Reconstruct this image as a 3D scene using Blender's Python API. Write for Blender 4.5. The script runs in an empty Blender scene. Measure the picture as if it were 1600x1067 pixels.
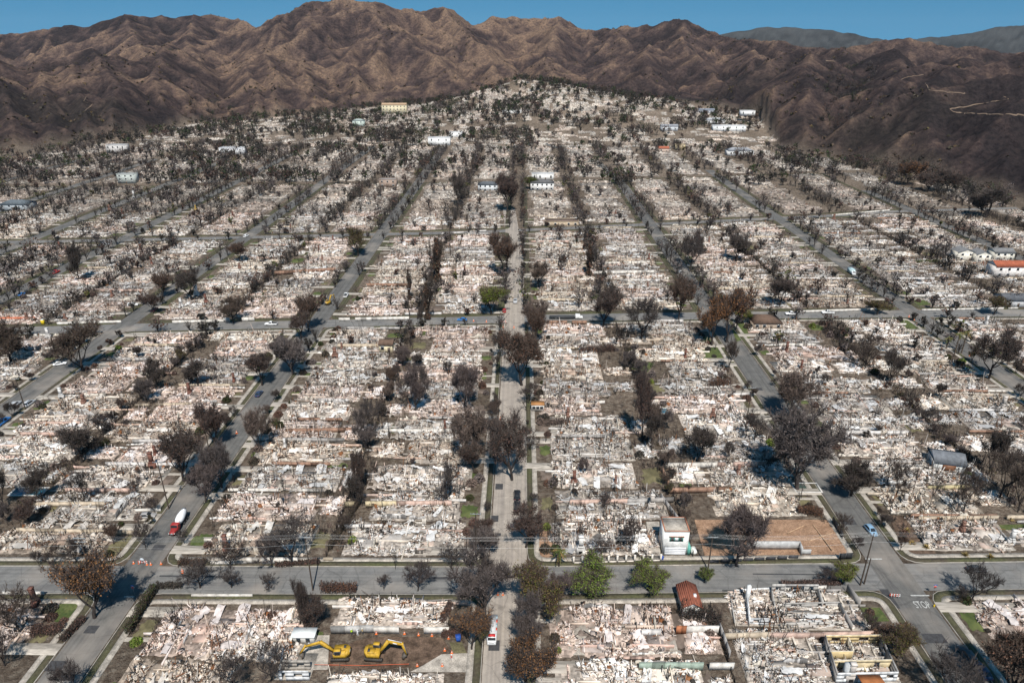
import bpy, math, random
import numpy as np
from mathutils import Vector

# ------------------------------------------------------------------ camera, sky, sun, exposure
USE_HAZE = True
SC = bpy.context.scene
COL = SC.collection
F, H, VX, VY = 1067.0, 120.0, 815.0, 62.0            # focal length in photo pixels, flying height, where the streets vanish
PIT = math.atan((533.5 - VY) / F)
YAW = math.atan((VX - 800) / math.hypot(F, 533.5 - VY))
cam_d = bpy.data.cameras.new('camera')
cam = bpy.data.objects.new('camera', cam_d)
COL.objects.link(cam)
cam.location = (0, 0, H)
cam.rotation_euler = (math.pi / 2 - PIT, 0, YAW)
cam_d.sensor_fit = 'HORIZONTAL'
cam_d.sensor_width = 36.0
cam_d.lens = 36.0 * F / 1600.0
cam_d.clip_start = 1.0
cam_d.clip_end = 40000.0
SC.camera = cam

SUN_EL = math.radians(55)
SHADOW_AZ = math.radians(-7.5)                        # shadows run away from the camera and a little to the left of the streets
world = bpy.data.worlds.new('World')
SC.world = world
world.use_nodes = True
wn = world.node_tree
bg = wn.nodes['Background']
sky = wn.nodes.new('ShaderNodeTexSky')
sky.sky_type = 'NISHITA'
sky.sun_disc = False
sky.sun_elevation = SUN_EL
sky.sun_rotation = math.pi + SHADOW_AZ
sky.altitude = 300
sky.air_density = 1.0
sky.dust_density = 0.0
sky.ozone_density = 1.2
tcw = wn.nodes.new('ShaderNodeTexCoord')               # clear dry air: even at the horizon the sky stays blue
mpw = wn.nodes.new('ShaderNodeMapping')
mpw.inputs['Location'].default_value = (0, 0, .28)
mpw.inputs['Scale'].default_value = (1, 1, .8)
wn.links.new(tcw.outputs['Generated'], mpw.inputs[0])
wn.links.new(mpw.outputs[0], sky.inputs[0])
tint = wn.nodes.new('ShaderNodeMix')                   # dry desert blue: a little less red than the model sky
tint.data_type, tint.blend_type = 'RGBA', 'MULTIPLY'
tint.inputs[0].default_value = 1.0
tint.inputs[7].default_value = (.44, .95, 1.0, 1)
wn.links.new(sky.outputs[0], tint.inputs[6])
wn.links.new(tint.outputs[2], bg.inputs[0])
bg.inputs[1].default_value = 0.074
sun_d = bpy.data.lights.new('sun', 'SUN')
sun_d.energy = 4.2
sun_d.angle = math.radians(0.53)
sun_d.color = (1.0, 0.95, 0.885)
sun = bpy.data.objects.new('sun', sun_d)
COL.objects.link(sun)
sv = Vector((math.sin(SHADOW_AZ) * math.cos(SUN_EL), math.cos(SHADOW_AZ) * math.cos(SUN_EL), -math.sin(SUN_EL)))
sun.rotation_euler = sv.to_track_quat('-Z', 'Y').to_euler()
SC.cycles.max_bounces = 4
SC.cycles.diffuse_bounces = 3
SC.cycles.glossy_bounces = 2
SC.cycles.volume_bounces = 0
SC.view_settings.view_transform = 'Standard'
SC.view_settings.look = 'None'
SC.view_settings.exposure = 0.56
SC.view_settings.gamma = 1.0
SC.view_settings.use_curve_mapping = False

# ------------------------------------------------------------------ survey helpers: photo pixel <-> ground
FW = np.array([-math.sin(YAW) * math.cos(PIT), math.cos(YAW) * math.cos(PIT), -math.sin(PIT)])
RT = np.array([math.cos(YAW), math.sin(YAW), 0.0])
UP = np.cross(RT, FW)


def ray(px, py):
    return FW + (px - 800) / F * RT + (533.5 - py) / F * UP


def G(px, py, z=0.0):
    d = ray(px, py)
    t = (H - z) / -d[2]
    return float(t * d[0]), float(t * d[1])


def PD(px, py, dist):
    d = ray(px, py)
    t = dist / d[1]
    return float(t * d[0]), dist, float(H + t * d[2])


def proj(x, y, z=0.0):
    v = np.array([x, y, z - H])
    w = v @ FW
    if w < 1:
        return (-9999, -9999, w)
    return (800 + F * (v @ RT) / w, 533.5 - F * (v @ UP) / w, w)


def height_at(px, ybase, ytop):
    x, y = G(px, ybase)
    d = ray(px, ytop)
    return float(H + d[2] * (y / d[1]))


rng = np.random.default_rng(7)
random.seed(7)


def vnoise(x, y, seed=0):
    """smooth value noise on arrays, about -1..1"""
    xi = np.floor(x).astype(np.int64)
    yi = np.floor(y).astype(np.int64)
    xf = x - xi
    yf = y - yi
    u = xf * xf * xf * (xf * (xf * 6 - 15) + 10)
    v = yf * yf * yf * (yf * (yf * 6 - 15) + 10)

    def h(a, b):
        n = (a * 374761393 + b * 668265263 + seed * 974711) & 0xffffffff
        n = ((n ^ (n >> 13)) * 1274126177) & 0xffffffff
        n = n ^ (n >> 16)
        return (n & 0xffff) / 32767.5 - 1.0
    a = h(xi, yi)
    b = h(xi + 1, yi)
    c = h(xi, yi + 1)
    d = h(xi + 1, yi + 1)
    return (a * (1 - u) + b * u) * (1 - v) + (c * (1 - u) + d * u) * v


def smooth(t):
    t = np.clip(t, 0, 1)
    return t * t * (3 - 2 * t)


# ------------------------------------------------------------------ mesh helpers
def mk_mesh(name, V, Q=None, T=None, col=None, mat=None, mats=None, midx=None, shade=False):
    V = np.asarray(V, dtype=np.float32).reshape(-1, 3)
    Q = np.zeros((0, 4), np.int32) if Q is None else np.asarray(Q, np.int32).reshape(-1, 4)
    T = np.zeros((0, 3), np.int32) if T is None else np.asarray(T, np.int32).reshape(-1, 3)
    me = bpy.data.meshes.new(name)
    me.vertices.add(len(V))
    me.vertices.foreach_set('co', V.ravel())
    loops = np.concatenate([Q.ravel(), T.ravel()])
    me.loops.add(len(loops))
    me.loops.foreach_set('vertex_index', loops)
    n = len(Q) + len(T)
    st = np.concatenate([np.arange(len(Q)) * 4, len(Q) * 4 + np.arange(len(T)) * 3]).astype(np.int32)
    me.polygons.add(n)
    me.polygons.foreach_set('loop_start', st)
    if midx is not None:
        me.polygons.foreach_set('material_index', np.asarray(midx, np.int32))
    if shade:
        me.polygons.foreach_set('use_smooth', np.ones(n, bool))
    me.update(calc_edges=True)
    if col is not None:
        col = np.asarray(col, np.float32)
        if col.ndim == 1:
            col = np.tile(col, (n, 1))
        dom = 'FACE' if len(col) == n else 'POINT'
        a = me.attributes.new('Col', 'FLOAT_COLOR', dom)
        a.data.foreach_set('color', np.hstack([col[:, :3], np.ones((len(col), 1), np.float32)]).ravel())
    for m in ([mat] if mat else (mats or [])):
        me.materials.append(m)
    return me


def obj(name, me, parent=None, loc=(0, 0, 0), rz=0.0, sc=None):
    o = bpy.data.objects.new(name, me)
    COL.objects.link(o)
    o.location = loc
    if rz:
        o.rotation_euler = (0, 0, rz)
    if sc is not None:
        o.scale = (sc, sc, sc) if np.isscalar(sc) else sc
    if parent is not None:
        o.parent = parent
    return o


def tag(o, label=None, cat=None, group=None, kind=None):
    if label:
        o['label'] = label
    if cat:
        o['category'] = cat
    if group:
        o['group'] = group
    if kind:
        o['kind'] = kind
    return o


def thing(name, label, cat, loc=(0, 0, 0), rz=0.0, group=None, sc=None):
    return tag(obj(name, None, None, loc, rz, sc), label, cat, group)


def copy_tree(o, parent=None):
    c = o.copy()
    COL.objects.link(c)
    c.parent = parent
    for ch in o.children:
        copy_tree(ch, c)
    return c


def eul(rx, ry, rz):
    rx, ry, rz = np.broadcast_arrays(*[np.asarray(a, float) for a in (rx, ry, rz)])
    cx, sx, cy, sy, cz, sz = np.cos(rx), np.sin(rx), np.cos(ry), np.sin(ry), np.cos(rz), np.sin(rz)
    R = np.empty(rx.shape + (3, 3))
    R[..., 0, 0] = cz * cy
    R[..., 0, 1] = cz * sy * sx - sz * cx
    R[..., 0, 2] = cz * sy * cx + sz * sx
    R[..., 1, 0] = sz * cy
    R[..., 1, 1] = sz * sy * sx + cz * cx
    R[..., 1, 2] = sz * sy * cx - cz * sx
    R[..., 2, 0] = -sy
    R[..., 2, 1] = cy * sx
    R[..., 2, 2] = cy * cx
    return R


UNIT = np.array([(-1, -1, -1), (1, -1, -1), (1, 1, -1), (-1, 1, -1), (-1, -1, 1), (1, -1, 1), (1, 1, 1), (-1, 1, 1)], float) * 0.5
BQ = np.array([(4, 5, 6, 7), (0, 1, 5, 4), (1, 2, 6, 5), (2, 3, 7, 6), (3, 0, 4, 7), (3, 2, 1, 0)])


class B:
    """collects quads and triangles with one colour per face"""

    def __init__(s):
        s.V, s.Q, s.T, s.qc, s.tc, s.n = [], [], [], [], [], 0

    def add(s, V, Q=None, c=(.5, .5, .5), T=None):
        V = np.asarray(V, float).reshape(-1, 3)
        c = np.asarray(c, float)
        if Q is not None and len(Q):
            Q = np.asarray(Q).reshape(-1, 4)
            s.Q.append(Q + s.n)
            s.qc.append(np.tile(c, (len(Q), 1)) if c.ndim == 1 else c)
        if T is not None and len(T):
            T = np.asarray(T).reshape(-1, 3)
            s.T.append(T + s.n)
            s.tc.append(np.tile(c, (len(T), 1)) if c.ndim == 1 else c)
        s.V.append(V)
        s.n += len(V)
        return s

    def boxes(s, C, S, R, c, bottom=False, jit=0.0, r=None):
        C = np.asarray(C, float).reshape(-1, 3)
        N = len(C)
        U = np.tile(UNIT, (N, 1, 1))
        if jit:
            U = U + (r or rng).uniform(-jit, jit, U.shape)
        V = np.einsum('nij,nkj->nki', np.broadcast_to(R, (N, 3, 3)), U * np.asarray(S, float).reshape(-1, 1, 3)) + C[:, None]
        q = BQ if bottom else BQ[:5]
        Q = (np.arange(N)[:, None, None] * 8 + q[None]).reshape(-1, 4)
        c = np.asarray(c, float)
        if c.ndim == 2:
            c = np.repeat(c, len(q), 0)
        return s.add(V.reshape(-1, 3), Q, c)

    def box(s, c, size, col=(.5, .5, .5), rz=0.0, rx=0.0, ry=0.0, bottom=True):
        return s.boxes([c], [size], eul([rx], [ry], [rz]), np.array(col, float), bottom)

    def tube(s, P, r, col=(.5, .5, .5), sides=6, cap=True):
        P = np.asarray(P, float)
        n = len(P)
        r = np.broadcast_to(np.asarray(r, float), (n,))
        d = np.gradient(P, axis=0)
        d /= np.linalg.norm(d, axis=1)[:, None] + 1e-9
        a = np.where(np.abs(d[:, 2:3]) > 0.9, np.array([[1., 0, 0]]), np.array([[0, 0, 1.]]))
        u = np.cross(d, a)
        u /= np.linalg.norm(u, axis=1)[:, None] + 1e-9
        w = np.cross(d, u)
        t = np.arange(sides) / sides * 2 * math.pi
        V = P[:, None] + r[:, None, None] * (np.cos(t)[None, :, None] * u[:, None] + np.sin(t)[None, :, None] * w[:, None])
        i = np.arange(n - 1)[:, None] * sides
        k = np.arange(sides)[None]
        k2 = (k + 1) % sides
        Q = np.stack([i + k, i + k2, i + k2 + sides, i + k + sides], -1).reshape(-1, 4)
        s.add(V.reshape(-1, 3), Q, col)
        if cap:
            for e, base in ((0, 0), (n - 1, (n - 1) * sides)):
                Vc = np.vstack([V[e], P[e][None]])
                T = [(sides, j, (j + 1) % sides) if e else (sides, (j + 1) % sides, j) for j in range(sides)]
                s.add(Vc, None, col, T)
        return s

    def prism(s, pts, a, b, col=(.5, .5, .5), axis='y'):
        """side outline pts (u,z) extruded from a to b along axis; pts convex-ish, fan-filled"""
        n = len(pts)
        if axis == 'y':
            V = [(u, a, z) for u, z in pts] + [(u, b, z) for u, z in pts]
        elif axis == 'x':
            V = [(a, u, z) for u, z in pts] + [(b, u, z) for u, z in pts]
        else:
            V = [(u, z, a) for u, z in pts] + [(u, z, b) for u, z in pts]
        Q = [(i, (i + 1) % n, n + (i + 1) % n, n + i) for i in range(n)]
        cx = np.mean(pts, 0)
        T = []
        V2 = list(V)
        if axis == 'y':
            V2 += [(cx[0], a, cx[1]), (cx[0], b, cx[1])]
        elif axis == 'x':
            V2 += [(a, cx[0], cx[1]), (b, cx[0], cx[1])]
        else:
            V2 += [(cx[0], cx[1], a), (cx[0], cx[1], b)]
        for i in range(n):
            T += [((i + 1) % n, i, 2 * n), (n + i, n + (i + 1) % n, 2 * n + 1)]
        s.add(V2, Q, col, T)
        return s

    def quad(s, pts, col=(.5, .5, .5)):
        return s.add(pts, [(0, 1, 2, 3)], col)

    def mesh(s, name, mat, shade=False):
        Q = np.concatenate(s.Q) if s.Q else None
        T = np.concatenate(s.T) if s.T else None
        c = np.concatenate(s.qc + s.tc)
        return mk_mesh(name, np.concatenate(s.V), Q, T, c, mat, shade=shade)

    def obj(s, name, mat, parent=None, **k):
        return obj(name, s.mesh(name, mat), parent, **k)


# ------------------------------------------------------------------ materials
def nt(name):
    m = bpy.data.materials.new(name)
    m.use_nodes = True
    t = m.node_tree
    return m, t, t.nodes['Principled BSDF']


def nd(t, typ, **kw):
    n = t.nodes.new(typ)
    for k, v in kw.items():
        if k in ('inputs',):
            for a, b in v.items():
                n.inputs[a].default_value = b
        else:
            setattr(n, k, v)
    return n


def noise_node(t, scale, detail=4, rough=.6, coord='Object', vec=None):
    tc = nd(t, 'ShaderNodeTexCoord')
    n = nd(t, 'ShaderNodeTexNoise')
    n.inputs['Scale'].default_value = scale
    n.inputs['Detail'].default_value = detail
    n.inputs['Roughness'].default_value = rough
    t.links.new(tc.outputs[coord], n.inputs['Vector'])
    return n


def ramp(t, src, stops, interp='LINEAR'):
    r = nd(t, 'ShaderNodeValToRGB')
    r.color_ramp.interpolation = interp
    el = r.color_ramp.elements
    while len(el) < len(stops):
        el.new(0.5)
    for e, (p, c) in zip(el, stops):
        e.position = p
        e.color = (*c, 1) if len(c) == 3 else c
    t.links.new(src, r.inputs[0])
    return r


def mix(t, a, b, fac, mode='MIX'):
    m = nd(t, 'ShaderNodeMix', data_type='RGBA', blend_type=mode)
    for s, v in ((0, fac), (6, a), (7, b)):
        if hasattr(v, 'links'):
            t.links.new(v, m.inputs[s])
        else:
            m.inputs[s].default_value = v if s == 0 else ((*v, 1) if len(v) == 3 else v)
    return m.outputs[2]


def mat_col(name, rough=.8, nscale=2.0, lo=.75, hi=1.15, tints=None, spec=.3, metal=0.0, bump=0.0):
    """colour of each face (attribute Col) times weathering noise times a tint of the whole object"""
    m, t, p = nt(name)
    at = nd(t, 'ShaderNodeAttribute', attribute_name='Col')
    c = at.outputs['Color']
    if nscale:
        n = noise_node(t, nscale)
        r = ramp(t, n.outputs['Fac'], [(.3, (lo, lo, lo)), (.7, (hi, hi, hi))])
        c = mix(t, c, r.outputs[0], 1.0, 'MULTIPLY')
        if bump:
            b = nd(t, 'ShaderNodeBump')
            b.inputs['Strength'].default_value = bump
            t.links.new(n.outputs['Fac'], b.inputs['Height'])
            t.links.new(b.outputs[0], p.inputs['Normal'])
    if tints == 'object':
        oi = nd(t, 'ShaderNodeObjectInfo')
        c = mix(t, c, oi.outputs['Color'], 1.0, 'MULTIPLY')
    elif tints:
        oi = nd(t, 'ShaderNodeObjectInfo')
        st = [(i / len(tints), v) for i, v in enumerate(tints)]
        r2 = ramp(t, oi.outputs['Random'], st, 'CONSTANT')
        c = mix(t, c, r2.outputs[0], 1.0, 'MULTIPLY')
    t.links.new(c, p.inputs['Base Color'])
    p.inputs['Roughness'].default_value = rough
    p.inputs['Specular IOR Level'].default_value = spec
    p.inputs['Metallic'].default_value = metal
    return m


def mat_flat(name, c, rough=.7, var=.25, nscale=1.0, spec=.3, metal=0.0, coord='Object', c2=None, nscale2=None):
    m, t, p = nt(name)
    n = noise_node(t, nscale, 6, .65, coord)
    a = tuple(v * (1 - var) for v in c)
    b = c2 or tuple(min(1, v * (1 + var)) for v in c)
    r = ramp(t, n.outputs['Fac'], [(.35, a), (.65, b)])
    o = r.outputs[0]
    if nscale2:
        n2 = noise_node(t, nscale2, 3, .6, coord)
        r2 = ramp(t, n2.outputs['Fac'], [(.35, (.72, .72, .72)), (.65, (1.2, 1.2, 1.2))])
        o = mix(t, o, r2.outputs[0], 1.0, 'MULTIPLY')
    t.links.new(o, p.inputs['Base Color'])
    p.inputs['Roughness'].default_value = rough
    p.inputs['Specular IOR Level'].default_value = spec
    p.inputs['Metallic'].default_value = metal
    return m


M_RUB = mat_col('rubble', .9, .55, .62, 1.2, tints='object', spec=.15)
M_RUBFAR = mat_col('far_rubble', .9, .02, .75, 1.15, spec=.15)
M_PAINT = mat_col('painted', .6, .8, .85, 1.08)
M_CAR = mat_col('car_paint', .28, 3, .95, 1.03, spec=.5)
M_MASON = mat_col('masonry', .9, .9, .68, 1.15, spec=.15)
M_BARK = mat_col('bark', .95, 1.5, .6, 1.3, spec=.1)
M_LEAF = mat_col('leaf', .8, .5, .75, 1.25, tints=[(1, 1, 1), (.85, .85, .85), (1.1, 1.0, .9), (.95, .9, .9)], spec=.15)
M_GLASS = mat_flat('dark_glass', (.02, .025, .03), .08, .1, 1, .5)
M_RUBBER = mat_flat('rubber', (.015, .015, .015), .8)
M_STEEL = mat_flat('steel', (.35, .35, .36), .4, .2, 2, .5, .6)


def text_mesh(txt, size, mat):
    """flat lettering as a mesh"""
    cu = bpy.data.curves.new('lettering', 'FONT')
    cu.body = txt
    cu.size = size
    cu.align_x = cu.align_y = 'CENTER'
    o = bpy.data.objects.new('lettering', cu)
    COL.objects.link(o)
    bpy.context.view_layer.update()
    me = bpy.data.meshes.new_from_object(o.evaluated_get(bpy.context.evaluated_depsgraph_get()))
    bpy.data.objects.remove(o)
    me.materials.clear()
    me.materials.append(mat)
    return me


M_MARK = mat_flat('road_paint', (.38, .38, .36), .8, .3, 2)
STOP_TXT = text_mesh('STOP', 1.0, M_MARK)

# ------------------------------------------------------------------ terrain
EDGE_PX = [(-200, 700), (0, 800), (100, 860), (200, 920), (300, 1090), (400, 1150), (560, 1260), (700, 1330), (850, 1330), (960, 1260), (1080, 1160), (1180, 1080), (1225, 830), (1300, 770), (1400, 700), (1500, 630), (1600, 560), (1750, 480)]
EDGE_Q = np.array([PD(p, 200, 1000)[0] / 1000 for p, _ in EDGE_PX])
EDGE_D = np.array([d for _, d in EDGE_PX], float)


def edge(x, y):
    return np.interp(np.asarray(x) / np.maximum(np.asarray(y), 1.0), EDGE_Q, EDGE_D)


RIDGES = [
    (.50, [(400, 40, 3000), (440, 18, 2800), (480, 10, 2700), (545, 0, 2600), (580, 3, 2600), (630, 18, 2650), (690, 12, 2700), (740, 37, 2850), (800, 28, 3000), (875, 27, 3000), (900, 40, 2950), (955, 47, 2850), (1010, 42, 2750), (1070, 37, 2650), (1110, 50, 2600), (1150, 63, 2500), (1200, 65, 2400), (1300, 72, 2300), (1400, 70, 2300), (1500, 75, 2300), (1600, 80, 2300), (1750, 80, 2300)]),
    (.5, [(-150, 75, 3400), (0, 60, 3400), (60, 53, 3400), (110, 42, 3400), (195, 25, 3300), (235, 32, 3300), (305, 24, 3300), (365, 36, 3300), (400, 40, 3100)]),
    (.35, [(1050, 70, 6500), (1160, 48, 6500), (1200, 42, 6500), (1240, 43, 6500), (1300, 47, 6500), (1360, 58, 6400), (1400, 66, 6300), (1440, 60, 6000), (1520, 52, 6000), (1560, 42, 6000), (1600, 40, 6000), (1750, 30, 6000)]),
    (.5, [(545, 0, 2600), (600, 38, 2300), (660, 72, 2000), (700, 105, 1750), (730, 135, 1560)]),
    (.5, [(480, 10, 2700), (500, 55, 2350), (520, 90, 2050), (560, 120, 1750), (560, 150, 1500)]),
    (.5, [(440, 18, 2800), (425, 70, 2350), (400, 115, 1950), (385, 150, 1650), (380, 172, 1450)]),
    (.5, [(690, 12, 2700), (725, 55, 2350), (765, 88, 2000), (800, 112, 1750)]),
    (.5, [(875, 27, 3000), (865, 65, 2500), (850, 100, 2050), (870, 120, 1800)]),
    (.5, [(955, 47, 2850), (985, 78, 2400), (1020, 105, 2000), (1010, 125, 1700)]),
    (.5, [(1070, 37, 2650), (1065, 68, 2300), (1090, 98, 1950), (1135, 128, 1600), (1190, 165, 1350), (1230, 200, 1130)]),
    (.5, [(1150, 63, 2500), (1205, 92, 2100), (1235, 120, 1750), (1265, 155, 1450)]),
    (.5, [(1300, 72, 2300), (1330, 95, 1900), (1310, 120, 1600)]),
    (.5, [(195, 25, 3300), (215, 70, 2600), (240, 105, 2000), (290, 145, 1600), (325, 185, 1300)]),
    (.5, [(305, 24, 3300), (290, 70, 2600), (320, 110, 2050)]),
    (.5, [(-120, 120, 1900), (0, 116, 1900), (50, 112, 1850), (100, 106, 1800), (190, 95, 1800), (235, 112, 1650), (260, 150, 1400), (270, 190, 1180)]),
    (.5, [(100, 106, 1800), (130, 140, 1450), (110, 180, 1180), (120, 215, 1000)]),
    (.5, [(0, 116, 1900), (20, 150, 1400), (10, 190, 1100), (20, 230, 900)]),
    (.45, [(560, 148, 1500), (610, 138, 1500), (660, 132, 1550), (720, 132, 1500), (850, 132, 1550), (930, 124, 1550), (1000, 128, 1500), (1060, 140, 1400), (1100, 155, 1280), (1150, 165, 1180), (1185, 185, 1050), (1215, 215, 920)]),
    (.5, [(1720, 85, 1500), (1600, 92, 1500), (1500, 105, 1400), (1430, 110, 1350), (1400, 125, 1250), (1365, 168, 1060), (1335, 215, 900)]),
    (.5, [(1720, 125, 1100), (1600, 132, 1100), (1520, 140, 1060), (1450, 165, 970), (1400, 205, 860)]),
    (.5, [(1720, 160, 900), (1600, 168, 900), (1560, 195, 830), (1510, 235, 740)]),
    (.5, [(1720, 220, 720), (1640, 240, 690), (1590, 275, 650)]),
]
SEGS = []
CLOSE = .55


def add_line(pts, slope):
    for a, b in zip(pts[:-1], pts[1:]):
        SEGS.append((a, b, slope))


rr = random.Random(11)
for k, (sl, nodes) in enumerate(RIDGES):
    P = []
    for n_ in nodes:
        e_ = float(np.interp(n_[0], [v for v, _ in EDGE_PX], [v for _, v in EDGE_PX]))
        P.append(np.array(PD(n_[0], n_[1], n_[2] if k == 2 else e_ + (n_[2] - e_) * CLOSE)))
    for p in P:
        p[2] = max(p[2], 4)
    add_line(P, sl * (1 if k == 2 else 1.3))
    if k == 2:
        continue
    for a, b in zip(P[:-1], P[1:]):                   # side spurs that run down from every ridge, with branches of their own
        L = np.linalg.norm((b - a)[:2])
        n = max(1, int(L / 95))
        for i in range(n):
            t = (i + rr.random()) / n
            s = a + (b - a) * t
            d = (b - a)[:2] / (L + 1e-6)
            nrm = np.array([-d[1], d[0]])
            for sg in (-1, 1):
                if rr.random() < .25:
                    continue
                drn = nrm * sg + d * rr.uniform(-.6, .6)
                drn /= np.linalg.norm(drn)
                ln = rr.uniform(110, 320) * min(1.3, max(.4, s[2] / 110))
                pts = [s - np.array([0, 0, 2.0])]
                m = 4
                for j in range(1, m + 1):
                    drn = drn + nrm * 0 + np.array([rr.uniform(-.3, .3), rr.uniform(-.3, .3)])
                    drn /= np.linalg.norm(drn)
                    q = pts[-1].copy()
                    q[:2] += drn * ln / m
                    q[2] = max(2.0, s[2] - (s[2] * .75) * (j / m) ** .9 * min(1, ln / (s[2] * 2.4)))
                    if rr.random() < .5:
                        sd = np.array([-drn[1], drn[0]]) * rr.choice((-1, 1)) + drn * .5
                        e = q.copy()
                        e[:2] += sd * rr.uniform(28, 65)
                        e[2] = max(1, e[2] - rr.uniform(14, 32))
                        SEGS.append((q, e, .8))
                    pts.append(q)
                add_line(pts, .75)

# foothill spurs that run down to the edge of the town
pxs, pds = [v for v, _ in EDGE_PX], [v for _, v in EDGE_PX]
pq_ = -180.0
while pq_ < 1760:
    pq_ += rr.uniform(34, 74)
    if 600 < pq_ < 1120 and rr.random() < .35:
        continue
    e_ = float(np.interp(pq_, pxs, pds))
    k_ = rr.uniform(.65, 1.3)
    pts, xo = [], 0.0
    for dd, zz in ((6, 1), (50, 14), (110, 27), (190, 40), (290, 54), (400, 68), (520, 84)):
        xo += rr.uniform(-18, 18)
        x0_, y0_, _z = PD(pq_, 200, e_ + dd)
        q = np.array([x0_ + xo, y0_, zz * k_])
        if pts:
            for sg in (-1, 1):
                if rr.random() < .7:
                    f_ = rr.random()
                    a_ = pts[-1] * (1 - f_) + q * f_
                    L_ = rr.uniform(25, 70) * (.5 + zz / 70)
                    e2 = a_ + np.array([sg * L_, -L_ * rr.uniform(.2, 1.0), 0])
                    e2[2] = max(0, a_[2] - L_ * rr.uniform(.22, .42))
                    SEGS.append((a_, e2, .7))
        pts.append(q)
    add_line(pts, .62)

ys = np.concatenate([np.arange(20, 600, 8.0), np.arange(600, 2300, 5.6), np.arange(2300, 3500, 14.0), np.arange(3500, 8001, 70.0)])
NX = 540
sx = np.linspace(-1, 1, NX)
X = sx[None, :] * (260 + .86 * ys[:, None])
Y = np.repeat(ys[:, None], NX, 1)
past = Y - edge(X, Y)
floor_z = np.clip(past, 0, None) * .05
floor_z = np.minimum(floor_z, 34)
hz = np.full(X.shape, -50.0)
for a, b, sl in SEGS:
    R_ = max(a[2], b[2]) / sl + 30
    j0, j1 = np.searchsorted(ys, [min(a[1], b[1]) - R_, max(a[1], b[1]) + R_])
    if j1 <= j0:
        continue
    w = 260 + .86 * ys[j0:j1]
    lo = (min(a[0], b[0]) - R_) / w
    hi = (max(a[0], b[0]) + R_) / w
    i0, i1 = np.searchsorted(sx, [lo.min(), hi.max()])
    if i1 <= i0:
        continue
    xs_, ys_ = X[j0:j1, i0:i1], Y[j0:j1, i0:i1]
    dx, dy = b[0] - a[0], b[1] - a[1]
    t = np.clip(((xs_ - a[0]) * dx + (ys_ - a[1]) * dy) / (dx * dx + dy * dy + 1e-6), 0, 1)
    D = np.hypot(xs_ - a[0] - t * dx, ys_ - a[1] - t * dy)
    z = a[2] + (b[2] - a[2]) * t - sl * D
    np.maximum(hz[j0:j1, i0:i1], z, out=hz[j0:j1, i0:i1])
wx = X + 28 * vnoise(X / 120, Y / 120, 3)
wy = Y + 28 * vnoise(X / 120, Y / 120, 4)
rid = lambda s, k: 1 - 2 * np.abs(vnoise(wx / s, wy / s, k))
far_fade = np.clip((8000 - Y) / 3000, .3, 1)
rel = smooth((hz - floor_z) / 30)
nz = (rid(130, 5) * 10 + rid(52, 6) * 3.8 + rid(22, 7) * 2.3) * far_fade
hills = np.maximum(floor_z, 0) + np.maximum(hz - floor_z, 0)
hills = hills + nz * (.35 + .65 * rel)
Z = np.where(past > 0, hills * smooth(past / 60), 0.0)
knoll = 24 * np.exp(-((X + 5) / 120) ** 2 - ((Y - 1255) / 170) ** 2) + 16 * np.exp(-((X + 40) / 300) ** 2 - ((Y - 1230) / 200) ** 2)
shoulder = 24 * np.exp(-((X - 230) / 190) ** 2 - ((Y - 1170) / 170) ** 2)
KN = np.where(Y > 700, (knoll + shoulder) * (1 + .3 * vnoise(X / 70, Y / 70, 91)) * smooth((Y - 780) / 250), 0)
Z = np.maximum(Z, KN) + np.minimum(Z, KN) * .15
Z = np.maximum(Z, 0)
Z[Y < 620] = np.where(past[Y < 620] > 0, Z[Y < 620], 0)


def zt(x, y):
    """terrain height under a point"""
    x, y = np.asarray(x, float), np.asarray(y, float)
    j = np.clip(np.searchsorted(ys, y) - 1, 0, len(ys) - 2)
    f = np.clip((y - ys[j]) / (ys[j + 1] - ys[j]), 0, 1)

    def row(jj):
        u = (x / (260 + .86 * ys[jj]) + 1) / 2 * (NX - 1)
        i = np.clip(u.astype(int), 0, NX - 2)
        g = np.clip(u - i, 0, 1)
        return Z[jj, i] * (1 - g) + Z[jj, i + 1] * g
    return row(j) * (1 - f) + row(j + 1) * f


# soil colours of the burnt slopes: tan where ridges have eroded, charred elsewhere, darker to the right; distance haze is put into the far grey
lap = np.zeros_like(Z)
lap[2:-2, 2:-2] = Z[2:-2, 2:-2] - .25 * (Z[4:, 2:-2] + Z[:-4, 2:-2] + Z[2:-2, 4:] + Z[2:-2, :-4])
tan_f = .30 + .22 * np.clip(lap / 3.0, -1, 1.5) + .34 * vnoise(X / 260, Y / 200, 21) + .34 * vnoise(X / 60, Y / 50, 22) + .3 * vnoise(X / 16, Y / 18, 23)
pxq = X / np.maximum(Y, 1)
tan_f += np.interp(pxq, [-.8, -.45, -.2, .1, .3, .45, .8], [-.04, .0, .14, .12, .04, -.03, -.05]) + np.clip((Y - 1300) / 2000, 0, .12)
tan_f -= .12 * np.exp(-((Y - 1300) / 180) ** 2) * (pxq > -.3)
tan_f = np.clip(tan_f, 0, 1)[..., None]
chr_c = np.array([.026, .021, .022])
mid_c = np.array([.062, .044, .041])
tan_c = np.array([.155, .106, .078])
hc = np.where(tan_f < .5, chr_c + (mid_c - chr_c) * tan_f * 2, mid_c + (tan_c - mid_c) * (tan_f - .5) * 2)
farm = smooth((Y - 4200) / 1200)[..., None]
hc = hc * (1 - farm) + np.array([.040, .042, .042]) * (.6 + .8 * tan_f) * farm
grn = np.clip((vnoise(X / 120, Y / 90, 31) - .25) * 2, 0, 1)[..., None] * np.clip((1500 - Y) / 500, 0, 1)[..., None]
hc = hc * (1 - .12 * grn) + np.array([.06, .055, .035]) * .12 * grn
town_w = smooth(1 - past / 60)[..., None]
V = np.stack([X, Y, Z], -1).reshape(-1, 3)
ny = len(ys)
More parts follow.
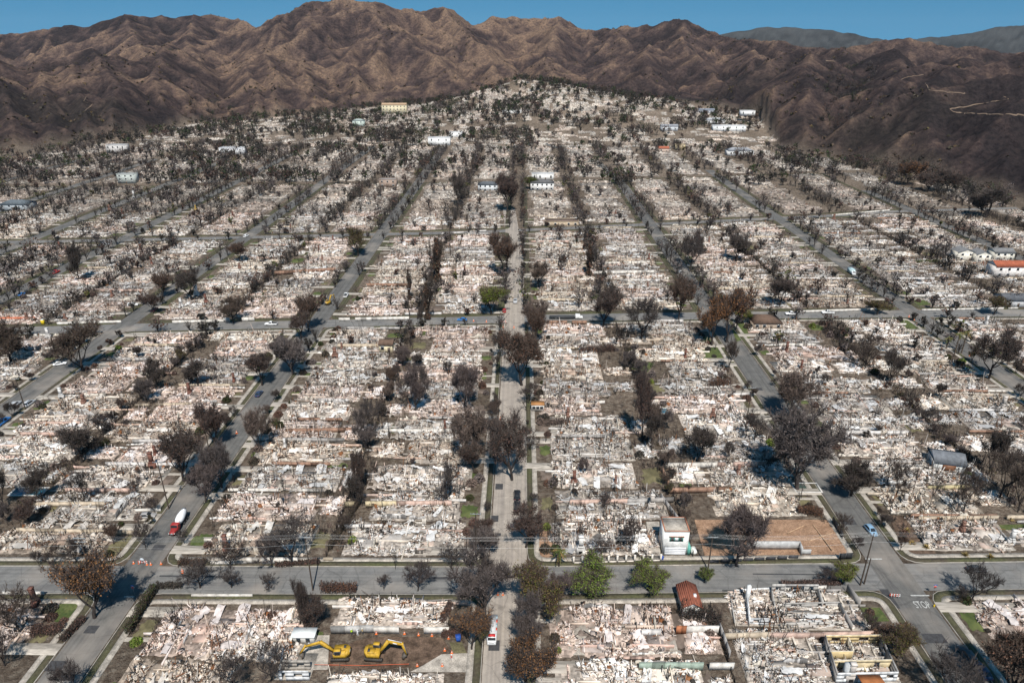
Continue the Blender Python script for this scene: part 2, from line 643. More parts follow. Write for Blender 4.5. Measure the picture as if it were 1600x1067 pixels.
ii = (np.arange(ny - 1)[:, None] * NX + np.arange(NX - 1)[None]).ravel()
Qt = np.stack([ii, ii + 1, ii + NX + 1, ii + NX], -1)

m, t, p = nt('burnt_soil')
at = nd(t, 'ShaderNodeAttribute', attribute_name='Col')
tw = nd(t, 'ShaderNodeAttribute', attribute_name='town')
n1 = noise_node(t, .16, 9, .78)
n2 = noise_node(t, .6, 6, .7)
n3 = noise_node(t, .025, 5, .6)
hr = ramp(t, n1.outputs['Fac'], [(.34, (.35, .35, .38)), (.5, (1, 1, 1)), (.66, (1.8, 1.7, 1.5))])
hcx = mix(t, at.outputs['Color'], hr.outputs[0], 1, 'MULTIPLY')
g1 = ramp(t, n2.outputs['Fac'], [(.30, (.07, .055, .045)), (.45, (.17, .135, .108)), (.6, (.28, .24, .195)), (.75, (.42, .385, .34))])
g2 = ramp(t, n3.outputs['Fac'], [(.35, (.65, .62, .58)), (.65, (1.15, 1.1, 1.05))])
gx = mix(t, g1.outputs[0], g2.outputs[0], 1, 'MULTIPLY')
cx = mix(t, hcx, gx, tw.outputs['Fac'])
t.links.new(cx, p.inputs['Base Color'])
bmp = nd(t, 'ShaderNodeBump')
bmp.inputs['Strength'].default_value = .9
bmp.inputs['Distance'].default_value = 5.0
t.links.new(n1.outputs['Fac'], bmp.inputs['Height'])
t.links.new(bmp.outputs[0], p.inputs['Normal'])
p.inputs['Roughness'].default_value = 1.0
p.inputs['Specular IOR Level'].default_value = .05
M_SOIL = m
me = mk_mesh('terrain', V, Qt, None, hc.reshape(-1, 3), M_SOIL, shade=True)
a = me.attributes.new('town', 'FLOAT', 'POINT')
a.data.foreach_set('value', town_w.astype(np.float32).ravel())
tag(obj('terrain', me), 'scorched brown hills and ashy burnt ground under the town', kind='structure')

# ------------------------------------------------------------------ streets
STREETS = [-560, -480, -400, -321, -262, -182, -94, -3, 92, 189, 300, 400, 490]
SNAME = {-321: 'far-left street', -262: 'red-pickup street', -182: 'silver-car street', -94: 'mixer-truck street', -3: 'middle street', 92: 'hatchback street', 189: 'palm street', 300: 'red-roof street', -400: 'outer-left street', 400: 'outer-right street', -480: 'left-edge street', -560: 'left-rim street', 490: 'right-rim street'}
SEND = {-321: 760, -262: 800, -182: 860, -94: 860, -3: 525, 92: 600, 189: 700, 300: 600, -400: 760, 400: 560, -480: 760, -560: 760, 490: 560}
RW = 4.7
XPTS = [
    [(-260, 124.5), (-126, 127.1), (-64, 127.5), (-15, 127.9), (25, 128.8), (62, 130.4), (98, 130.7), (124, 131.6), (300, 137)],
    [(-640, 245), (-400, 268), (-219, 281), (-167, 286), (-117, 288.6), (-84, 291.4), (-28.6, 295.2), (19, 299.9), (147, 305.6), (242, 308.5), (600, 320)],
    [(-640, 400), (-262, 432), (-30, 455), (59.5, 472), (237, 507), (287, 521), (600, 560)],
    [(-700, 600), (-262, 620), (-30, 640), (100, 655), (300, 690), (600, 720)],
]
XNAME = ['near cross-road', 'second cross-road', 'third cross-road', 'farthest cross-road']


def XY(r, x):
    p = XPTS[r]
    return float(np.interp(x, [a for a, _ in p], [b for _, b in p]))


def asphalt(name, c, warm=0.0):
    m, t, p = nt(name)
    n = noise_node(t, .35, 6, .7)
    n2 = noise_node(t, 6, 4, .7)
    w = nd(t, 'ShaderNodeTexNoise')
    tc = nd(t, 'ShaderNodeTexCoord')
    mp = nd(t, 'ShaderNodeMapping')
    mp.inputs['Scale'].default_value = (1.2, .02, 1) if name != 'cross_asphalt' else (.02, 1.2, 1)
    t.links.new(tc.outputs['Object'], mp.inputs[0])
    t.links.new(mp.outputs[0], w.inputs['Vector'])
    w.inputs['Scale'].default_value = 1.0
    r = ramp(t, n.outputs['Fac'], [(.3, tuple(v * .78 for v in c)), (.7, tuple(v * 1.22 for v in c))])
    r2 = ramp(t, n2.outputs['Fac'], [(.3, (.85, .85, .85)), (.7, (1.12, 1.12, 1.12))])
    r3 = ramp(t, w.outputs['Fac'], [(.35, (.82, .82, .83)), (.6, (1.1, 1.1, 1.08))])
    o = mix(t, mix(t, r.outputs[0], r2.outputs[0], 1, 'MULTIPLY'), r3.outputs[0], 1, 'MULTIPLY')
    vo = nd(t, 'ShaderNodeTexVoronoi', feature='DISTANCE_TO_EDGE')      # sealed cracks
    vo.inputs['Scale'].default_value = .17
    vm = nd(t, 'ShaderNodeVectorMath', operation='ADD')
    t.links.new(tc.outputs['Object'], vm.inputs[0])
    t.links.new(n.outputs['Color'], vm.inputs[1])
    t.links.new(vm.outputs[0], vo.inputs['Vector'])
    rc_ = ramp(t, vo.outputs['Distance'], [(.0, (.78, .78, .78)), (.012, (.84, .84, .84)), (.022, (1, 1, 1))])
    o = mix(t, o, rc_.outputs[0], 1, 'MULTIPLY')
    nb = noise_node(t, .07, 3, .5)                                       # dust and ash carried over the road
    rb_ = ramp(t, nb.outputs['Fac'], [(.5, (0, 0, 0)), (.7, (.5, .5, .5))])
    o = mix(t, o, (.30, .26, .22), rb_.outputs[0])
    t.links.new(o, p.inputs['Base Color'])
    p.inputs['Roughness'].default_value = .92
    p.inputs['Specular IOR Level'].default_value = .2
    return m


M_ASPH = asphalt('street_asphalt', (.108, .105, .10))
M_ASPHX = asphalt('cross_asphalt', (.15, .147, .142))
M_ASPHC = asphalt('old_pale_asphalt', (.285, .250, .215))
M_CONC = mat_flat('concrete', (.34, .305, .26), .9, .35, .5, nscale2=5)
M_KERB = mat_flat('kerb_concrete', (.30, .275, .24), .9, .3, .5)
M_VERGE = mat_flat('verge_soil', (.13, .10, .075), 1, .5, .10, c2=(.075, .078, .035), nscale2=1.5)
M_GRASS = mat_flat('lawn_grass', (.05, .085, .020), 1, .3, .35, c2=(.105, .115, .04), nscale2=1.6)
M_DRYGR = mat_flat('dry_grass', (.12, .105, .055), 1, .35, .4, nscale2=3)
M_DARKP = mat_flat('tar_patch', (.045, .045, .047), .9, .3, 1)


def strip(name, pts, half, z, mat, parent=None, clip=True):
    pts = np.asarray(pts, float)
    out = [pts[0]]
    for a_, b_ in zip(pts[:-1], pts[1:]):             # resample so that the strip follows the ground
        n = max(1, int(np.linalg.norm(b_ - a_) / 14))
        out += [a_ + (b_ - a_) * (i + 1) / n for i in range(n)]
    P = np.array(out)
    if clip:                                          # streets end where the hills begin
        P = P[P[:, 1] < edge(P[:, 0], P[:, 1]) - 4]
    d = np.gradient(P, axis=0)
    d /= np.linalg.norm(d, axis=1)[:, None]
    nrm = np.stack([-d[:, 1], d[:, 0]], -1)
    k = np.linspace(-1, 1, 3)
    Vv = P[:, None] + nrm[:, None] * (k[None, :, None] * half)
    zz = zt(Vv[..., 0], Vv[..., 1]) + z
    zz = np.where(P[:, None, 1] > 700, zz + .3, zz)
    Vv = np.concatenate([Vv, zz[..., None]], -1)
    n = len(P)
    i = np.arange(n - 1)[:, None] * 3 + np.arange(2)[None]
    Q = np.stack([i, i + 3, i + 4, i + 1], -1).reshape(-1, 4)
    return obj(name, mk_mesh(name, Vv.reshape(-1, 3), Q[:, ::-1], mat=mat), parent)


for s in STREETS:
    pts = [(s, 40), (s, SEND[s])]
    if s == -3:
        pts = [(-3, 40), (-2.5, 200), (-3, 400), (-9, 525)]
    if s == 92:
        pts = [(92, 40), (92, 610), (90, 660), (80, 750), (55, 830), (20, 900), (-20, 960)]
    o = strip('street', pts, RW - (0 if s == -3 else .35), .025, M_ASPHC if s == -3 else M_ASPH)
    tag(o, {-3: 'pale worn street running straight up the middle'}.get(s, 'grey asphalt of the ' + SNAME[s]), kind='structure')
for r in range(3):
    o = strip('cross_road', XPTS[r], 4.6 if r < 2 else 3.2, .018, M_ASPHX)
    tag(o, 'grey asphalt of the ' + XNAME[r], kind='structure')


# blocks: kerb, verge and footway round each one
def rounded(quad, inset, rad, n=5):
    q = np.array(quad, float)
    c = []
    for i in range(4):
        p0, p1, p2 = q[i - 1], q[i], q[(i + 1) % 4]
        a_ = (p0 - p1) / np.linalg.norm(p0 - p1)
        b_ = (p2 - p1) / np.linalg.norm(p2 - p1)
        p1 = p1 + (a_ + b_) * inset
        rr_ = max(rad - inset, .4)
        for k in range(n):
            u = k / (n - 1)
            s_, e_ = p1 + a_ * rr_, p1 + b_ * rr_
            c.append((1 - u) ** 2 * s_ + 2 * u * (1 - u) * p1 + u * u * e_)
    return np.array(c)


BLOCKS = []
for r in range(5):
    for c in range(len(STREETS) - 1):
        xa, xb = STREETS[c] + RW, STREETS[c + 1] - RW
        if STREETS[c] == -3 and r >= 1:
            xa += .4
        lo = (lambda x: 45.0) if r == 0 else (lambda x, r=r: XY(r - 1, x) + 4.6)
        hi = (lambda x, r=r: XY(r, x) - 4.6) if r < 4 else (lambda x: 860.0)
        quad = [(xa, lo(xa)), (xb, lo(xb)), (xb, hi(xb)), (xa, hi(xa))]
        vis = False
        for fx in np.linspace(0, 1, 5):
            for fy in np.linspace(0, 1, 5):
                x = xa + (xb - xa) * fx
                y = lo(x) + (hi(x) - lo(x)) * fy
                q = proj(x, y)
                if q[2] > 5 and -60 < q[0] < 1660 and q[1] < 1130:
                    vis = True
        if vis:
            BLOCKS.append((r, c, quad, lo, hi))
BLK = {}
for r, c, quad, lo, hi in BLOCKS:
    if r > 3 or any(q_[1] > float(edge(*q_)) - 6 for q_ in quad):
        continue
    nm = 'paved edge of the block right of %s %s' % (SNAME[STREETS[c]], 'before the near cross-road' if r == 0 else 'past the ' + XNAME[r - 1])
    root = thing('block_ground', nm, None)
    BLK[(r, c)] = root
    tag(root, kind='structure')
    rings = [rounded(quad, i_, 5.0) for i_ in (0, .16, 1.75, 3.2)]
    for nm_, a_, b_, z_, mt in (('kerb', 0, 1, .14, M_KERB), ('verge', 1, 2, .125, M_VERGE), ('footway', 2, 3, .135, M_CONC)):
        A, Bq = rings[a_], rings[b_]
        n = len(A)
        b = B()
        Vv = np.vstack([np.c_[A, np.full(n, z_)], np.c_[Bq, np.full(n, z_)], np.c_[A, np.zeros(n)], np.c_[Bq, np.zeros(n)]])
        if r >= 3:
            Vv[:, 2] += zt(Vv[:, 0], Vv[:, 1])
        i = np.arange(n)
        j = (i + 1) % n
        Q = np.vstack([np.stack([i, j, n + j, n + i], -1), np.stack([2 * n + i, 2 * n + j, j, i], -1), np.stack([n + i, n + j, 3 * n + j, 3 * n + i], -1)])
        b.add(Vv, Q)
        b.obj(nm_, mt if r < 2 else M_VERGE, root)

# ------------------------------------------------------------------ where a point lies, in words
ORD = ['first', 'second', 'third', 'fourth', 'fifth', 'sixth', 'seventh', 'eighth', 'ninth', 'tenth', 'eleventh', 'twelfth', 'thirteenth', 'fourteenth', 'fifteenth']
PITCH = 13.8


def nlots(r, y0, y1):
    return max(1, int(round((y1 - y0) / PITCH)))


def locate(x, y):
    """(row, street, side, lot index, zone) of a ground point"""
    r = sum(1 for k in range(4) if y > XY(k, x))
    s = min(STREETS, key=lambda v: abs(v - x))
    dx = x - s
    side = 'right' if dx > 0 else 'left'
    y0 = 45.0 if r == 0 else XY(r - 1, x) + 8.2
    y1 = XY(r, x) - 8.2 if r < 4 else 860
    n = nlots(r, y0, y1)
    k = int(np.clip((y - y0) / (y1 - y0) * n, 0, n - 1))
    if r == 0:
        k = n - 1 - k
    a = abs(dx)
    zone = 'kerbside at' if a < 8.6 else 'fronting' if a < 17 else 'within' if a < 33 else 'behind'
    return r, s, side, k, zone


def where(x, y, zone=True):
    r, s, side, k, z = locate(x, y)
    t = '%s lot %s of %s %s' % (ORD[min(k, 14)], side, SNAME[s], 'before near cross-road' if r == 0 else 'past ' + XNAME[r - 1])
    return (z + ' ' + t) if zone else t


# ------------------------------------------------------------------ rubble
CW, CC, CG, CP, CB, CK, CR = (.80, .77, .73), (.70, .63, .54), (.52, .49, .46), (.66, .52, .45), (.19, .14, .11), (.05, .045, .04), (.24, .11, .05)


def pick_cols(r, n, w):
    pal = np.array([CW, CC, CG, CP, CB, CK, CR])
    i = r.choice(7, n, p=np.array(w) / sum(w))
    c = pal[i] * r.uniform(.72, 1.18, (n, 1))
    return np.clip(c, 0.01, .88)


def rubble_mesh(seed, W=13.0, D=25.0, n=3700, far=False):
    r = np.random.default_rng(seed)
    b = B()
    # ash bed, uneven and holed by yards
    gx, gy = (7, 12) if far else (27, 50)
    x = np.linspace(-W / 2, W / 2, gx)
    y = np.linspace(-D / 2, D / 2, gy)
    Xg, Yg = np.meshgrid(x, y)
    hgt = .30 + .45 * vnoise(Xg / 2.2 + seed, Yg / 2.2, seed) + .35 * vnoise(Xg / .8, Yg / .8 + seed, seed + 1)
    msk = np.minimum(1, np.minimum((W / 2 - np.abs(Xg)) / 1.6, (D / 2 - np.abs(Yg)) / 2.2)) + .25 + .95 * vnoise(Xg / 3.6 + 9 * seed, Yg / 3.6, seed + 2)
    hgt = np.where(msk > .05, np.clip(hgt, .06, 1.3) * np.clip(msk, 0, 1), -.15)
    Vb = np.stack([Xg, Yg, hgt], -1).reshape(-1, 3)
    i = (np.arange(gy - 1)[:, None] * gx + np.arange(gx - 1)[None]).ravel()
    Qb = np.stack([i, i + 1, i + gx + 1, i + gx], -1)
    cb = np.array([.47, .415, .36]) * r.uniform(.55, 1.35, (len(Qb), 1)) * (.75 + .35 * vnoise(Vb[Qb[:, 0], 0] / 2.5, Vb[Qb[:, 0], 1] / 2.5, seed + 8))[:, None]
    b.add(Vb, Qb, cb)

    def place(n):
        px = r.uniform(-W / 2, W / 2, n * 3)
        py = r.uniform(-D / 2, D / 2, n * 3)
        d = np.minimum(1, np.minimum((W / 2 - np.abs(px)) / 1.2, (D / 2 - np.abs(py)) / 2)) * .6 + .45 + .8 * vnoise(px / 3.0 + 3 * seed, py / 3.0, seed + 5) + .9 * vnoise(px / 3.6 + 9 * seed, py / 3.6, seed + 2) + .4 * vnoise(px / 1.1, py / 1.1, seed + 6)
        k = np.argsort(-(d + r.uniform(0, .9, n * 3)))[:n]
        px, py = px[k], py[k]
        z = .25 + .45 * vnoise(px / 2.2 + seed, py / 2.2, seed) + .35 * vnoise(px / .8, py / .8 + seed, seed + 1)
        return np.stack([px, py, np.clip(z, .03, 1.3)], -1)
    k = 2.7 if far else 1.0
    n1 = int(n * .60)                                 # broken blocks
    P = place(n1)
    S = np.stack([r.gamma(2.0, .11, n1) + .10, r.gamma(2.0, .10, n1) + .08, r.gamma(2, .07, n1) + .05], -1) * k
    b.boxes(P, S, eul(r.normal(0, .35, n1), r.normal(0, .35, n1), r.uniform(0, 6.3, n1)), pick_cols(r, n1, [26, 36, 18, 8, 5, 4, 1]), jit=.22, r=r)
    n2 = int(n * .24)                                 # slabs of stucco and sheet metal
    P = place(n2)
    P[:, 2] += r.uniform(0, .35, n2)
    S = np.stack([r.gamma(2.0, .27, n2) + .2, r.gamma(2.0, .14, n2) + .14, np.full(n2, .05)], -1) * (1.6 if far else 1)
    b.boxes(P, S, eul(r.normal(0, .3, n2), r.normal(0, .3, n2), r.choice([0, 1.57], n2) + r.normal(0, .35, n2)), pick_cols(r, n2, [40, 28, 14, 9, 4, 3, 1.2]), jit=.12, r=r)
    n3 = int(n * .07)                                 # charred beams and pipes
    P = place(n3)
    P[:, 2] += r.uniform(0, .5, n3)
    S = np.stack([r.gamma(2.5, .55, n3) + .6, np.full(n3, .09), np.full(n3, .09)], -1) * (1.4 if far else 1)
    b.boxes(P, S, eul(r.normal(0, .2, n3), r.normal(0, .25, n3), r.choice([0, 1.57], n3) + r.normal(0, .5, n3)), pick_cols(r, n3, [5, 6, 10, 0, 30, 40, 6]))
    n4 = int(n * .03)                                # posts and pipes still upright
    P = place(n4)
    hh = r.gamma(2.2, .6, n4) + .4
    P[:, 2] += hh / 2
    S = np.stack([np.full(n4, .10), np.full(n4, .10), hh], -1)
    b.boxes(P, S, eul(r.normal(0, .12, n4), r.normal(0, .12, n4), r.uniform(0, 3, n4)), pick_cols(r, n4, [6, 8, 8, 2, 24, 40, 10]))
    n5 = max(2, int(n * .006))                        # gutted appliances and tanks
    P = place(n5)
    P[:, 2] += .3
    S = r.uniform(.5, 1.0, (n5, 3))
    b.boxes(P, S, eul(r.normal(0, .2, n5), r.normal(0, .2, n5), r.uniform(0, 3, n5)), pick_cols(r, n5, [22, 3, 15, 0, 16, 18, 16]))
    if not far:
        for _ in range(int(D * .55)):                  # stem walls and sills that trace the rooms
            al = r.random() < .5
            L = r.uniform(2, 8) if al else r.uniform(3, min(11, D))
            hh = r.uniform(.5, 1.05)
            c_ = np.array([CW, CC, CP, CG][r.choice(4, p=[.35, .35, .15, .15])]) * r.uniform(.85, 1.05)
            b.box((r.uniform(-W / 2 + 1, W / 2 - 1), r.uniform(-D / 2 + 1, D / 2 - 1), hh / 2), (L, .2, hh) if al else (.2, L, hh), c_, rz=r.normal(0, .02))
        for _ in range(int(r.integers(2, 6))):         # swept floors and ash beds
            w_, d_ = r.uniform(2, 4.5), r.uniform(2, min(6, D / 2))
            b.box((r.uniform(-W / 2 + 2, W / 2 - 2), r.uniform(-D / 2 + 2, D / 2 - 2), r.uniform(.12, .34)), (w_, d_, .5), np.array([(.46, .43, .40), (.60, .55, .49), (.52, .42, .36), (.38, .36, .34)][r.integers(0, 4)]) * r.uniform(.8, 1.1), bottom=False)
        # crumpled sheets
        for _ in range(int(r.integers(3, 9))):
            cx, cy = r.uniform(-W / 2 + 2, W / 2 - 2), r.uniform(-D / 2 + 3, D / 2 - 3)
            L, w_ = r.uniform(2, 5.5), r.uniform(1.0, 2.6)
            gx_, gy_ = 7, 4
            u, v = np.meshgrid(np.linspace(-.5, .5, gx_) * L, np.linspace(-.5, .5, gy_) * w_)
            zz = .75 + .35 * r.normal(0, 1, u.shape) * .6
            a_ = r.choice([0, 1.57]) + r.normal(0, .3)
            Vs = np.stack([cx + u * math.cos(a_) - v * math.sin(a_), cy + u * math.sin(a_) + v * math.cos(a_), zz], -1).reshape(-1, 3)
            i = (np.arange(gy_ - 1)[:, None] * gx_ + np.arange(gx_ - 1)[None]).ravel()
            b.add(Vs, np.stack([i, i + 1, i + gx_ + 1, i + gx_], -1), np.array([.74, .74, .73]) * r.uniform(.75, 1.1))
    return b


RUB = [rubble_mesh(100 + i).mesh('rubble', M_RUB) for i in range(10)]
RUBS = [rubble_mesh(200 + i, 11, 9, 800).mesh('rubble', M_RUB) for i in range(4)]

# standing pieces of wall: ragged top, a window hole now and then
def ragged_wall(seed, L, h, col, th=.22, hole=True):
    r = np.random.default_rng(seed)
    b = B()
    n = max(4, int(L / .55))
    xs_ = np.linspace(-L / 2, L / 2, n + 1)
    top = h * np.clip(.72 + .35 * vnoise(xs_ * .9 + seed * 3.1, xs_ * 0, seed) + r.uniform(-.13, .1, n + 1), .12, 1.05)
    wc, ww = r.uniform(-.3, .3) * L, .9
    for i in range(n):
        xa, xb = xs_[i], xs_[i + 1]
        c = np.array(col) * r.uniform(.82, 1.1)
        if r.random() < .16:
            c = np.array(col) * .35
        if hole and abs((xa + xb) / 2 - wc) < ww and h > 1.6:
            b.prism([(xa, 0), (xb, 0), (xb, .8), (xa, .8)], -th / 2, th / 2, c)
            if min(top[i], top[i + 1]) > 2.0:
                b.prism([(xa, 1.85), (xb, 1.85), (xb, top[i + 1]), (xa, top[i])], -th / 2, th / 2, c)
        else:
            b.prism([(xa, -.1), (xb, -.1), (xb, top[i + 1]), (xa, top[i])], -th / 2, th / 2, c)
    return b


WCOLS = [(.74, .72, .68), (.62, .56, .47), (.60, .43, .36), (.45, .43, .41), (.68, .62, .54), (.30, .27, .24)]
WALLP = [ragged_wall(300 + i, L, h, WCOLS[i % 6]).mesh('wall', M_MASON) for i, (L, h) in enumerate([(6, 1.2), (4, 2.2), (8, .9), (5, 1.6), (3, 2.5), (7, 1.1), (9, .7), (4.5, 1.9), (6, .8), (3.5, 1.5), (8, 1.4), (2.5, 2.6)])]


def chimney_mesh(kind, seed):
    r = np.random.default_rng(seed)
    b = B()
    br = [(.21, .10, .075), (.55, .50, .45), (.25, .14, .105), (.66, .64, .61)][kind]
    hh = [4.6, 4.2, 3.6, 4.4][kind]
    w = .55
    rows = 10
    for i in range(4):                                # firebox, shoulders, stack, corbel
        z0, z1, wx_, wy_ = [(0, 1.5, 1.7, .95), (1.5, 2.0, 1.2, .8), (2.0, hh - .3, .85, .7), (hh - .3, hh, 1.0, .85)][i]
        b.box((0, 0, (z0 + z1) / 2), (wx_, wy_, z1 - z0), np.array(br) * r.uniform(.85, 1.1))
    b.box((0, -.49, .55), (.8, .02, .75), (.02, .02, .02))
    for i in range(rows):
        z = .15 + i * (hh - .4) / rows
        ww = 1.72 if z < 1.45 else (1.22 if z < 1.95 else .87)
        wy_ = .97 if z < 1.45 else (.82 if z < 1.95 else .72)
        b.box((0, 0, z), (ww, wy_, .05), np.array(br) * .72)
    return b.mesh('chimney', M_MASON)


CHIM = [chimney_mesh(k, k) for k in range(4)]
fb = B()
fb.box((0, 0, .05), (13, 25, .1), (.33, .31, .29), bottom=False)
SLAB = fb.mesh('foundation', M_CONC)

# ------------------------------------------------------------------ trees and hedges
def branch_set(r, H_, levels, spread, nsplit, r0, up=.35, first=.3, lean=.05, wig=.18):
    """polylines (points, radii, level) of a branching tree"""
    out = []

    def grow(p, d, L, rad, lv):
        n = 4
        pts = [p]
        for _ in range(n):
            d = d + r.normal(0, wig, 3) * (.5 if lv == 0 else 1)
            d[2] += up * .15 if lv else .1
            d = d / np.linalg.norm(d)
            pts.append(pts[-1] + d * L / n)
        end = rad * (.55 if lv < levels else .3)
        out.append((np.array(pts), np.linspace(rad, end, n + 1), lv))
        if lv >= levels:
            return
        k = nsplit if lv else nsplit + 1
        ph = r.uniform(0, 6.3)
        for i in range(k):
            f = r.uniform(.45, 1.0) if lv else r.uniform(min(.8, first + .3), 1.0)
            q = pts[min(n, int(f * n))]
            a_ = ph + i * 6.28 / k + r.normal(0, .3)
            side = np.array([math.cos(a_), math.sin(a_), 0])
            nd_ = d * (1 - spread) + side * spread + np.array([0, 0, up * .4])
            nd_ /= np.linalg.norm(nd_)
            grow(q, nd_, L * (r.uniform(1.25, 1.9) if lv == 0 else r.uniform(.52, .78)), rad * r.uniform(.48, .66), lv + 1)
    d0 = np.array([r.normal(0, lean), r.normal(0, lean), 1.0])
    grow(np.zeros(3), d0 / np.linalg.norm(d0), H_ * first, r0, 0)
    return out


def leaf_cloud(b, r, P, n, size, pal, sd, flat=.9):
    """n leaf-sized quads scattered round the points P"""
    k = r.integers(0, len(P), n)
    C = P[k] + r.normal(0, sd, (n, 3))
    R = eul(r.uniform(-1.3, 1.3, n), r.uniform(-1.3, 1.3, n), r.uniform(0, 6.3, n))
    s = size * r.uniform(.6, 1.5, n)
    q = np.array([(-.5, -.35, 0), (.5, -.35, 0.06), (.5, .35, 0), (-.5, .35, -.06)])
    Vv = np.einsum('nij,nkj->nki', R, q[None] * s[:, None, None]) + C[:, None]
    pal = np.array(pal, float)
    c = pal[r.integers(0, len(pal), n)] * r.uniform(.65, 1.35, (n, 1))
    b.add(Vv.reshape(-1, 3), np.arange(4 * n).reshape(-1, 4), c)


def twig_cloud(b, r, polys, n, L, col, w=.035):
    """fine twigs: thin slivers that leave the last branches"""
    tips = [p for p in polys]
    P, D = [], []
    for pts, rad, lv in tips:
        for i in range(1, len(pts)):
            P.append(pts[i])
            D.append(pts[i] - pts[i - 1])
    P, D = np.array(P), np.array(D)
    k = r.integers(0, len(P), n)
    d = D[k] / (np.linalg.norm(D[k], axis=1)[:, None] + 1e-6) + r.normal(0, .65, (n, 3))
    d[:, 2] += .15
    d /= np.linalg.norm(d, axis=1)[:, None]
    l = L * r.uniform(.5, 1.5, n)[:, None]
    s = np.cross(d, r.normal(0, 1, (n, 3)))
    s /= np.linalg.norm(s, axis=1)[:, None] + 1e-6
    a_ = P[k]
    e = a_ + d * l + r.normal(0, .12, (n, 3))
    Vv = np.stack([a_ - s * w, a_ + s * w, e + s * w * .45, e - s * w * .45], 1).reshape(-1, 3)
    o = np.arange(n)[:, None] * 4
    b.add(Vv, np.hstack([o, o + 1, o + 2, o + 3]), np.array(col) * r.uniform(.6, 1.5, (n, 1)), None)


BROWN = [(.098, .056, .042), (.125, .070, .049), (.075, .047, .039), (.062, .046, .041), (.10, .072, .06)]
ORANGE = [(.21, .10, .042), (.155, .078, .037), (.10, .055, .033), (.25, .13, .052), (.08, .054, .04)]
GREY = [(.115, .095, .088), (.14, .114, .104), (.08, .068, .064), (.16, .13, .12)]
DARK = [(.045, .043, .034), (.058, .054, .042), (.034, .031, .029), (.07, .054, .044)]
GREEN = [(.10, .155, .022), (.13, .19, .03), (.075, .11, .02), (.17, .21, .05), (.09, .08, .03)]
DGREEN = [(.03, .05, .016), (.04, .065, .02), (.05, .045, .02), (.022, .032, .014)]
MIXED = [(.08, .10, .024), (.11, .075, .036), (.07, .085, .024), (.12, .10, .04), (.065, .046, .032)]
OLIVE = [(.05, .045, .02), (.075, .055, .028), (.04, .03, .02)]


def tree_proto(kind, seed):
    """trunk and crown meshes, 10 m tall"""
    r = np.random.default_rng(seed)
    bk = (.042, .035, .032)
    if kind == 'bare':
        ps = branch_set(r, 10, 4, .62, 3, .24, first=.28)
        leaf = (0, 0, None, 0)
        tw = (3200, .95, (.062, .052, .048))
    elif kind == 'snag':
        ps = branch_set(r, 10, 3, .5, 3, .2, first=.72, wig=.12)
        leaf = (0, 0, None, 0)
        tw = (350, .6, (.03, .026, .024))
    elif kind == 'grey':
        ps = branch_set(r, 10, 4, .55, 3, .24, first=.17, up=.6)
        leaf = (3600, .13, GREY, .42)
        tw = (6500, 1.0, (.095, .078, .072))
    elif kind in ('brown', 'orange', 'green', 'dark', 'mixed'):
        ps = branch_set(r, 10, 4, .56, 3, .25, first=.18, up=.55)
        leaf = ({'brown': 3900, 'orange': 9000, 'green': 11000, 'dark': 2900, 'mixed': 8000}[kind], .155, {'brown': BROWN, 'orange': ORANGE, 'green': GREEN, 'dark': DARK, 'mixed': MIXED}[kind], .42)
        tw = (4800, .95, (.068, .054, .047))
    elif kind == 'column':
        ps = branch_set(r, 10, 2, .35, 5, .16, first=.85, up=1.2)
        leaf = (0, .28, DARK + BROWN[:2], .3)
        tw = (900, .8, (.03, .025, .022))
    tb = B()
    top = max(p[0][:, 2].max() for p in ps)
    f = 9.3 / top
    tips = []
    for pts, rad, lv in ps:
        pts = pts * f
        tb.tube(pts, rad * (1.0 if lv else 1.15), np.array(bk) * (1.6 if kind == 'grey' else 1), sides=6 if lv < 2 else 3, cap=False)
        if lv >= 3 or (lv >= 2 and kind in ('column', 'snag')):
            tips.append((pts, rad, lv))
    cb = B()
    twig_cloud(cb, r, tips, tw[0], tw[1], tw[2])
    if kind == 'column':
        n = 3200
        zz = r.uniform(.4, 9.6, n)
        rad = 1.25 * np.sqrt(np.clip(1 - (zz / 10.2) ** 2.2, .02, 1)) * (.6 + .4 * np.sin(zz * 2 + seed))
        a_ = r.uniform(0, 6.28, n)
        q = np.sqrt(r.uniform(.1, 1, n)) * rad
        leaf_cloud(cb, r, np.stack([q * np.cos(a_), q * np.sin(a_), zz], -1), n, .3, DARK + BROWN[:2], .12)
    elif leaf[0]:
        P = np.concatenate([p[0][1:] for p in tips])
        leaf_cloud(cb, r, P, leaf[0], leaf[1], leaf[2], leaf[3])
    rx = np.percentile(np.abs(np.concatenate([p[0][:, :2] for p in tips])), 97) * 2
    return tb.mesh('trunk', M_BARK), cb.mesh('crown', M_LEAF), rx


TREEP = {k: [tree_proto(k, 1000 + 37 * i + 7 * j) for i in range(n)] for j, (k, n) in enumerate({'bare': 5, 'snag': 4, 'grey': 4, 'brown': 4, 'orange': 2, 'green': 2, 'dark': 4, 'mixed': 2, 'column': 2}.items())}
LOOK = {'bare': 'bare black', 'snag': 'charred limbless', 'grey': 'grey twiggy', 'brown': 'scorched brown', 'orange': 'rust-orange', 'green': 'bright green leafy', 'dark': 'sooty dark', 'mixed': 'half-green', 'column': 'charred columnar', 'palm': 'singed palm'}
TREES = []                                            # (kind, x, y, height, crown width)


def T(kind, px, ytop, ybase, wpx, var=None):
    x, y = G(px, ybase)
    d = proj(x, y, 3)[2]
    TREES.append((kind, x, y, max(1.5, height_at(px, ybase, ytop)), wpx * d / F * (.9 if kind in ('dark', 'grey', 'brown') else 1), True))


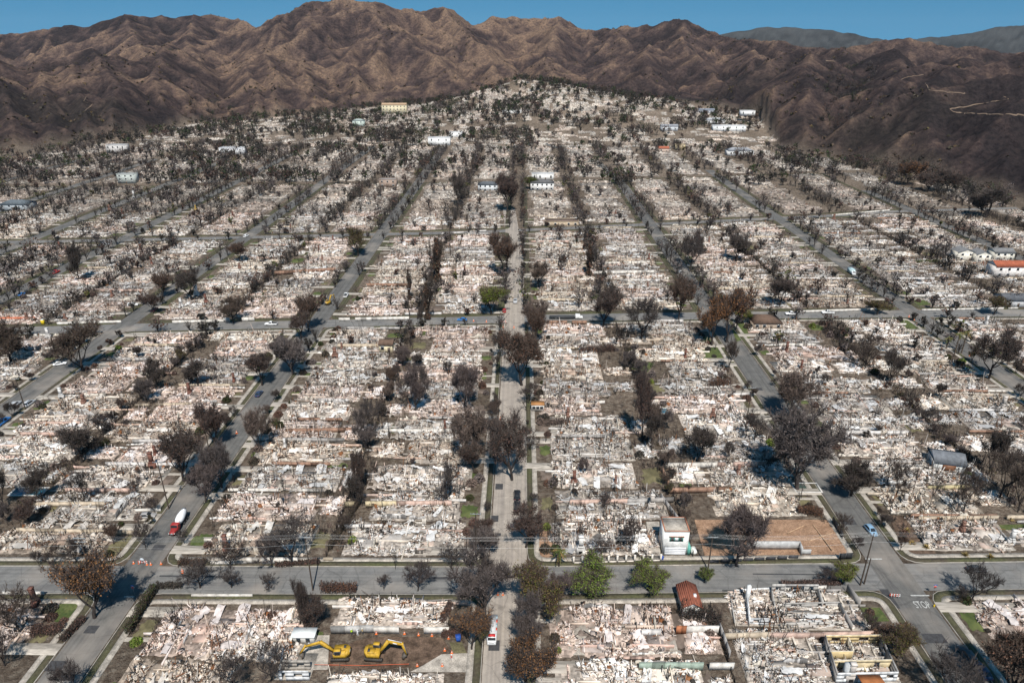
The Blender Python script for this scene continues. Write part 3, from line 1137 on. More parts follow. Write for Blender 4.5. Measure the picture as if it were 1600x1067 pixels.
for a in [('orange', 148, 866, 965, 84), ('bare', 32, 925, 992, 70), ('bare', 313, 874, 918, 52), ('bare', 362, 888, 918, 30), ('bare', 420, 896, 921, 22), ('bare', 653, 878, 923, 46), ('bare', 600, 896, 922, 18), ('bare', 705, 848, 886, 40), ('snag', 618, 855, 889, 12),
          ('grey', 757, 868, 962, 84), ('orange', 737, 948, 1014, 50), ('mixed', 752, 960, 1012, 26), ('mixed', 838, 886, 965, 84), ('grey', 868, 893, 940, 45), ('grey', 826, 938, 1015, 62), ('orange', 826, 998, 1085, 70), ('green', 920, 882, 926, 66), ('green', 1012, 887, 921, 54),
          ('green', 1100, 884, 910, 20), ('bare', 1293, 886, 912, 30), ('green', 1316, 883, 912, 34), ('bare', 1518, 876, 938, 46), ('bare', 1498, 915, 940, 20), ('bare', 365, 1022, 1075, 48), ('bare', 112, 1028, 1085, 44), ('bare', 425, 1005, 1062, 50), ('bare', 8, 985, 1040, 40),
          ('bare', 1478, 1015, 1095, 80), ('brown', 1572, 985, 1085, 95), ('brown', 492, 935, 985, 44), ('dark', 476, 905, 985, 26), ('snag', 245, 950, 982, 20), ('snag', 278, 940, 986, 26), ('snag', 300, 955, 982, 14), ('mixed', 1402, 985, 1028, 50), ('bare', 1352, 955, 990, 30),
          ('grey', 1150, 795, 884, 78), ('brown', 822, 795, 855, 62), ('brown', 800, 648, 750, 80), ('grey', 735, 640, 722, 60), ('brown', 740, 688, 736, 44), ('brown', 815, 508, 602, 68), ('bare', 780, 512, 562, 26), ('grey', 650, 568, 645, 46), ('grey', 726, 570, 642, 48), ('bare', 700, 715, 790, 34),
          ('bare', 578, 615, 690, 36), ('grey', 572, 655, 705, 34), ('grey', 1245, 645, 764, 118), ('dark', 1330, 718, 774, 56), ('bare', 1138, 522, 582, 24), ('grey', 1236, 582, 655, 62), ('brown', 1003, 570, 690, 34), ('dark', 1018, 640, 705, 26), ('dark', 1092, 660, 725, 56), ('bare', 1178, 640, 690, 40),
          ('dark', 128, 664, 722, 56), ('brown', 287, 672, 752, 62), ('brown', 336, 628, 703, 46), ('grey', 347, 690, 762, 50), ('grey', 322, 728, 784, 54), ('bare', 135, 732, 790, 30), ('grey', 408, 640, 705, 42), ('dark', 8, 725, 795, 34), ('dark', 68, 728, 785, 40), ('bare', 456, 806, 884, 66), ('grey', 425, 838, 884, 40),
          ('bare', 360, 846, 886, 46), ('bare', 228, 815, 858, 30), ('brown', 178, 820, 850, 24), ('bare', 85, 850, 884, 26), ('bare', 120, 838, 878, 30), ('bare', 62, 858, 884, 18), ('bare', 1400, 715, 775, 36), ('snag', 1426, 690, 768, 20), ('snag', 1452, 720, 792, 22), ('snag', 1484, 705, 800, 20), ('snag', 1385, 690, 760, 20), ('bare', 1560, 690, 780, 60), ('dark', 1545, 660, 740, 40), ('bare', 1505, 735, 800, 40), ('bare', 1590, 720, 800, 40),
          ('snag', 1160, 605, 668, 8), ('snag', 855, 805, 862, 10), ('snag', 866, 790, 858, 14), ('snag', 873, 800, 860, 10), ('bare', 985, 800, 862, 30), ('bare', 940, 838, 866, 34), ('snag', 448, 730, 792, 10), ('snag', 475, 725, 790, 8), ('snag', 497, 728, 790, 8), ('snag', 501, 760, 830, 8), ('brown', 565, 700, 770, 24), ('dark', 555, 740, 790, 30),
          ('dark', 130, 500, 580, 72), ('dark', 18, 502, 565, 54), ('brown', 410, 545, 602, 42), ('brown', 482, 458, 517, 36), ('grey', 458, 520, 585, 56), ('brown', 942, 448, 512, 54), ('bare', 1002, 455, 532, 60), ('brown', 1060, 430, 502, 38), ('orange', 1112, 462, 540, 44), ('orange', 1135, 445, 535, 50), ('green', 768, 446, 492, 40), ('brown', 786, 360, 432, 46), ('brown', 792, 268, 332, 40),
          ('dark', 716, 268, 322, 26), ('dark', 842, 410, 450, 36), ('grey', 838, 470, 520, 44), ('dark', 1545, 515, 592, 64), ('mixed', 1553, 460, 492, 30), ('mixed', 1370, 468, 492, 36), ('green', 1160, 484, 506, 22), ('dark', 310, 560, 605, 36), ('dark', 245, 570, 612, 30), ('bare', 1350, 520, 580, 36), ('dark', 1390, 545, 600, 34), ('brown', 835, 480, 540, 30), ('dark', 1218, 430, 480, 44), ('dark', 1150, 365, 410, 40), ('dark', 1080, 360, 415, 34), ('bare', 1078, 370, 425, 36), ('mixed', 560, 355, 400, 34), ('brown', 470, 485, 530, 30), ('brown', 255, 425, 465, 30), ('dark', 125, 375, 440, 24), ('dark', 300, 420, 470, 40), ('brown', 240, 455, 490, 26), ('dark', 365, 465, 505, 40), ('brown', 375, 375, 410, 30), ('column', 640, 420, 470, 14), ('column', 668, 440, 500, 20), ('column', 684, 370, 440, 18), ('column', 920, 380, 430, 16), ('green', 828, 275, 296, 18), ('dark', 1540, 290, 340, 50), ('brown', 1480, 265, 300, 40), ('orange', 1418, 250, 290, 34), ('brown', 1450, 270, 300, 40)]:
    T(*a)
# street trees and back-fence trees that nobody placed by eye
rt = random.Random(5)
taken = [(t_[1], t_[2], t_[4] / 2 + 3.5) for t_ in TREES]


def free(x, y, m=0):
    return all((x - a) ** 2 + (y - b) ** 2 > (rad + m) ** 2 for a, b, rad in taken)


for r, c, quad, lo, hi in BLOCKS:
    if r == 0 or r > 4:
        continue
    xa, xb = STREETS[c], STREETS[c + 1]
    mid = (xa + xb) / 2
    for line, off, gap, pr in (('a', 5.9 if r < 2 else 4.6, 7.5, .8), ('b', -5.9 if r < 2 else -4.6, 7.5, .8), ('m', 0, 4.6, .92), ('i', 0, 3.6 if r == 1 else 3.0, .62 if r == 1 else .75)):
        x0 = {'a': xa + off, 'b': xb + off, 'm': mid, 'i': mid}[line]
        y = lo(x0) + rt.uniform(4, 10)
        while y < hi(x0) - 4:
            if line == 'i':
                x = rt.uniform(xa + 14, xb - 14)
            else:
                x = x0 + rt.gauss(0, 2.2 if line == 'm' else .5)
            q = proj(x, y)
            dens = pr * (1.35 if q[0] > 1330 else 1.0) * (.8 if r == 1 and line == 'i' else 1)
            if rt.random() < dens and -30 < q[0] < 1630 and q[1] < 1075 and free(x, y, (1.0 if line != 'i' else .6) if r < 2 else -.6) and y < float(edge(x, y)) - 5:
                right = q[0] > 1330
                kind = rt.choices(['bare', 'snag', 'grey', 'brown', 'dark', 'column', 'mixed'], [30, 18 if line != 'a' else 8, 24, 16, 14 + (20 if right else 0), 5 if line == 'm' else 1, 4])[0]
                h_ = {'bare': rt.uniform(4, 9.5), 'snag': rt.uniform(4, 10), 'grey': rt.uniform(4.5, 10.5), 'brown': rt.uniform(4.5, 11), 'dark': rt.uniform(3.5, 9.5), 'column': rt.uniform(5, 9), 'mixed': rt.uniform(4, 8)}[kind]
                cn_ = float(vnoise(np.array(x / 30), np.array(y / 30), 63))
                if r >= 2 and rt.random() > .85 + .8 * cn_:
                    y += gap * rt.uniform(.6, 1.4)
                    continue
                h_ *= rt.choice([.55, .7, .85, 1.0]) if line != 'i' else rt.choice([.35, .45, .6, .8])
                h_ *= 1 + (.2 + .6 * max(cn_, 0) if r >= 2 else 0) + (.15 if r >= 3 else 0)
                w_ = h_ * rt.uniform(.45, .75) * (1.2 if r >= 2 else 1)
                TREES.append((kind, x, y, h_, w_, False))
                taken.append((x, y, w_ / 2))
            y += gap * rt.uniform(.6, 1.4)

for rx_ in (1, 2):                                     # rows along the cross-roads
    x = -330.0
    while x < 330:
        x += rt.uniform(5, 16)
        for sg in (-1, 1):
            y = XY(rx_, x) + sg * 6.4
            q = proj(x, y)
            if rt.random() < .5 and -20 < q[0] < 1620 and free(x, y, 1.0) and min(abs(x - s_) for s_ in STREETS) > 7:
                kind = rt.choice(['bare', 'grey', 'brown', 'dark', 'snag'])
                h_ = rt.uniform(3, 7)
                TREES.append((kind, x, y, h_, h_ * rt.uniform(.5, .8), False))
                taken.append((x, y, h_ * .3))


def far_tree_arrays(b, r, kind, x, y, z, h, w, n=0):
    """a light-weight tree for the distance: trunk, limbs and some hundred leaf clumps"""
    pal = {'grey': GREY, 'brown': BROWN, 'dark': DARK, 'mixed': MIXED, 'green': GREEN, 'orange': ORANGE, 'dgreen': DGREEN}.get(kind, DARK)
    P = np.array([x, y, z])
    b.tube([P, P + (0, 0, h * .5)], [.25, .12], (.02, .018, .017), sides=3, cap=False)
    big = n > 0
    n = n or (24 if kind in ('bare', 'snag') else 76)
    k = 9
    cen = np.stack([r.normal(0, w * .27, k), r.normal(0, w * .27, k), h * r.uniform(.4, .95, k)], -1)
    m = 12 if big else 30                              # limbs that fan out from the fork
    d = np.stack([r.normal(0, w * .34, m), r.normal(0, w * .34, m), h * r.uniform(.55, 1.0, m)], -1)
    a0 = P + np.stack([np.zeros(m), np.zeros(m), h * r.uniform(.1, .45, m)], -1)
    e = P + d
    s_ = np.cross(e - a0, r.normal(0, 1, (m, 3)))
    s_ /= np.linalg.norm(s_, axis=1)[:, None] + 1e-6
    wd_ = .16 if big else .10
    b.add(np.stack([a0 - s_ * wd_, a0 + s_ * wd_, e + s_ * wd_ * .4, e - s_ * wd_ * .4], 1).reshape(-1, 3), np.arange(4 * m).reshape(-1, 4), np.array([.05, .042, .038]) * r.uniform(.6, 1.5, (m, 1)))
    pal = np.array(pal) * (.7 if kind not in ('green', 'mixed') else .9)
    leaf_cloud(b, r, cen + P, n, (1.15 if big else .72 if n > 70 else .45), pal, w * .15)


order = sorted(range(len(TREES)), key=lambda i: (not TREES[i][5], TREES[i][2]))
NEAR_T = [TREES[i] for i in order[:310]]
FAR_T = [TREES[i] for i in order[310:]]

# ------------------------------------------------------------------ labels are made to single each thing out
REG = []


def reg(o, label, cat, size=1.0, group=None):
    o['category'] = cat
    if group:
        o['group'] = group
    REG.append((o, label, size))
    return o


def finish_labels():
    d = {}
    for o, l, s in REG:
        d.setdefault(l, []).append((o, s))
    for l, v in d.items():
        if len(v) == 1:
            v[0][0]['label'] = l
            continue
        v.sort(key=lambda q: q[0].location.y)
        w = ['nearer', 'farther'] if len(v) == 2 else ['nearest', 'second-nearest', 'third-nearest', 'fourth-nearest', 'fifth-nearest', 'sixth-nearest', 'seventh-nearest', 'eighth-nearest', 'ninth-nearest'][:len(v) - 1] + ['farthest']
        for (o, s), p_ in zip(v, w + ['other'] * 20):
            o['label'] = p_ + ' ' + l


# ------------------------------------------------------------------ trees
def place_tree(kind, x, y, h, w, r, name=None):
    tm, cm, rx = r.choice(TREEP[kind])
    z = float(zt(x, y))
    o = obj(name or {'bare': 'bare_tree', 'snag': 'charred_tree', 'column': 'cypress_tree', 'green': 'leafy_tree'}.get(kind, 'scorched_tree'), None, None, (x, y, z), r.uniform(0, 6.3), (w / rx * .92, w / rx * .92, h / 10))
    obj('trunk', tm, o)
    obj('crown', cm, o)
    return reg(o, LOOK[kind] + ' tree ' + where(x, y), 'tree', h, 'burnt and living trees of the town')


CLEAR_Z = [(-49, -11.5, 99.5, 113.6), (33.5, 48.0, 131, 153), (47.5, 84, 133.5, 150.5)]
r_t = random.Random(3)
for kind, x, y, h, w, ex in NEAR_T:
    place_tree(kind, x, y, h, w, r_t)
fr = np.random.default_rng(8)
fb = B()
for kind, x, y, h, w, ex in FAR_T:
    far_tree_arrays(fb, fr, kind, x, y, float(zt(x, y)), h, w)
# the woods and garden trees of the far slopes
ntr = 0
while ntr < 1900:
    y = fr.uniform(620, 1400)
    x = fr.uniform(-.85, .85) * y
    e_ = float(edge(x, y))
    if y > e_ + 25 or (y < 860 and fr.random() < .55):
        continue
    cl = float(vnoise(np.array(x / 45), np.array(y / 45), 77))
    if fr.random() > .45 + .9 * cl:
        continue
    kind = fr.choice(['dark', 'brown', 'grey', 'dgreen', 'bare'], p=[.36, .2, .14, .22, .08])
    h = fr.uniform(4, 9) + 6 * max(cl, 0)
    far_tree_arrays(fb, fr, kind, x, y, float(zt(x, y)), h, h * fr.uniform(.6, 1.0), 60)
    ntr += 1
for k in range(620):                                   # garden trees packed on the knoll
    x, y = fr.normal(20, 190), fr.normal(1190, 120)
    if y > float(edge(x, y)) + 15 or y < 900:
        continue
    h = fr.uniform(5, 11)
    far_tree_arrays(fb, fr, fr.choice(['dark', 'dgreen', 'brown', 'grey'], p=[.35, .35, .2, .1]), x, y, float(zt(x, y)), h, h * fr.uniform(.7, 1.0), 60)
# canyon woods to the right and at the foot of the slopes
for k in range(260):
    if k < 90:
        p_ = PD(fr.uniform(1280, 1350), 200, fr.uniform(880, 1250))
    elif k < 130:
        p_ = PD(fr.uniform(300, 370), 200, fr.uniform(1090, 1250))
    else:
        q_ = fr.uniform(1330, 1620)
        p_ = (PD(q_, 200, 1000)[0] / 1000, 1.0, 0)
        e_ = float(np.interp(p_[0], EDGE_Q, EDGE_D)) + fr.uniform(-25, 22)
        p_ = (p_[0] * e_, e_, 0)
    h = fr.uniform(5, 12)
    far_tree_arrays(fb, fr, fr.choice(['brown', 'dark', 'grey', 'dgreen'], p=[.4, .3, .15, .15]), p_[0], p_[1], float(zt(p_[0], p_[1])), h, h)
tag(fb.obj('far_trees', M_LEAF), 'mass of dark burnt trees across the far streets and hill foot', 'far trees', kind='stuff')
# charred stems, saplings and scrub between the ruins, far too many to count
cs = np.random.default_rng(77)
tb_ = B()
for r, c, quad, lo, hi in BLOCKS:
    if r == 0 or r > 3:
        continue
    xa, xb = STREETS[c] + 8.5, STREETS[c + 1] - 8.5
    mid = (xa + xb) / 2
    n = int((hi(mid) - lo(mid)) * {1: 4.2, 2: 3.2, 3: 1.6}[r])
    for _ in range(n):
        if cs.random() < .45:
            x = mid + cs.normal(0, 2.6)
        else:
            x = cs.uniform(xa, xb)
        y = cs.uniform(lo(x) + 4, hi(x) - 4)
        q = proj(x, y)
        if not (-20 < q[0] < 1620) or y > float(edge(x, y)) - 5 or (q[0] < 1250 and cs.random() < .35) or any(a < x < b and c_ < y < d for a, b, c_, d in CLEAR_Z):
            continue
        h = cs.gamma(2.6, .9) + .7
        m = int(cs.integers(2, 6))
        z = float(zt(x, y)) if y > 560 else 0.0
        a0 = np.array([x, y, z]) + np.c_[cs.normal(0, .35, (m, 2)), np.zeros(m)]
        e = a0 + np.c_[cs.normal(0, h * .14, (m, 2)), h * cs.uniform(.5, 1.1, m)]
        for i_ in range(m):
            tb_.tube([a0[i_], e[i_]], [.075, .035], (.045, .037, .034), 3, False)
        k = 10
        j_ = cs.integers(0, m, k)
        st_ = a0[j_] + (e - a0)[j_] * cs.uniform(.3, 1, (k, 1))
        en = st_ + np.c_[cs.normal(0, h * .17, (k, 2)), h * cs.uniform(.0, .28, k)]
        s_ = np.cross(en - st_, cs.normal(0, 1, (k, 3)))
        s_ /= np.linalg.norm(s_, axis=1)[:, None] + 1e-6
        tb_.add(np.stack([st_ - s_ * .04, st_ + s_ * .04, en + s_ * .02, en - s_ * .02], 1).reshape(-1, 3), np.arange(4 * k).reshape(-1, 4), (.05, .042, .038))
        if cs.random() < .3:
            leaf_cloud(tb_, cs, np.array([[x, y, z + h * .3]]), 16, .3, BROWN if cs.random() < .5 else OLIVE, h * .2)
tag(tb_.obj('charred_stems', M_BARK), 'charred stems and dead scrub scattered between the ruins', 'dead scrub', kind='stuff')
# chaparral stubs on the hills
sb = B()
ns = 0
while ns < 5200:
    y = fr.uniform(650, 2900)
    x = fr.uniform(-.9, .9) * y
    e_ = float(edge(x, y))
    if y < e_ + 10:
        continue
    if fr.random() > .35 + float(vnoise(np.array(x / 80), np.array(y / 80), 55)):
        continue
    z = float(zt(x, y))
    s = fr.uniform(1.2, 3.6)
    leaf_cloud(sb, fr, np.array([[x, y, z + s * .35], [x + s * .4, y, z + s * .3], [x - s * .4, y + .3 * s, z + s * .25]]), 9, s * .75, DARK + OLIVE, s * .25)
    ns += 1
tag(sb.obj('hillside_shrubs', M_LEAF), 'scattered dark burnt scrub over the brown hills', 'scrub', kind='stuff')

# ------------------------------------------------------------------ lots
def gb(px0, py0, px1, py1):
    a = [G(px0, py0), G(px1, py0), G(px0, py1), G(px1, py1)]
    return min(q[0] for q in a), max(q[0] for q in a), min(q[1] for q in a), max(q[1] for q in a)


CLEAR = []                                            # ground kept free of ordinary ruins: (x0, x1, y0, y1)
CLEAR.append((-49, -11.5, 99.5, 113.6))               # dig site with the excavators
CLEAR.append((33.5, 46.0, 134, 153))                  # surviving garage house
CLEAR.append((47.5, 84, 133.5, 150.5))                # excavated pit
CLEAR.append((62, 86, 90, 113.5))                     # roofless shell house
CLEAR.append((47, 62, 115, 126))                      # red roofed hut


def blocked(x0, x1, y0, y1, m=0):
    return any(x0 < b - m and x1 > a + m and y0 < d - m and y1 > c + m for a, b, c, d in CLEAR)


TONE = ['pale', 'pinkish', 'ashen', 'chalky', 'tan', 'pink-tinged', 'grey', 'cream']
TINT = [(1.03, .99, .96), (1.02, .91, .87), (.84, .83, .82), (1.08, 1.06, 1.04), (.90, .83, .76), (1.03, .94, .91), (.66, .65, .65), (1.03, .98, .91)]


SQ = [(-.5, -.5, 0), (.5, -.5, 0), (.5, .5, 0), (-.5, .5, 0)]


def blob(seed, mat, name):
    # a bitten, uneven patch of ground
    r = np.random.default_rng(seed)
    n = 22
    t_ = np.arange(n) / n * 2 * math.pi
    k = 1 / np.maximum(np.abs(np.cos(t_)), np.abs(np.sin(t_)))
    q = .5 * np.minimum(k, 1.25) * r.uniform(.62, 1.0, n)
    V_ = np.vstack([np.stack([q * np.cos(t_), q * np.sin(t_), 0 * t_], -1), [(0, 0, 0)]])
    return mk_mesh(name, V_, None, [(i, (i + 1) % n, n) for i in range(n)], mat=mat)


LAWNU = [blob(i, M_GRASS, 'lawn') for i in range(5)]
LAWND = [blob(i, M_DRYGR, 'lawn') for i in range(5, 10)]
PADC = mk_mesh('front_path', SQ, [(0, 1, 2, 3)], mat=M_CONC)
M_SCORCH = mat_flat('scorched_soil', (.13, .10, .08), 1, .4, .4, nscale2=3)
PADS = [blob(i, M_SCORCH, 'bare_yard') for i in range(10, 15)]
DRIVE = B().box((0, 0, 0), (1, 1, .012)).mesh('driveway', M_CONC)
far_b = B()
FARP = [rubble_mesh(400 + i, 13, 30, 95, True) for i in range(6)]
FARH = [rubble_mesh(450 + i, 13, 30, 52, True) for i in range(5)]
FARHA = [(np.concatenate(f.V), np.concatenate(f.Q), np.concatenate(f.qc)) for f in FARH]
FARA = [(np.concatenate(f.V), np.concatenate(f.Q), np.concatenate(f.qc)) for f in FARP]
GWC = [(.70, .66, .60), (.55, .46, .35), (.58, .42, .35), (.40, .38, .36), (.66, .63, .60), (.34, .21, .15)]
GWN = ['white', 'tan', 'pink', 'grey', 'pale', 'brown']


def garden_wall_mesh(L, h, col, seed=0, cracked=True):
    """stucco wall in bays with a coping and a few scorch stains"""
    r = np.random.default_rng(seed)
    b = B()
    n = max(2, int(L / 2.4))
    for i in range(n):
        if cracked and r.random() < .06:
            continue
        xa, xb = -L / 2 + L * i / n, -L / 2 + L * (i + 1) / n
        c = np.array(col) * r.uniform(.82, 1.08)
        if r.random() < .14:
            c = c * .5
        b.box(((xa + xb) / 2, 0, h / 2), (xb - xa - .03, .18, h), c)
        b.box(((xa + xb) / 2, 0, h + .04), (xb - xa + .04, .27, .08), c * .9)
        b.box((xa, 0, h * .5), (.10, .26, h * 1.02), c * .8)
    return b.mesh('garden_wall', M_MASON)


GWP = [[garden_wall_mesh(22, 1.5, GWC[k], 40 + k + 10 * j) for j in range(2)] for k in range(6)]
FENP = []
for s_ in range(4):
    r = np.random.default_rng(70 + s_)
    b = B()
    n = 52
    xs_ = np.linspace(-6.5, 6.5, n)
    keep = r.random(n) > .22
    hh = r.uniform(.5, 1.9, n)
    b.boxes(np.stack([xs_, r.normal(0, .05, n), hh / 2], -1)[keep], np.stack([np.full(n, .2), np.full(n, .04), hh], -1)[keep], eul(r.normal(0, .08, n), r.normal(0, .05, n), np.zeros(n))[keep], (np.array([.03, .025, .022]) * r.uniform(.5, 2, (n, 1)))[keep])
    for i in range(7):
        b.box((-6.5 + i * 2.16, .08, .9), (.12, .12, 1.9), (.025, .02, .018))
    b.box((0, .07, .5), (13, .05, .1), (.03, .025, .02))
    FENP.append(b.mesh('charred_fence', M_BARK))


def hedge_mesh(seed, L, w, h, pal, dens=330):
    r = np.random.default_rng(seed)
    b = B()
    n = int(dens * L)
    u = r.uniform(-L / 2, L / 2, n)
    env = h * (.82 + .2 * vnoise(u * .7, u * 0, seed))
    P = np.stack([u, r.uniform(-w / 2, w / 2, n), r.uniform(.05, 1, n) ** .7 * env], -1)
    leaf_cloud(b, r, P, n, .17, pal, .06)
    k = int(L * 14)
    u = r.uniform(-L / 2, L / 2, k)
    hh = h * r.uniform(.6, 1.15, k)
    b.boxes(np.stack([u, r.uniform(-w / 2, w / 2, k), hh / 2], -1), np.stack([np.full(k, .05), np.full(k, .05), hh], -1), eul(r.normal(0, .15, k), r.normal(0, .15, k), np.zeros(k)), np.array([.03, .025, .022]))
    return b


rl = random.Random(21)
rn = np.random.default_rng(21)
LOTS = []
for r, c, quad, lo, hi in BLOCKS:
    xa, xb = STREETS[c], STREETS[c + 1]
    for side, s, sg in (('right', xa, 1), ('left', xb, -1)):
        xf = s + sg * (RW + 3.2)
        depth = (xb - xa) / 2 - RW - 3.2
        xm = s + sg * 22
        y0 = 45.0 if r == 0 else XY(r - 1, xm) + 8.2
        y1 = XY(r, xm) - 8.2 if r < 4 else 860
        n = nlots(r, y0, y1)
        for k in range(n):
            ya, yb = y0 + (y1 - y0) * k / n, y0 + (y1 - y0) * (k + 1) / n
            q = proj(xm, (ya + yb) / 2)
            if q[2] < 5 or not (-60 < q[0] < 1660) or q[1] > 1115:
                continue
            if (ya + yb) / 2 > float(edge(xm, (ya + yb) / 2)) - 8:
                continue
            LOTS.append(((ya + yb) / 2, r, c, side, s, sg, xf, depth, ya, yb, k))
LOTS.sort(key=lambda v: v[0])
nru = 0
for li, (yc, r, c, side, s, sg, xf, depth, ya, yb, k) in enumerate(LOTS):
    wd = yb - ya
    x_in = lambda d: xf + sg * d
    D_ = min(rl.uniform(22, 31), depth - 5)
    SB = rl.uniform(1.8, 6.0)
    D_ = min(D_, depth - SB)
    cx_ = x_in(SB + D_ / 2)
    if blocked(min(x_in(6), x_in(6 + D_)), max(x_in(6), x_in(6 + D_)), ya + .5, yb - .5, 3.0):
        continue
    z0 = float(zt(cx_, yc))
    if nru >= 300 or r > 3:                           # beyond the 300 nearest, ruins merge into one mass
        V_, Q_, C_ = FARA[rl.randrange(6)]
        a_ = math.pi / 2 * sg
        S_ = V_ * np.array([wd / 13.2, min(30, depth - 2) / 30, 1.15])
        W_ = np.stack([cx_ - sg * S_[:, 1] * 1.0, yc + S_[:, 0], S_[:, 2] + (zt(cx_ - sg * S_[:, 1], yc + S_[:, 0]) if yc > 560 else 0)], -1)
        far_b.add(W_, Q_[:, ::-1] if sg > 0 else Q_[:, ::-1], C_ * np.array(rl.choice([(1, .98, .96), (1, .92, .88), (.78, .77, .76), (1.05, 1.03, 1.01), (.88, .82, .77)])) * rl.uniform(.6, 1.0) * (1 if abs(cx_ / yc) < .35 else .82))
        continue
    nru += 1
    tone = rl.choices(range(8), [5, 4, 4, 4, 2, 4, 3, 3])[0]
    pq = proj(cx_, yc)[0]
    if (pq > 1230 or pq < 260) and rl.random() < .55:  # darker tints near both sides put lens fall-off and shading into the colour
        tone = rl.choice([2, 6, 4, 2, 1])
    lab = '%s burnt house ruin, %s' % (TONE[tone], where(cx_, yc, False))
    root = obj('burnt_house', None, None, (cx_, yc, z0), math.pi / 2 * sg)      # local y runs from back to street
    reg(root, lab, 'ruin', 1, 'burnt house ruins')
    fl = 1 if rl.random() < .5 else -1
    o = obj('rubble', RUB[rl.randrange(10)], root, (0, 0, 0), 0, (wd / 13.6 * fl, D_ / 25, rl.uniform(.8, 1.15)))
    o['kind'] = 'stuff'
    vb_ = rl.uniform(.72, 1.05)
    o.color = (*[v * vb_ for v in TINT[tone]], 1)
    if rl.random() < .45:
        obj('foundation', SLAB, root, (0, rl.uniform(-2, 2), .004), 0, (wd / 15, D_ / 27, 1))
    for _ in range(rl.choice([2, 3, 4, 5, 6])):
        along = rl.random() < .62
        obj('wall', rl.choice(WALLP), root, ((rl.choice((-1, 1)) * wd * .42 if along else rl.uniform(-3, 3)), rl.uniform(-D_ * .4, D_ * .4), 0), math.pi / 2 if along else 0, (rl.uniform(.8, 1.4), 1, rl.uniform(.7, 1.25)))
    if rl.random() < .24:
        obj('chimney', rl.choice(CHIM), root, (rl.uniform(-.35, .35) * wd, rl.uniform(-.35, .4) * D_, 0), rl.choice([0, math.pi / 2, math.pi]), rl.uniform(.8, 1.15))
    blk = BLK.get((r, c))
    if blk is None:
        continue
    if depth - SB - D_ > 4 and rl.random() < .8:      # garage or shed behind
        cg = x_in(SB + D_ + (depth - SB - D_) / 2)
        g_ = obj('garage_ruin', None, None, (cg, yc + rl.uniform(-1.5, 1.5), z0), math.pi / 2 * sg)
        reg(g_, '%s rubble of a back-yard shed %s' % (TONE[tone], where(cx_, yc, False)), 'ruin', 1, 'back yard ruins')
        o = obj('rubble', RUBS[rl.randrange(4)], g_, (0, 0, 0), 0, (wd / 15 * rl.uniform(.6, 1), (depth - SB - D_) / 10.5, .8))
        o['kind'] = 'stuff'
        o.color = (*TINT[tone], 1)
        for _ in range(rl.choice([0, 1, 2])):
            obj('wall', rl.choice(WALLP), g_, (rl.uniform(-3, 3), rl.uniform(-2, 2), 0), rl.choice([0, math.pi / 2]))
    # front yard
    cyd = x_in(3.4)
    if rl.random() < .6:
        green = rl.random() < .62
        obj('lawn', rl.choice(LAWNU if green else LAWND), blk, (x_in(rl.uniform(2.9, 3.5)), yc + rl.uniform(-2, 2), .03), 0, (rl.uniform(3.5, 5.6), wd * rl.uniform(.3, .6), 1))
    else:
        obj('bare_yard', rl.choice(PADS), blk, (cyd, yc, .03), 0, (4.5, wd * rl.uniform(.3, .6), 1))
    if rl.random() < .6:
        yd = ya + 2.2 if rl.random() < .5 else yb - 2.2
        L_ = rl.choice([9, 14, 22])
        obj('driveway', DRIVE, blk, (s + sg * (RW + .05 + (3.2 + L_) / 2), yd, .148), 0, (3.2 + L_, 3.1, 1))
    if rl.random() < .45:
        obj('front_path', PADC, blk, (x_in(2.6), yc + rl.uniform(-3, 3), .036), 0, (5.4, 1.2, 1))
    if rl.random() < .5:
        obj('yard_patch', rl.choice(PADS + LAWND[:3] + LAWNU[:3]), blk, (x_in(depth - rl.uniform(4, 8)), yc, .04), 0, (rl.uniform(5, 9), wd * rl.uniform(.4, .8), 1))
    # walls and fences on the lot lines
    if rl.random() < .40:
        kk = rl.randrange(6)
        L_ = rl.uniform(.5, 1.25) * 22
        o = obj('garden_wall', rl.choice(GWP[kk]), None, (x_in(rl.uniform(14, 20)), yb - .1, z0), 0, (L_ / 22, 1, rl.uniform(.6, 1.15)))
        reg(o, '%s stucco garden wall at far side of %s' % (GWN[kk], where(cx_, yc, False)), 'garden wall', L_, 'walls between lots')
    if sg > 0 and rl.random() < .62:
        o = obj('charred_fence', rl.choice(FENP), None, (x_in(depth - .3), yc, z0), math.pi / 2, (wd / 13.4, 1, rl.uniform(.7, 1.1)))
        reg(o, 'charred board fence behind ' + where(cx_, yc, False), 'fence', 1, 'charred back fences')
# the town on the far slopes, built in the same way as the far streets
nf = 0
while nf < 1300:
    y = fr.uniform(860, 1330)
    x = fr.uniform(-.85, .62) * y
    if nf > 900:                                       # the knoll is built up more closely
        x, y = fr.normal(40, 170), fr.uniform(1050, 1330)
    if y > float(edge(x, y)) - 10:
        continue
    nf += 1
    V_, Q_, C_ = FARHA[rl.randrange(5)]
    a_ = rl.choice([0, 1.57]) + rl.gauss(0, .15)
    f_ = rl.uniform(.55, .95)
    S_ = V_ * np.array([f_, f_ * .8, 1.3])
    wx_, wy_ = x + S_[:, 0] * math.cos(a_) - S_[:, 1] * math.sin(a_), y + S_[:, 0] * math.sin(a_) + S_[:, 1] * math.cos(a_)
    far_b.add(np.stack([wx_, wy_, S_[:, 2] + zt(wx_, wy_)], -1), Q_, C_ * np.array(rl.choice([(1, 1, .98), (1, .92, .87), (.85, .85, .85), (1.05, 1.03, 1)])) * rl.uniform(.75, 1.1))
tag(far_b.obj('far_rubble', M_RUBFAR), 'pale rubble of burnt houses across the far streets and slopes', 'far ruins', kind='stuff')

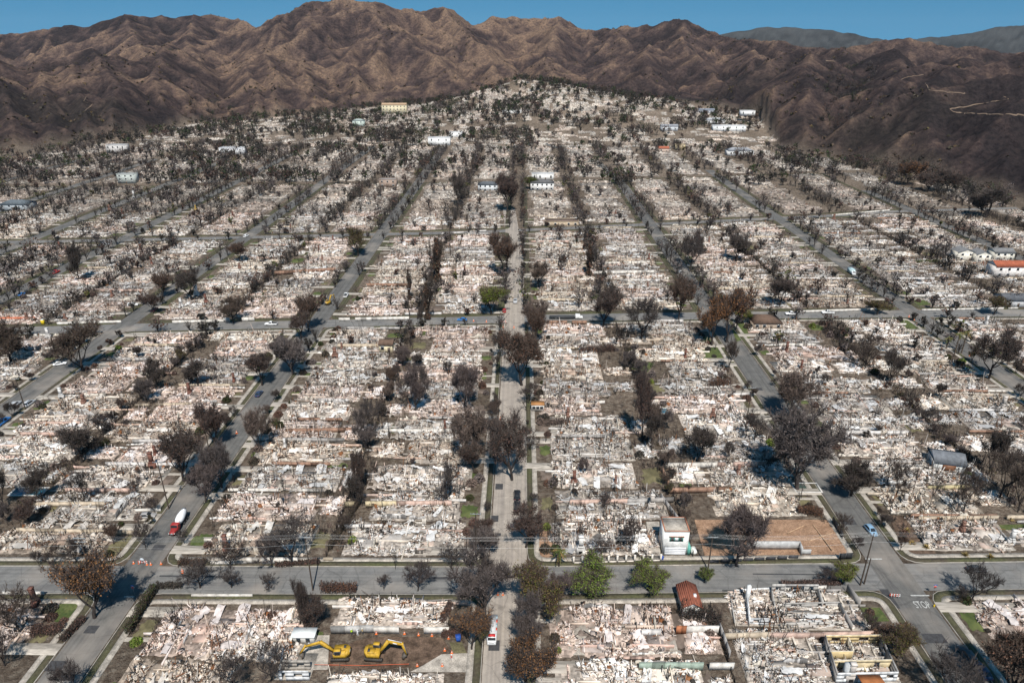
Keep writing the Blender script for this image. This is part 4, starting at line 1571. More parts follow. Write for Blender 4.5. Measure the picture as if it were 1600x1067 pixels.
# ------------------------------------------------------------------ things placed one by one
def G2(px, py):
    z = 0.0
    for _ in range(12):
        x, y = G(px, py, z)
        z = .5 * z + .5 * float(zt(x, y))
    return x, y, z


def mpp(x, y, z=0):
    return proj(x, y, z)[2] / F                       # metres per photo pixel there


def wall_px(px0, py0, px1, py1, h, ci, lab=None, col=None, name=None):
    a, b_ = G(px0, py0), G(px1, py1)
    L = math.hypot(b_[0] - a[0], b_[1] - a[1])
    o = obj('garden_wall', garden_wall_mesh(L, h, col or GWC[ci], int(px0 + py0), True), None, ((a[0] + b_[0]) / 2, (a[1] + b_[1]) / 2, 0), math.atan2(b_[1] - a[1], b_[0] - a[0]))
    return reg(o, lab or '%s garden wall within %s' % (name or GWN[ci], where((a[0] + b_[0]) / 2, (a[1] + b_[1]) / 2, False)), 'garden wall', L, 'walls between lots')


for a in [(447, 677, 552, 675, 1.7, 5), (585, 676, 705, 676, 1.4, 0), (500, 720, 562, 719, .9, 3), (540, 793, 620, 792, 2.0, 1, None, (.62, .52, .34), 'yellow'), (620, 792, 706, 791, 2.0, 2), (690, 757, 712, 757, 1.3, 0), (648, 758, 690, 757, 1.3, 4), (530, 826, 600, 825, 1.3, 4), (600, 828, 740, 832, .7, 2), (52, 792, 165, 791, 1.6, 1), (28, 832, 222, 836, 1.5, 1), (212, 636, 300, 634, 1.3, 1), (48, 664, 126, 663, 1.2, 2), (212, 800, 252, 799, 1.0, 0),
          (875, 790, 980, 788, 1.9, 2), (980, 788, 1052, 785, 1.8, 3), (1040, 732, 1120, 731, 2.0, 0), (1120, 731, 1196, 730, 2.0, 2), (1046, 771, 1132, 769, 1.9, 5), (1034, 738, 1048, 770, 1.9, 5), (1032, 780, 1060, 818, 1.9, 3), (1320, 694, 1420, 692, 1.6, 3), (1330, 735, 1480, 733, 1.0, 0), (1448, 766, 1516, 764, 1.5, 1, None, (.58, .50, .30), 'yellow'), (1434, 814, 1600, 812, 1.5, 1), (1540, 818, 1605, 817, .8, 3),
          (410, 881, 466, 881, 2.0, 0), (386, 880, 404, 880, 1.8, 0), (330, 882, 386, 881, 1.0, 0), (506, 876, 536, 876, 1.0, 1), (0, 929, 70, 929, .9, 0), (300, 932, 395, 932, .7, 0), (518, 990, 585, 988, 2.1, 3, None, (.46, .45, .43), 'grey panelled'), (585, 989, 702, 990, 1.9, 0), (1056, 990, 1072, 990, 2.3, 1, None, (.50, .20, .10), 'rusty orange'), (1072, 990, 1122, 990, 2.3, 0), (998, 1047, 1098, 1047, 2.2, 4, None, (.33, .40, .33), 'faded green'), (1108, 1046, 1146, 1046, 1.9, 0), (1123, 984, 1145, 1046, 2.2, 3), (1002, 994, 1032, 994, 2.0, 4), (1132, 1000, 1202, 998, 2.0, 1), (1200, 998, 1285, 998, 1.8, 2), (1283, 998, 1362, 996, 1.9, 2), (1215, 925, 1290, 921, 1.2, 0),
          (250, 910 + 90, 250 + 1, 1001, .3, 3), (530, 502, 640, 500, 1.7, 0), (270, 506, 350, 504, 1.6, 0), (90, 508, 190, 505, 1.4, 0), (350, 503, 398, 502, 2.0, 0), (600, 493, 690, 492, 1.3, 4), (528, 544, 592, 544, 2.0, 1), (928, 430, 1022, 428, 2.2, 0), (935, 414, 1015, 412, 1.6, 0), (1250, 489, 1370, 485, 1.2, 0), (1440, 486, 1590, 483, 1.0, 0), (0, 500, 56, 499, 1.3, 2, None, (.55, .18, .10), 'red'), (1400, 660, 1460, 640, 1.4, 3), (900, 632, 945, 631, 1.3, 0), (1195, 470, 1280, 468, 1.0, 2), (430, 430, 525, 424, 2.2, 5), (690, 367, 760, 362, 1.2, 4), (1300, 338, 1390, 330, 1.3, 0), (1100, 620, 1180, 618, 1.2, 4)]:
    if a[4] > .35:
        wall_px(*a)

# ---- hedges
def hedge_px(px0, py0, px1, py1, w, h, pal, look, lab=None, dens=330):
    a, b_ = G(px0, py0), G(px1, py1)
    L = math.hypot(b_[0] - a[0], b_[1] - a[1])
    o = hedge_mesh(int(px0), L, w, h, pal, dens).obj('hedge', M_LEAF, None, loc=((a[0] + b_[0]) / 2, (a[1] + b_[1]) / 2, 0), rz=math.atan2(b_[1] - a[1], b_[0] - a[0]))
    return reg(o, lab or '%s hedge %s' % (look, where((a[0] + b_[0]) / 2, (a[1] + b_[1]) / 2)), 'hedge', L, 'clipped and burnt hedges')


for a in [(243, 922, 200, 992, 1.6, 2.6, DGREEN + DARK, 'dark green'), (245, 918, 285, 918, 1.3, 1.7, DARK, 'blackened'), (502, 924, 558, 924, 2.0, 3.0, BROWN + ORANGE[1:3], 'clipped brown'), (50, 990, 100, 985, 2.6, 1.8, BROWN, 'low brown'), (96, 1003, 132, 968, 1.6, 1.8, BROWN + DARK, 'brown'), (1062, 960, 1126, 978, 3.0, 4.2, DARK + BROWN[2:], 'tall charred'), (1360, 998, 1424, 990, 3.6, 2.3, BROWN + ORANGE[1:3], 'scorched brown'), (1220, 915, 1312, 912, 1.4, 1.5, BROWN + GREY, 'dry brown'),
          (690, 993, 722, 993, 1.8, 1.8, BROWN, 'squat brown'), (1245, 800, 1285, 805, 2.4, 2.4, BROWN + ORANGE[1:3], 'rusty brown'), (280, 882, 322, 882, 2.2, 1.8, DARK + BROWN, 'sooty'), (560, 790, 515, 860, .9, 2.2, DARK, 'burnt black'), (688, 385, 672, 445, 2.2, 4.5, DARK, 'tall black', None, 70), (672, 445, 655, 500, 2.2, 4.0, DARK, 'black', None, 70), (905, 552, 960, 548, 3.5, 3.4, BROWN, 'brown'), (1108, 605, 1140, 600, 3.5, 3.2, BROWN, 'brown leafy'), (1170, 508, 1184, 506, 1.6, 1.8, DGREEN, 'clipped green'), (890, 662, 850, 664, 2.5, 2.4, GREY, 'grey'), (1430, 410, 1470, 410, 2.0, 2.0, GREEN, 'lime green', None, 120), (690, 975, 705, 945, 1.4, 1.6, BROWN, 'brown'), (490, 990, 470, 950, 2.4, 3.0, DARK + BROWN, 'dark'), (430, 885, 500, 880, 1.2, 1.5, BROWN + DARK, 'withered'), (1195, 730, 1260, 690, 2.0, 1.6, DARK, 'dark ragged', None, 120)]:
    hedge_px(*a)

# ---- shrubs: small burnt or green bushes in the yards
def shrub_mesh(seed, pal, n=900, tw=200):
    r = np.random.default_rng(seed)
    b = B()
    a_ = r.uniform(0, 6.28, 400)
    q = np.sqrt(r.uniform(0, 1, 400))
    z = r.uniform(.1, 1, 400) * np.sqrt(1.05 - q * q) * (.85 + .3 * r.random())
    P = np.stack([q * np.cos(a_) * .6, q * np.sin(a_) * .6, z], -1)
    leaf_cloud(b, r, P, n, .15, pal, .05)
    for i in range(26):
        e = P[r.integers(0, 400)] * 1.1
        b.tube([(0, 0, 0), e * .5 + r.normal(0, .05, 3), e], [.03, .02, .008], (.025, .02, .018), 3, False)
    return b.mesh('shrub', M_LEAF)


SHR = {k: [shrub_mesh(500 + i + 10 * j, pal, n) for i in range(3)] for j, (k, pal, n) in enumerate([('brown', BROWN, 900), ('black', DARK, 500), ('grey', GREY, 600), ('green', GREEN, 1100), ('olive', OLIVE + DGREEN, 900)])}
SLOOK = {'brown': 'brown dried', 'black': 'blackened twiggy', 'grey': 'grey ashy', 'green': 'fresh green', 'olive': 'dull olive'}
rs = random.Random(31)
ns = 0
for (yc, r, c, side, s, sg, xf, depth, ya, yb, k) in LOTS:
    if yc > 330 or ns > 285:
        continue
    for _ in range(rs.choice([1, 2, 2, 3, 4])):
        d = rs.choice([rs.uniform(.5, 6), rs.uniform(.5, 6), rs.uniform(depth - 8, depth)])
        x, y = xf + sg * d, rs.uniform(ya, yb)
        q = proj(x, y)
        if not (-10 < q[0] < 1610 and q[1] < 1072) or blocked(x - 1, x + 1, y - 1, y + 1) or ns > 285:
            continue
        kind = rs.choices(list(SHR), [30, 30, 18, 5, 12])[0]
        w = rs.uniform(1.0, 2.6)
        o = obj('shrub', rs.choice(SHR[kind]), None, (x, y, 0), rs.uniform(0, 6.3), (w, w, w * rs.uniform(.6, 1.0)))
        reg(o, SLOOK[kind] + ' shrub ' + where(x, y), 'shrub', w, 'garden shrubs')
        ns += 1

# ---- lawns, soil and tar patches seen from the air
def sheet(name, pts, z, mat, parent=None, lab=None, gr=1):
    V_ = [(*G(*p_), z) for p_ in pts]
    n = len(V_)
    c_ = np.mean(np.array(V_), 0)
    me = mk_mesh(name, V_ + [tuple(c_)], None, [(i, (i + 1) % n, n) for i in range(n)], mat=mat)
    o = obj(name, me)
    if me.polygons[0].normal.z < 0:
        me.flip_normals()
    return tag(o, lab, kind='structure')


M_DIRT = mat_flat('dug_brown_soil', (.085, .055, .036), 1, .45, .5, c2=(.15, .10, .07), nscale2=3)
M_PIT = mat_flat('cut_red_soil', (.26, .15, .09), 1, .25, .4, c2=(.33, .21, .135), nscale2=2.5)


def ell(cx, cy, rx, ry, n=14, rot=0):
    return [(cx + rx * math.cos(t_) + rot * ry * math.sin(t_), cy + ry * math.sin(t_)) for t_ in np.arange(n) / n * 6.283]


for si_, (nm_, pts, m_, l_) in enumerate([('lawn', ell(860, 852, 11, 18, rot=.2), M_GRASS, 'oval green lawn beside the middle street in a brown yard'), ('lawn', ell(1013, 858, 9, 7), M_GRASS, 'small green lawn left of the white garage house'), ('lawn', [(1344, 949), (1374, 949), (1390, 970), (1352, 972)], M_GRASS, 'square green lawn behind the concrete ruin'), ('lawn', [(85, 938), (123, 933), (118, 962), (96, 973), (72, 968)], M_GRASS, 'green lawn under the rust-orange tree by the mixer-truck street'), ('lawn', ell(310, 850, 13, 13), M_GRASS, 'round green lawn behind a low white wall'), ('lawn', [(170, 852), (205, 835), (222, 838), (195, 866), (165, 870)], M_DRYGR, 'dry brown lawn beside the mixer-truck street'), ('lawn', ell(527, 728, 17, 6), M_GRASS, 'bright green lawn patch in an oval bed'), ('lawn', [(1058, 742), (1076, 742), (1081, 760), (1062, 761)], M_GRASS, 'green lawn framed in concrete behind the brown wall'), ('lawn', [(1478, 730), (1508, 728), (1530, 742), (1484, 745)], M_GRASS, 'green lawn before the grey roofed garage'), ('lawn', ell(755, 855, 9, 14), M_DRYGR, 'strip of dry lawn on the left of the middle street'), ('lawn', [(1558, 820), (1600, 819), (1600, 828), (1562, 828)], M_GRASS, 'green lawn strip right of the pink ruin'), ('lawn', [(470, 985), (505, 987), (505, 1003), (468, 1003)], M_GRASS, 'green lawn corner of the dig site'), ('lawn', [(702, 1003), (722, 1003), (730, 1022), (708, 1020)], M_DRYGR, 'yellowish lawn at the street end of the dig site'),
                         ('lawn', [(980, 575), (1002, 563), (1022, 568), (1012, 582)], M_GRASS, 'green lawn in the back yard left of hatchback street'), ('lawn', [(1097, 546), (1122, 542), (1130, 560), (1100, 562)], M_GRASS, 'green front lawn left of the hatchback street'), ('lawn', [(1142, 507), (1162, 503), (1172, 528), (1150, 534)], M_GRASS, 'green lawn beside the brown roofed bungalow'), ('lawn', [(1395, 498), (1418, 496), (1440, 517), (1412, 522)], M_GRASS, 'green corner lawn by the palm street'), ('lawn', [(1424, 465), (1450, 464), (1455, 476), (1432, 478)], M_GRASS, 'green lawn beyond the second cross-road by palm street'),
                         ('dug_soil', [(560, 1000), (600, 994), (690, 996), (702, 1012), (690, 1040), (560, 1046), (505, 1040), (500, 1022)], M_DIRT, 'freshly dug dark brown soil of the cleared lot'), ('concrete_pad', [(466, 993), (515, 992), (512, 1046), (440, 1048)], M_CONC, 'scraped concrete slab at the back of the cleared lot'), ('concrete_pad', [(690, 1022), (733, 1020), (732, 1050), (640, 1050), (660, 1040)], M_CONC, 'concrete drive of the cleared lot'),
                         ('cut_soil', [(1085, 812), (1306, 812), (1334, 874), (1105, 882)], M_PIT, 'bare reddish brown soil of the excavated lot'), ('dark_yard', [(1388, 806), (1430, 806), (1466, 872), (1418, 872)], M_DIRT, 'charred dark yard right of the hatchback street'), ('brown_yard', [(835, 830), (882, 828), (884, 878), (838, 878)], M_PIT, 'reddish soil yard around the oval lawn'), ('concrete_pad', [(1010, 815), (1030, 815), (1032, 872), (1012, 872)], M_CONC, 'concrete drive left of the white garage house'), ('concrete_pad', [(1034, 868), (1075, 868), (1080, 884), (1036, 884)], M_CONC, 'concrete apron before the white garage door')]):
    sheet(nm_, pts, .0421 + .0023 * si_, m_, lab=l_)
for i_, (px, py, w_, h_) in enumerate([(773, 810, 2.0, 2.6), (778, 835, 1.6, 1.2), (771, 845, 1.8, 1.5), (143, 983, 2.6, 2.2), (85, 1040, 4.2, 2.6), (105, 1058, 3, 1.6), (1325, 815, 4.0, 2.6), (1460, 997, 4.6, 2.6), (1185, 608, 3, 2), (330, 730, 2, 2), (248, 855, 3, 2), (690, 903, 8, .8), (300, 900, 16, .5), (1240, 897, 20, .4), (1390, 935, 2, 6), (1175, 620, 3, 6), (780, 760, 2.2, 2.8), (772, 1008, 2.4, 2.8), (450, 560, 3, 5)]):
    x, y = G(px, py)
    o = obj('tar_patch', mk_mesh('tar_patch', [(-w_ / 2, -h_ / 2, 0), (w_ / 2, -h_ / 2, 0), (w_ / 2, h_ / 2, 0), (-w_ / 2, h_ / 2, 0)], [(0, 1, 2, 3)], mat=M_DARKP), None, (x, y, .032))
    tag(o, 'dark square of patched asphalt', kind='structure')


def line_mark(px0, py0, px1, py1, w, lab):
    a, b_ = G(px0, py0), G(px1, py1)
    L = math.hypot(b_[0] - a[0], b_[1] - a[1])
    o = obj('stop_line', mk_mesh('stop_line', [(-L / 2, -w / 2, 0), (L / 2, -w / 2, 0), (L / 2, w / 2, 0), (-L / 2, w / 2, 0)], [(0, 1, 2, 3)], mat=M_MARK), None, ((a[0] + b_[0]) / 2, (a[1] + b_[1]) / 2, .036), math.atan2(b_[1] - a[1], b_[0] - a[0]))
    tag(o, lab, kind='structure')


def text_mark(txt, px, py, size, rz, sy, lab):
    x, y = G(px, py)
    o = obj('road_lettering', STOP_TXT, None, (x, y, .04), rz, (size, size * sy, 1))
    tag(o, lab, kind='structure')


line_mark(1423, 930, 1452, 930, .35, 'white stop line before the near cross-road')
line_mark(1352, 873, 1378, 873, .35, 'white stop line behind the near cross-road')
line_mark(194, 932, 210, 932, .35, 'white stop line on the mixer-truck street')
text_mark('STOP', 1441, 945, 1.5, 0, 2.0, 'white STOP lettering on the hatchback street')
text_mark('STOP', 711, 911, 1.4, -math.pi / 2, 1.5, 'white STOP lettering on the near cross-road')

# ---- chimneys left standing on their own
def chimney_px(px, py, kind, h, look):
    x, y, z = G2(px, py)
    o = obj('chimney', CHIM[kind], None, (x, y, z), random.choice([0, math.pi / 2]), (h / 4.4, h / 4.4, h / 4.4))
    reg(o, look + ' chimney standing alone ' + where(x, y), 'chimney', h, 'chimneys left standing')


for a in [(57, 945, 0, 5.0, 'brick'), (239, 731, 0, 5.4, 'slender brick'), (355, 862, 0, 5.2, 'brick'), (897, 757, 0, 4.6, 'brick'), (907, 864, 3, 5.5, 'bottle-shaped white'), (1018, 795, 1, 5.2, 'stuccoed'), (887, 652, 2, 4.8, 'red brick'), (1113, 653, 2, 4.8, 'brick'), (524, 560, 2, 6, 'tall brown'), (308, 465, 3, 7, 'tall white'), (284, 481, 3, 5, 'white'), (1228, 552, 0, 5, 'brick'), (1565, 640, 1, 5.5, 'stone'), (1412, 790, 1, 4.2, 'stone'), (97, 623, 3, 4.6, 'white'), (1446, 850, 1, 4.0, 'grey'), (272, 383, 2, 6, 'brown'), (172, 330, 2, 6, 'tan'), (210, 310, 3, 6, 'white'), (1302, 345, 2, 6, 'brick'), (1578, 850, 3, 4.6, 'round-headed pale'), (446, 700, 3, 3.6, 'stub'), (1327, 1063, 1, 5.2, 'grey render')]:
    chimney_px(*a)

# ------------------------------------------------------------------ vehicles
def wheel_tree(parent, x, y, r, w, rim=(.35, .35, .36)):
    b = B()
    n = 14
    t_ = np.arange(n) / n * 2 * math.pi
    ring = lambda rad, yy: np.stack([rad * np.cos(t_), np.full(n, yy), rad * np.sin(t_)], -1)
    Vv = np.vstack([ring(r * .62, -w / 2), ring(r, -w / 2 * .85), ring(r, w / 2 * .85), ring(r * .62, w / 2)])
    i = np.arange(n)
    j = (i + 1) % n
    b.add(Vv, np.vstack([np.stack([k * n + i, k * n + j, k * n + n + j, k * n + n + i], -1) for k in range(3)]), (.015, .015, .015))
    ty = b.obj('wheel', M_RUBBER, parent, loc=(x, y, r))
    b = B()
    b.add(np.vstack([ring(r * .62, -w / 2 * .9), [(0, -w / 2 * .8, 0)], ring(r * .62, w / 2 * .9), [(0, w / 2 * .8, 0)]]), None, rim, [(k, (k + 1) % n, n) for k in range(n)] + [(n + 1 + (k + 1) % n, n + 1 + k, 2 * n + 1) for k in range(n)])
    b.obj('rim', M_STEEL, ty)


def loft(b, secs, col):
    """closed sections (each a list of (y,z)) at stations x, skinned and capped"""
    n = len(secs[0][1])
    Vv = np.array([[(x, y, z) for y, z in s] for x, s in secs])
    m = len(secs)
    i = np.arange(m - 1)[:, None] * n + np.arange(n)[None]
    j = np.arange(m - 1)[:, None] * n + (np.arange(n)[None] + 1) % n
    b.add(Vv.reshape(-1, 3), np.stack([i, j, j + n, i + n], -1).reshape(-1, 4), col)
    for e in (0, m - 1):
        c_ = Vv[e].mean(0)
        b.add(np.vstack([Vv[e], c_[None]]), None, col, [(k, (k + 1) % n, n) if e else ((k + 1) % n, k, n) for k in range(n)])


def body_sec(hw, z0, zb, inset=.12):
    return [(-hw, z0 + .12), (-hw + .1, z0), (hw - .1, z0), (hw, z0 + .12), (hw, zb - .1), (hw - inset, zb), (-hw + inset, zb), (-hw, zb - .1)]


def car_proto(kind, col):
    """local +x is forward; returns a function that makes the parts under a root"""
    L, W, hh = {'sedan': (4.7, 1.85, 1.45), 'suv': (4.8, 1.95, 1.75), 'hatch': (4.3, 1.8, 1.55), 'pickup': (5.6, 2.0, 1.85)}[kind]
    hw = W / 2
    belt = hh * .58
    root = obj('car', None)
    b = B()
    if kind == 'pickup':
        loft(b, [(-L / 2, body_sec(hw * .95, .45, belt * .98)), (-L * .1, body_sec(hw, .4, belt)), (L * .2, body_sec(hw, .4, belt)), (L * .42, body_sec(hw * .97, .4, belt * .98)), (L / 2, body_sec(hw * .85, .45, belt * .82))], col)
        b.box((-L * .3, 0, belt + .012), (L * .36, W * .80, .02), (.03, .03, .03))
        cab = [(-.13 * L, .0), (-.09 * L, 1.0), (.10 * L, 1.0), (.20 * L, .0)]
    else:
        loft(b, [(-L / 2, body_sec(hw * .85, .4, belt * .9)), (-L * .44, body_sec(hw * .96, .3, belt)), (0, body_sec(hw, .28, belt)), (L * .25, body_sec(hw, .28, belt)), (L * .44, body_sec(hw * .93, .3, belt * .84)), (L / 2, body_sec(hw * .78, .38, belt * .68))], col)
        cab = {'sedan': [(-.40 * L, 0), (-.24 * L, 1), (.05 * L, 1), (.24 * L, 0)], 'suv': [(-.48 * L, 0), (-.43 * L, 1), (.06 * L, 1), (.22 * L, 0)], 'hatch': [(-.47 * L, 0), (-.36 * L, 1), (.06 * L, 1), (.25 * L, 0)]}[kind]
    zc = hh - belt

    def cs(f, hwf):
        return hwf
    xs_ = [c_[0] for c_ in cab]
    lo_w, hi_w = hw - .08, hw - .25
    Vc = []
    for x, t_ in cab:
        w_ = lo_w + (hi_w - lo_w) * t_
        Vc += [(x, -w_, belt + zc * t_ - .01), (x, w_, belt + zc * t_ - .01)]
    # pillars and roof in paint, panes a little proud
    b.add(Vc, [(2, 4, 5, 3), (0, 2, 3, 1), (4, 6, 7, 5), (0, 6, 4, 2), (1, 3, 5, 7)], col)
    bo = b.obj('body', M_CAR, root)
    P = np.array(Vc)

    def pane(name, idx, push, sh=.86):
        q = P[list(idx)]
        c_ = q.mean(0)
        q = c_ + (q - c_) * sh + np.array(push)
        return B().quad(q, (.02, .02, .025)).obj(name, M_GLASS, root)
    pane('windscreen', (4, 6, 7, 5), (.015, 0, .015))
    pane('rear_window', (0, 2, 3, 1), (-.015, 0, .015))
    pane('side_window', (0, 6, 4, 2), (0, -.015, .005), .82)
    pane('side_window', (1, 3, 5, 7), (0, .015, .005), .82)
    rw = .34 if kind in ('sedan', 'hatch') else .38
    for sx_ in (-.30, .31):
        for sy in (-1, 1):
            wheel_tree(root, sx_ * L, sy * (hw - .08), rw, .22)
    for sy in (-1, 1):
        B().box((L * .485, sy * hw * .62, belt * .66), (.10, .34, .14), (.75, .75, .72)).obj('headlight', M_PAINT, root)
        B().box((-L * .495, sy * hw * .66, belt * .78), (.06, .28, .16), (.35, .02, .02)).obj('tail_light', M_PAINT, root)
        B().box((cab[3][0] - .35, sy * (hw + .05), belt + .08), (.12, .16, .12), col).obj('mirror', M_CAR, root)
    return root


CARS = {}


def car(kind, col, px, py, rz, look, xy=None, name=None, cat='car', label=None):
    x, y, z = (*xy, 0) if xy else G2(px, py)
    key = (kind, col)
    if key in CARS:
        o = copy_tree(CARS[key])
    else:
        o = car_proto(kind, col)
        CARS[key] = o
    o.name = name or {'pickup': 'pickup_truck'}.get(kind, 'car')
    o.location = (x, y, z + .035)
    o.rotation_euler = (0, 0, rz)
    tag(o, label or look, cat, 'vehicles in the burnt town')
    return o


N_, S_, E_, W_ = math.pi / 2, -math.pi / 2, 0.0, math.pi
BLACK, SILV, WHIT, BLUE, NAVY, RED, DGR = (.02, .02, .022), (.42, .43, .44), (.75, .75, .74), (.03, .16, .42), (.03, .05, .10), (.42, .03, .025), (.06, .065, .07)
car('suv', BLACK, 808, 776, N_, 'black SUV parked first in line on the middle street')
car('suv', BLACK, 808, 793, N_, 'black SUV parked behind another on the middle street, nearer of the two')
car('sedan', NAVY, 405, 617, N_ - .05, 'dark blue sedan driving up the mixer-truck street')
car('suv', SILV, 25, 634, N_, 'silver SUV at the kerb of the silver-car street, left of two')
car('suv', SILV, 47, 632, N_, 'silver SUV in mid road of the silver-car street, right of two')
car('pickup', BLUE, 6, 661, N_, 'bright blue pickup at the left edge of the picture')
car('hatch', (.20, .33, .46), 1360, 831, S_ + .12, 'light blue hatchback on the street right of the excavated lot')
car('sedan', DGR, 1525, 892, E_, 'dark grey sedan parked on the near cross-road at right')
car('sedan', NAVY, 1534, 1050, N_, 'dark blue car under the bare tree at lower right')
car('suv', DGR, 1510, 1026, N_, 'dark SUV behind the blue one at lower right')
car('sedan', (.30, .29, .28), 230, 808, .1, 'burnt-out grey car on a drive near the mixer truck')
car('pickup', WHIT, 424, 508, W_, 'white pickup on the second cross-road at left')
car('sedan', BLUE, 722, 501, W_, 'blue car on the second cross-road left of the middle street')
car('pickup', SILV, 805, 472, S_, 'silver pickup facing down the middle street')
car('hatch', RED, 788, 487, N_, 'small red car beside the bright green street tree')
car('pickup', WHIT, 1236, 492, W_, 'white pickup on the second cross-road behind the bungalow')
car('pickup', WHIT, 1293, 490, W_, 'white pickup on the second cross-road right of the bungalow')
car('pickup', RED, 88, 427, N_, 'red pickup parked on the street at far left')
car('suv', WHIT, 208, 478, .3, 'white SUV on a drive above the second cross-road at left')
car('sedan', (.16, .03, .03), 242, 485, N_, 'dark red car by the silver-car street')
car('sedan', WHIT, 94, 570, .4, 'white car in a yard under the big dark tree at left')
car('sedan', BLUE, 35, 461, N_, 'blue car parked on the red-pickup street')
car('pickup', WHIT, 541, 463, N_, 'white pickup parked by the mixer-truck street past the second cross-road')
car('sedan', WHIT, 1062, 427, N_, 'white car on the far part of the hatchback street')
car('suv', WHIT, 385, 370, N_ - .2, 'white car on the silver-car street far up')
car('suv', SILV, 165, 383, .2, 'silver car in a yard far left past the red pickup')
car('sedan', DGR, 1432, 440, 2.2, 'dark car on a corner of the palm street')


def box_truck(px, py, rz, cabc, boxc, lab, L=6.5, flat=False):
    x, y, z = G2(px, py)
    o = thing('truck', lab, 'truck', (x, y, z + .035), rz, 'vehicles in the burnt town')
    b = B()
    loft(b, [(L * .28, body_sec(1.05, .5, 2.3)), (L * .42, body_sec(1.05, .5, 2.2)), (L * .44, body_sec(1.0, .5, 1.4)), (L * .5, body_sec(.95, .5, 1.25))], cabc)
    b.obj('cab', M_CAR, o)
    B().quad([(L * .425, -.85, 2.1), (L * .425, .85, 2.1), (L * .447, .85, 1.45), (L * .447, -.85, 1.45)]).obj('windscreen', M_GLASS, o)
    if flat:
        B().box((-L * .14, 0, 1.0), (L * .78, 2.4, .2), boxc).obj('flat_bed', M_PAINT, o)
    else:
        b = B()
        b.box((-L * .13, 0, 1.75), (L * .74, 2.25, 2.1), boxc)
        b.box((-L * .13, 0, 2.84), (L * .75, 2.3, .06), np.array(boxc) * .9)
        b.obj('cargo_box', M_PAINT, o)
    B().box((-L * .05, 0, .6), (L * .9, .8, .2), (.03, .03, .03)).obj('chassis', M_PAINT, o)
    for xx in (-L * .33, L * .36):
        for sy in (-1, 1):
            wheel_tree(o, xx, sy * .95, .45, .28)
    for sy in (-1, 1):
        B().box((L * .5, sy * .7, .85), (.06, .3, .18), (.8, .8, .75)).obj('headlight', M_PAINT, o)
    return o


box_truck(769, 992, S_, (.55, .55, .55), (.50, .51, .52), 'white and red work truck parked under the tree by the cleared lot', 6.2)
box_truck(1330, 428, S_, (.7, .72, .72), (.45, .6, .62), 'white box truck on the palm street', 6.5)
box_truck(885, 498, E_, (.75, .75, .73), (.05, .05, .05), 'white cabbed flatbed lorry on the second cross-road', 15, True)
t_ = [o for o in COL.objects if o.get('label', '').startswith('white and red work')][0]
B().box((-3.15, 0, 1.2), (.12, 2.3, .9), (.5, .03, .03)).obj('rear_panel', M_PAINT, t_)
B().box((2.3, 0, 2.45), (.6, 1.6, .25), (.5, .03, .03)).obj('light_bar', M_PAINT, t_)
for k in range(4):
    B().box((-2.3 + k * 1.1, 1.0, 2.92), (.7, .3, .16), (.55, .08, .05) if k % 2 else (.3, .4, .45)).obj('roof_load', M_PAINT, t_)

# ---- cement mixer
M_DUSTY = mat_col('dusty_machine_paint', .6, 2.2, .6, 1.08, spec=.35)
x, y = G(281, 822)
mx = thing('cement_mixer', 'red cabbed cement mixer truck with white drum driving down the left street', 'mixer truck', (x, y, .035), S_, 'vehicles in the burnt town', .86)
b = B()
loft(b, [(3.0, body_sec(1.05, .7, 1.7)), (4.1, body_sec(.8, .7, 1.65)), (5.0, body_sec(.72, .75, 1.45)), (5.15, body_sec(.6, .8, 1.3))], (.30, .026, .024))
hood = b.obj('hood', M_DUSTY, mx)
B().box((5.17, 0, 1.05), (.06, .9, .6), (.6, .6, .6)).obj('grille', M_STEEL, hood)
b = B()
loft(b, [(1.5, body_sec(1.15, .8, 2.75)), (2.9, body_sec(1.15, .8, 2.75)), (3.1, body_sec(1.1, .8, 1.75))], (.30, .026, .024))
cb_ = b.obj('cab', M_DUSTY, mx)
B().quad([(2.93, -.95, 2.65), (2.93, .95, 2.65), (3.13, .95, 1.85), (3.13, -.95, 1.85)]).obj('windscreen', M_GLASS, cb_)
for sy in (-1, 1):
    B().quad([(1.8, sy * 1.165, 1.75), (2.8, sy * 1.165, 1.75), (2.8, sy * 1.165, 2.5), (1.8, sy * 1.165, 2.5)]).obj('side_window', M_GLASS, cb_)
    B().box((5.05, sy * .85, 1.2), (.12, .3, .22), (.8, .8, .75)).obj('headlight', M_PAINT, mx)
    B().tube([(1.3, sy * .95, .9), (1.3, sy * .95, 3.3)], .08, (.6, .6, .6), 8).obj('exhaust_pipe', M_STEEL, mx)
b = B()
prof = [(-4.6, .55), (-4.3, .75), (-3.2, 1.05), (-1.6, 1.28), (-.2, 1.2), (.8, .8), (1.1, .5)]
n = 18
tt = np.arange(n) / n * 2 * math.pi
tilt = math.radians(11)
V_ = []
for xx, rr_ in prof:
    for a_ in tt:
        p0 = np.array([xx + 1.6, rr_ * math.cos(a_), rr_ * math.sin(a_)])
        V_.append((p0[0] * math.cos(tilt) + p0[2] * math.sin(tilt) - 1.6, p0[1], -p0[0] * math.sin(tilt) + p0[2] * math.cos(tilt) + 2.35))
i = np.arange(len(prof) - 1)[:, None] * n + np.arange(n)[None]
j = np.arange(len(prof) - 1)[:, None] * n + (np.arange(n)[None] + 1) % n
b.add(V_, np.stack([i, j, j + n, i + n], -1).reshape(-1, 4), (.72, .73, .74))
dm = mk_mesh('drum', np.concatenate(b.V), np.concatenate(b.Q), None, np.concatenate(b.qc), M_PAINT, shade=True)
drum = obj('drum', dm, mx)
B().box((-4.2, 0, 3.35), (.9, 1.1, .5), (.5, .5, .5)).obj('hopper', M_STEEL, mx)
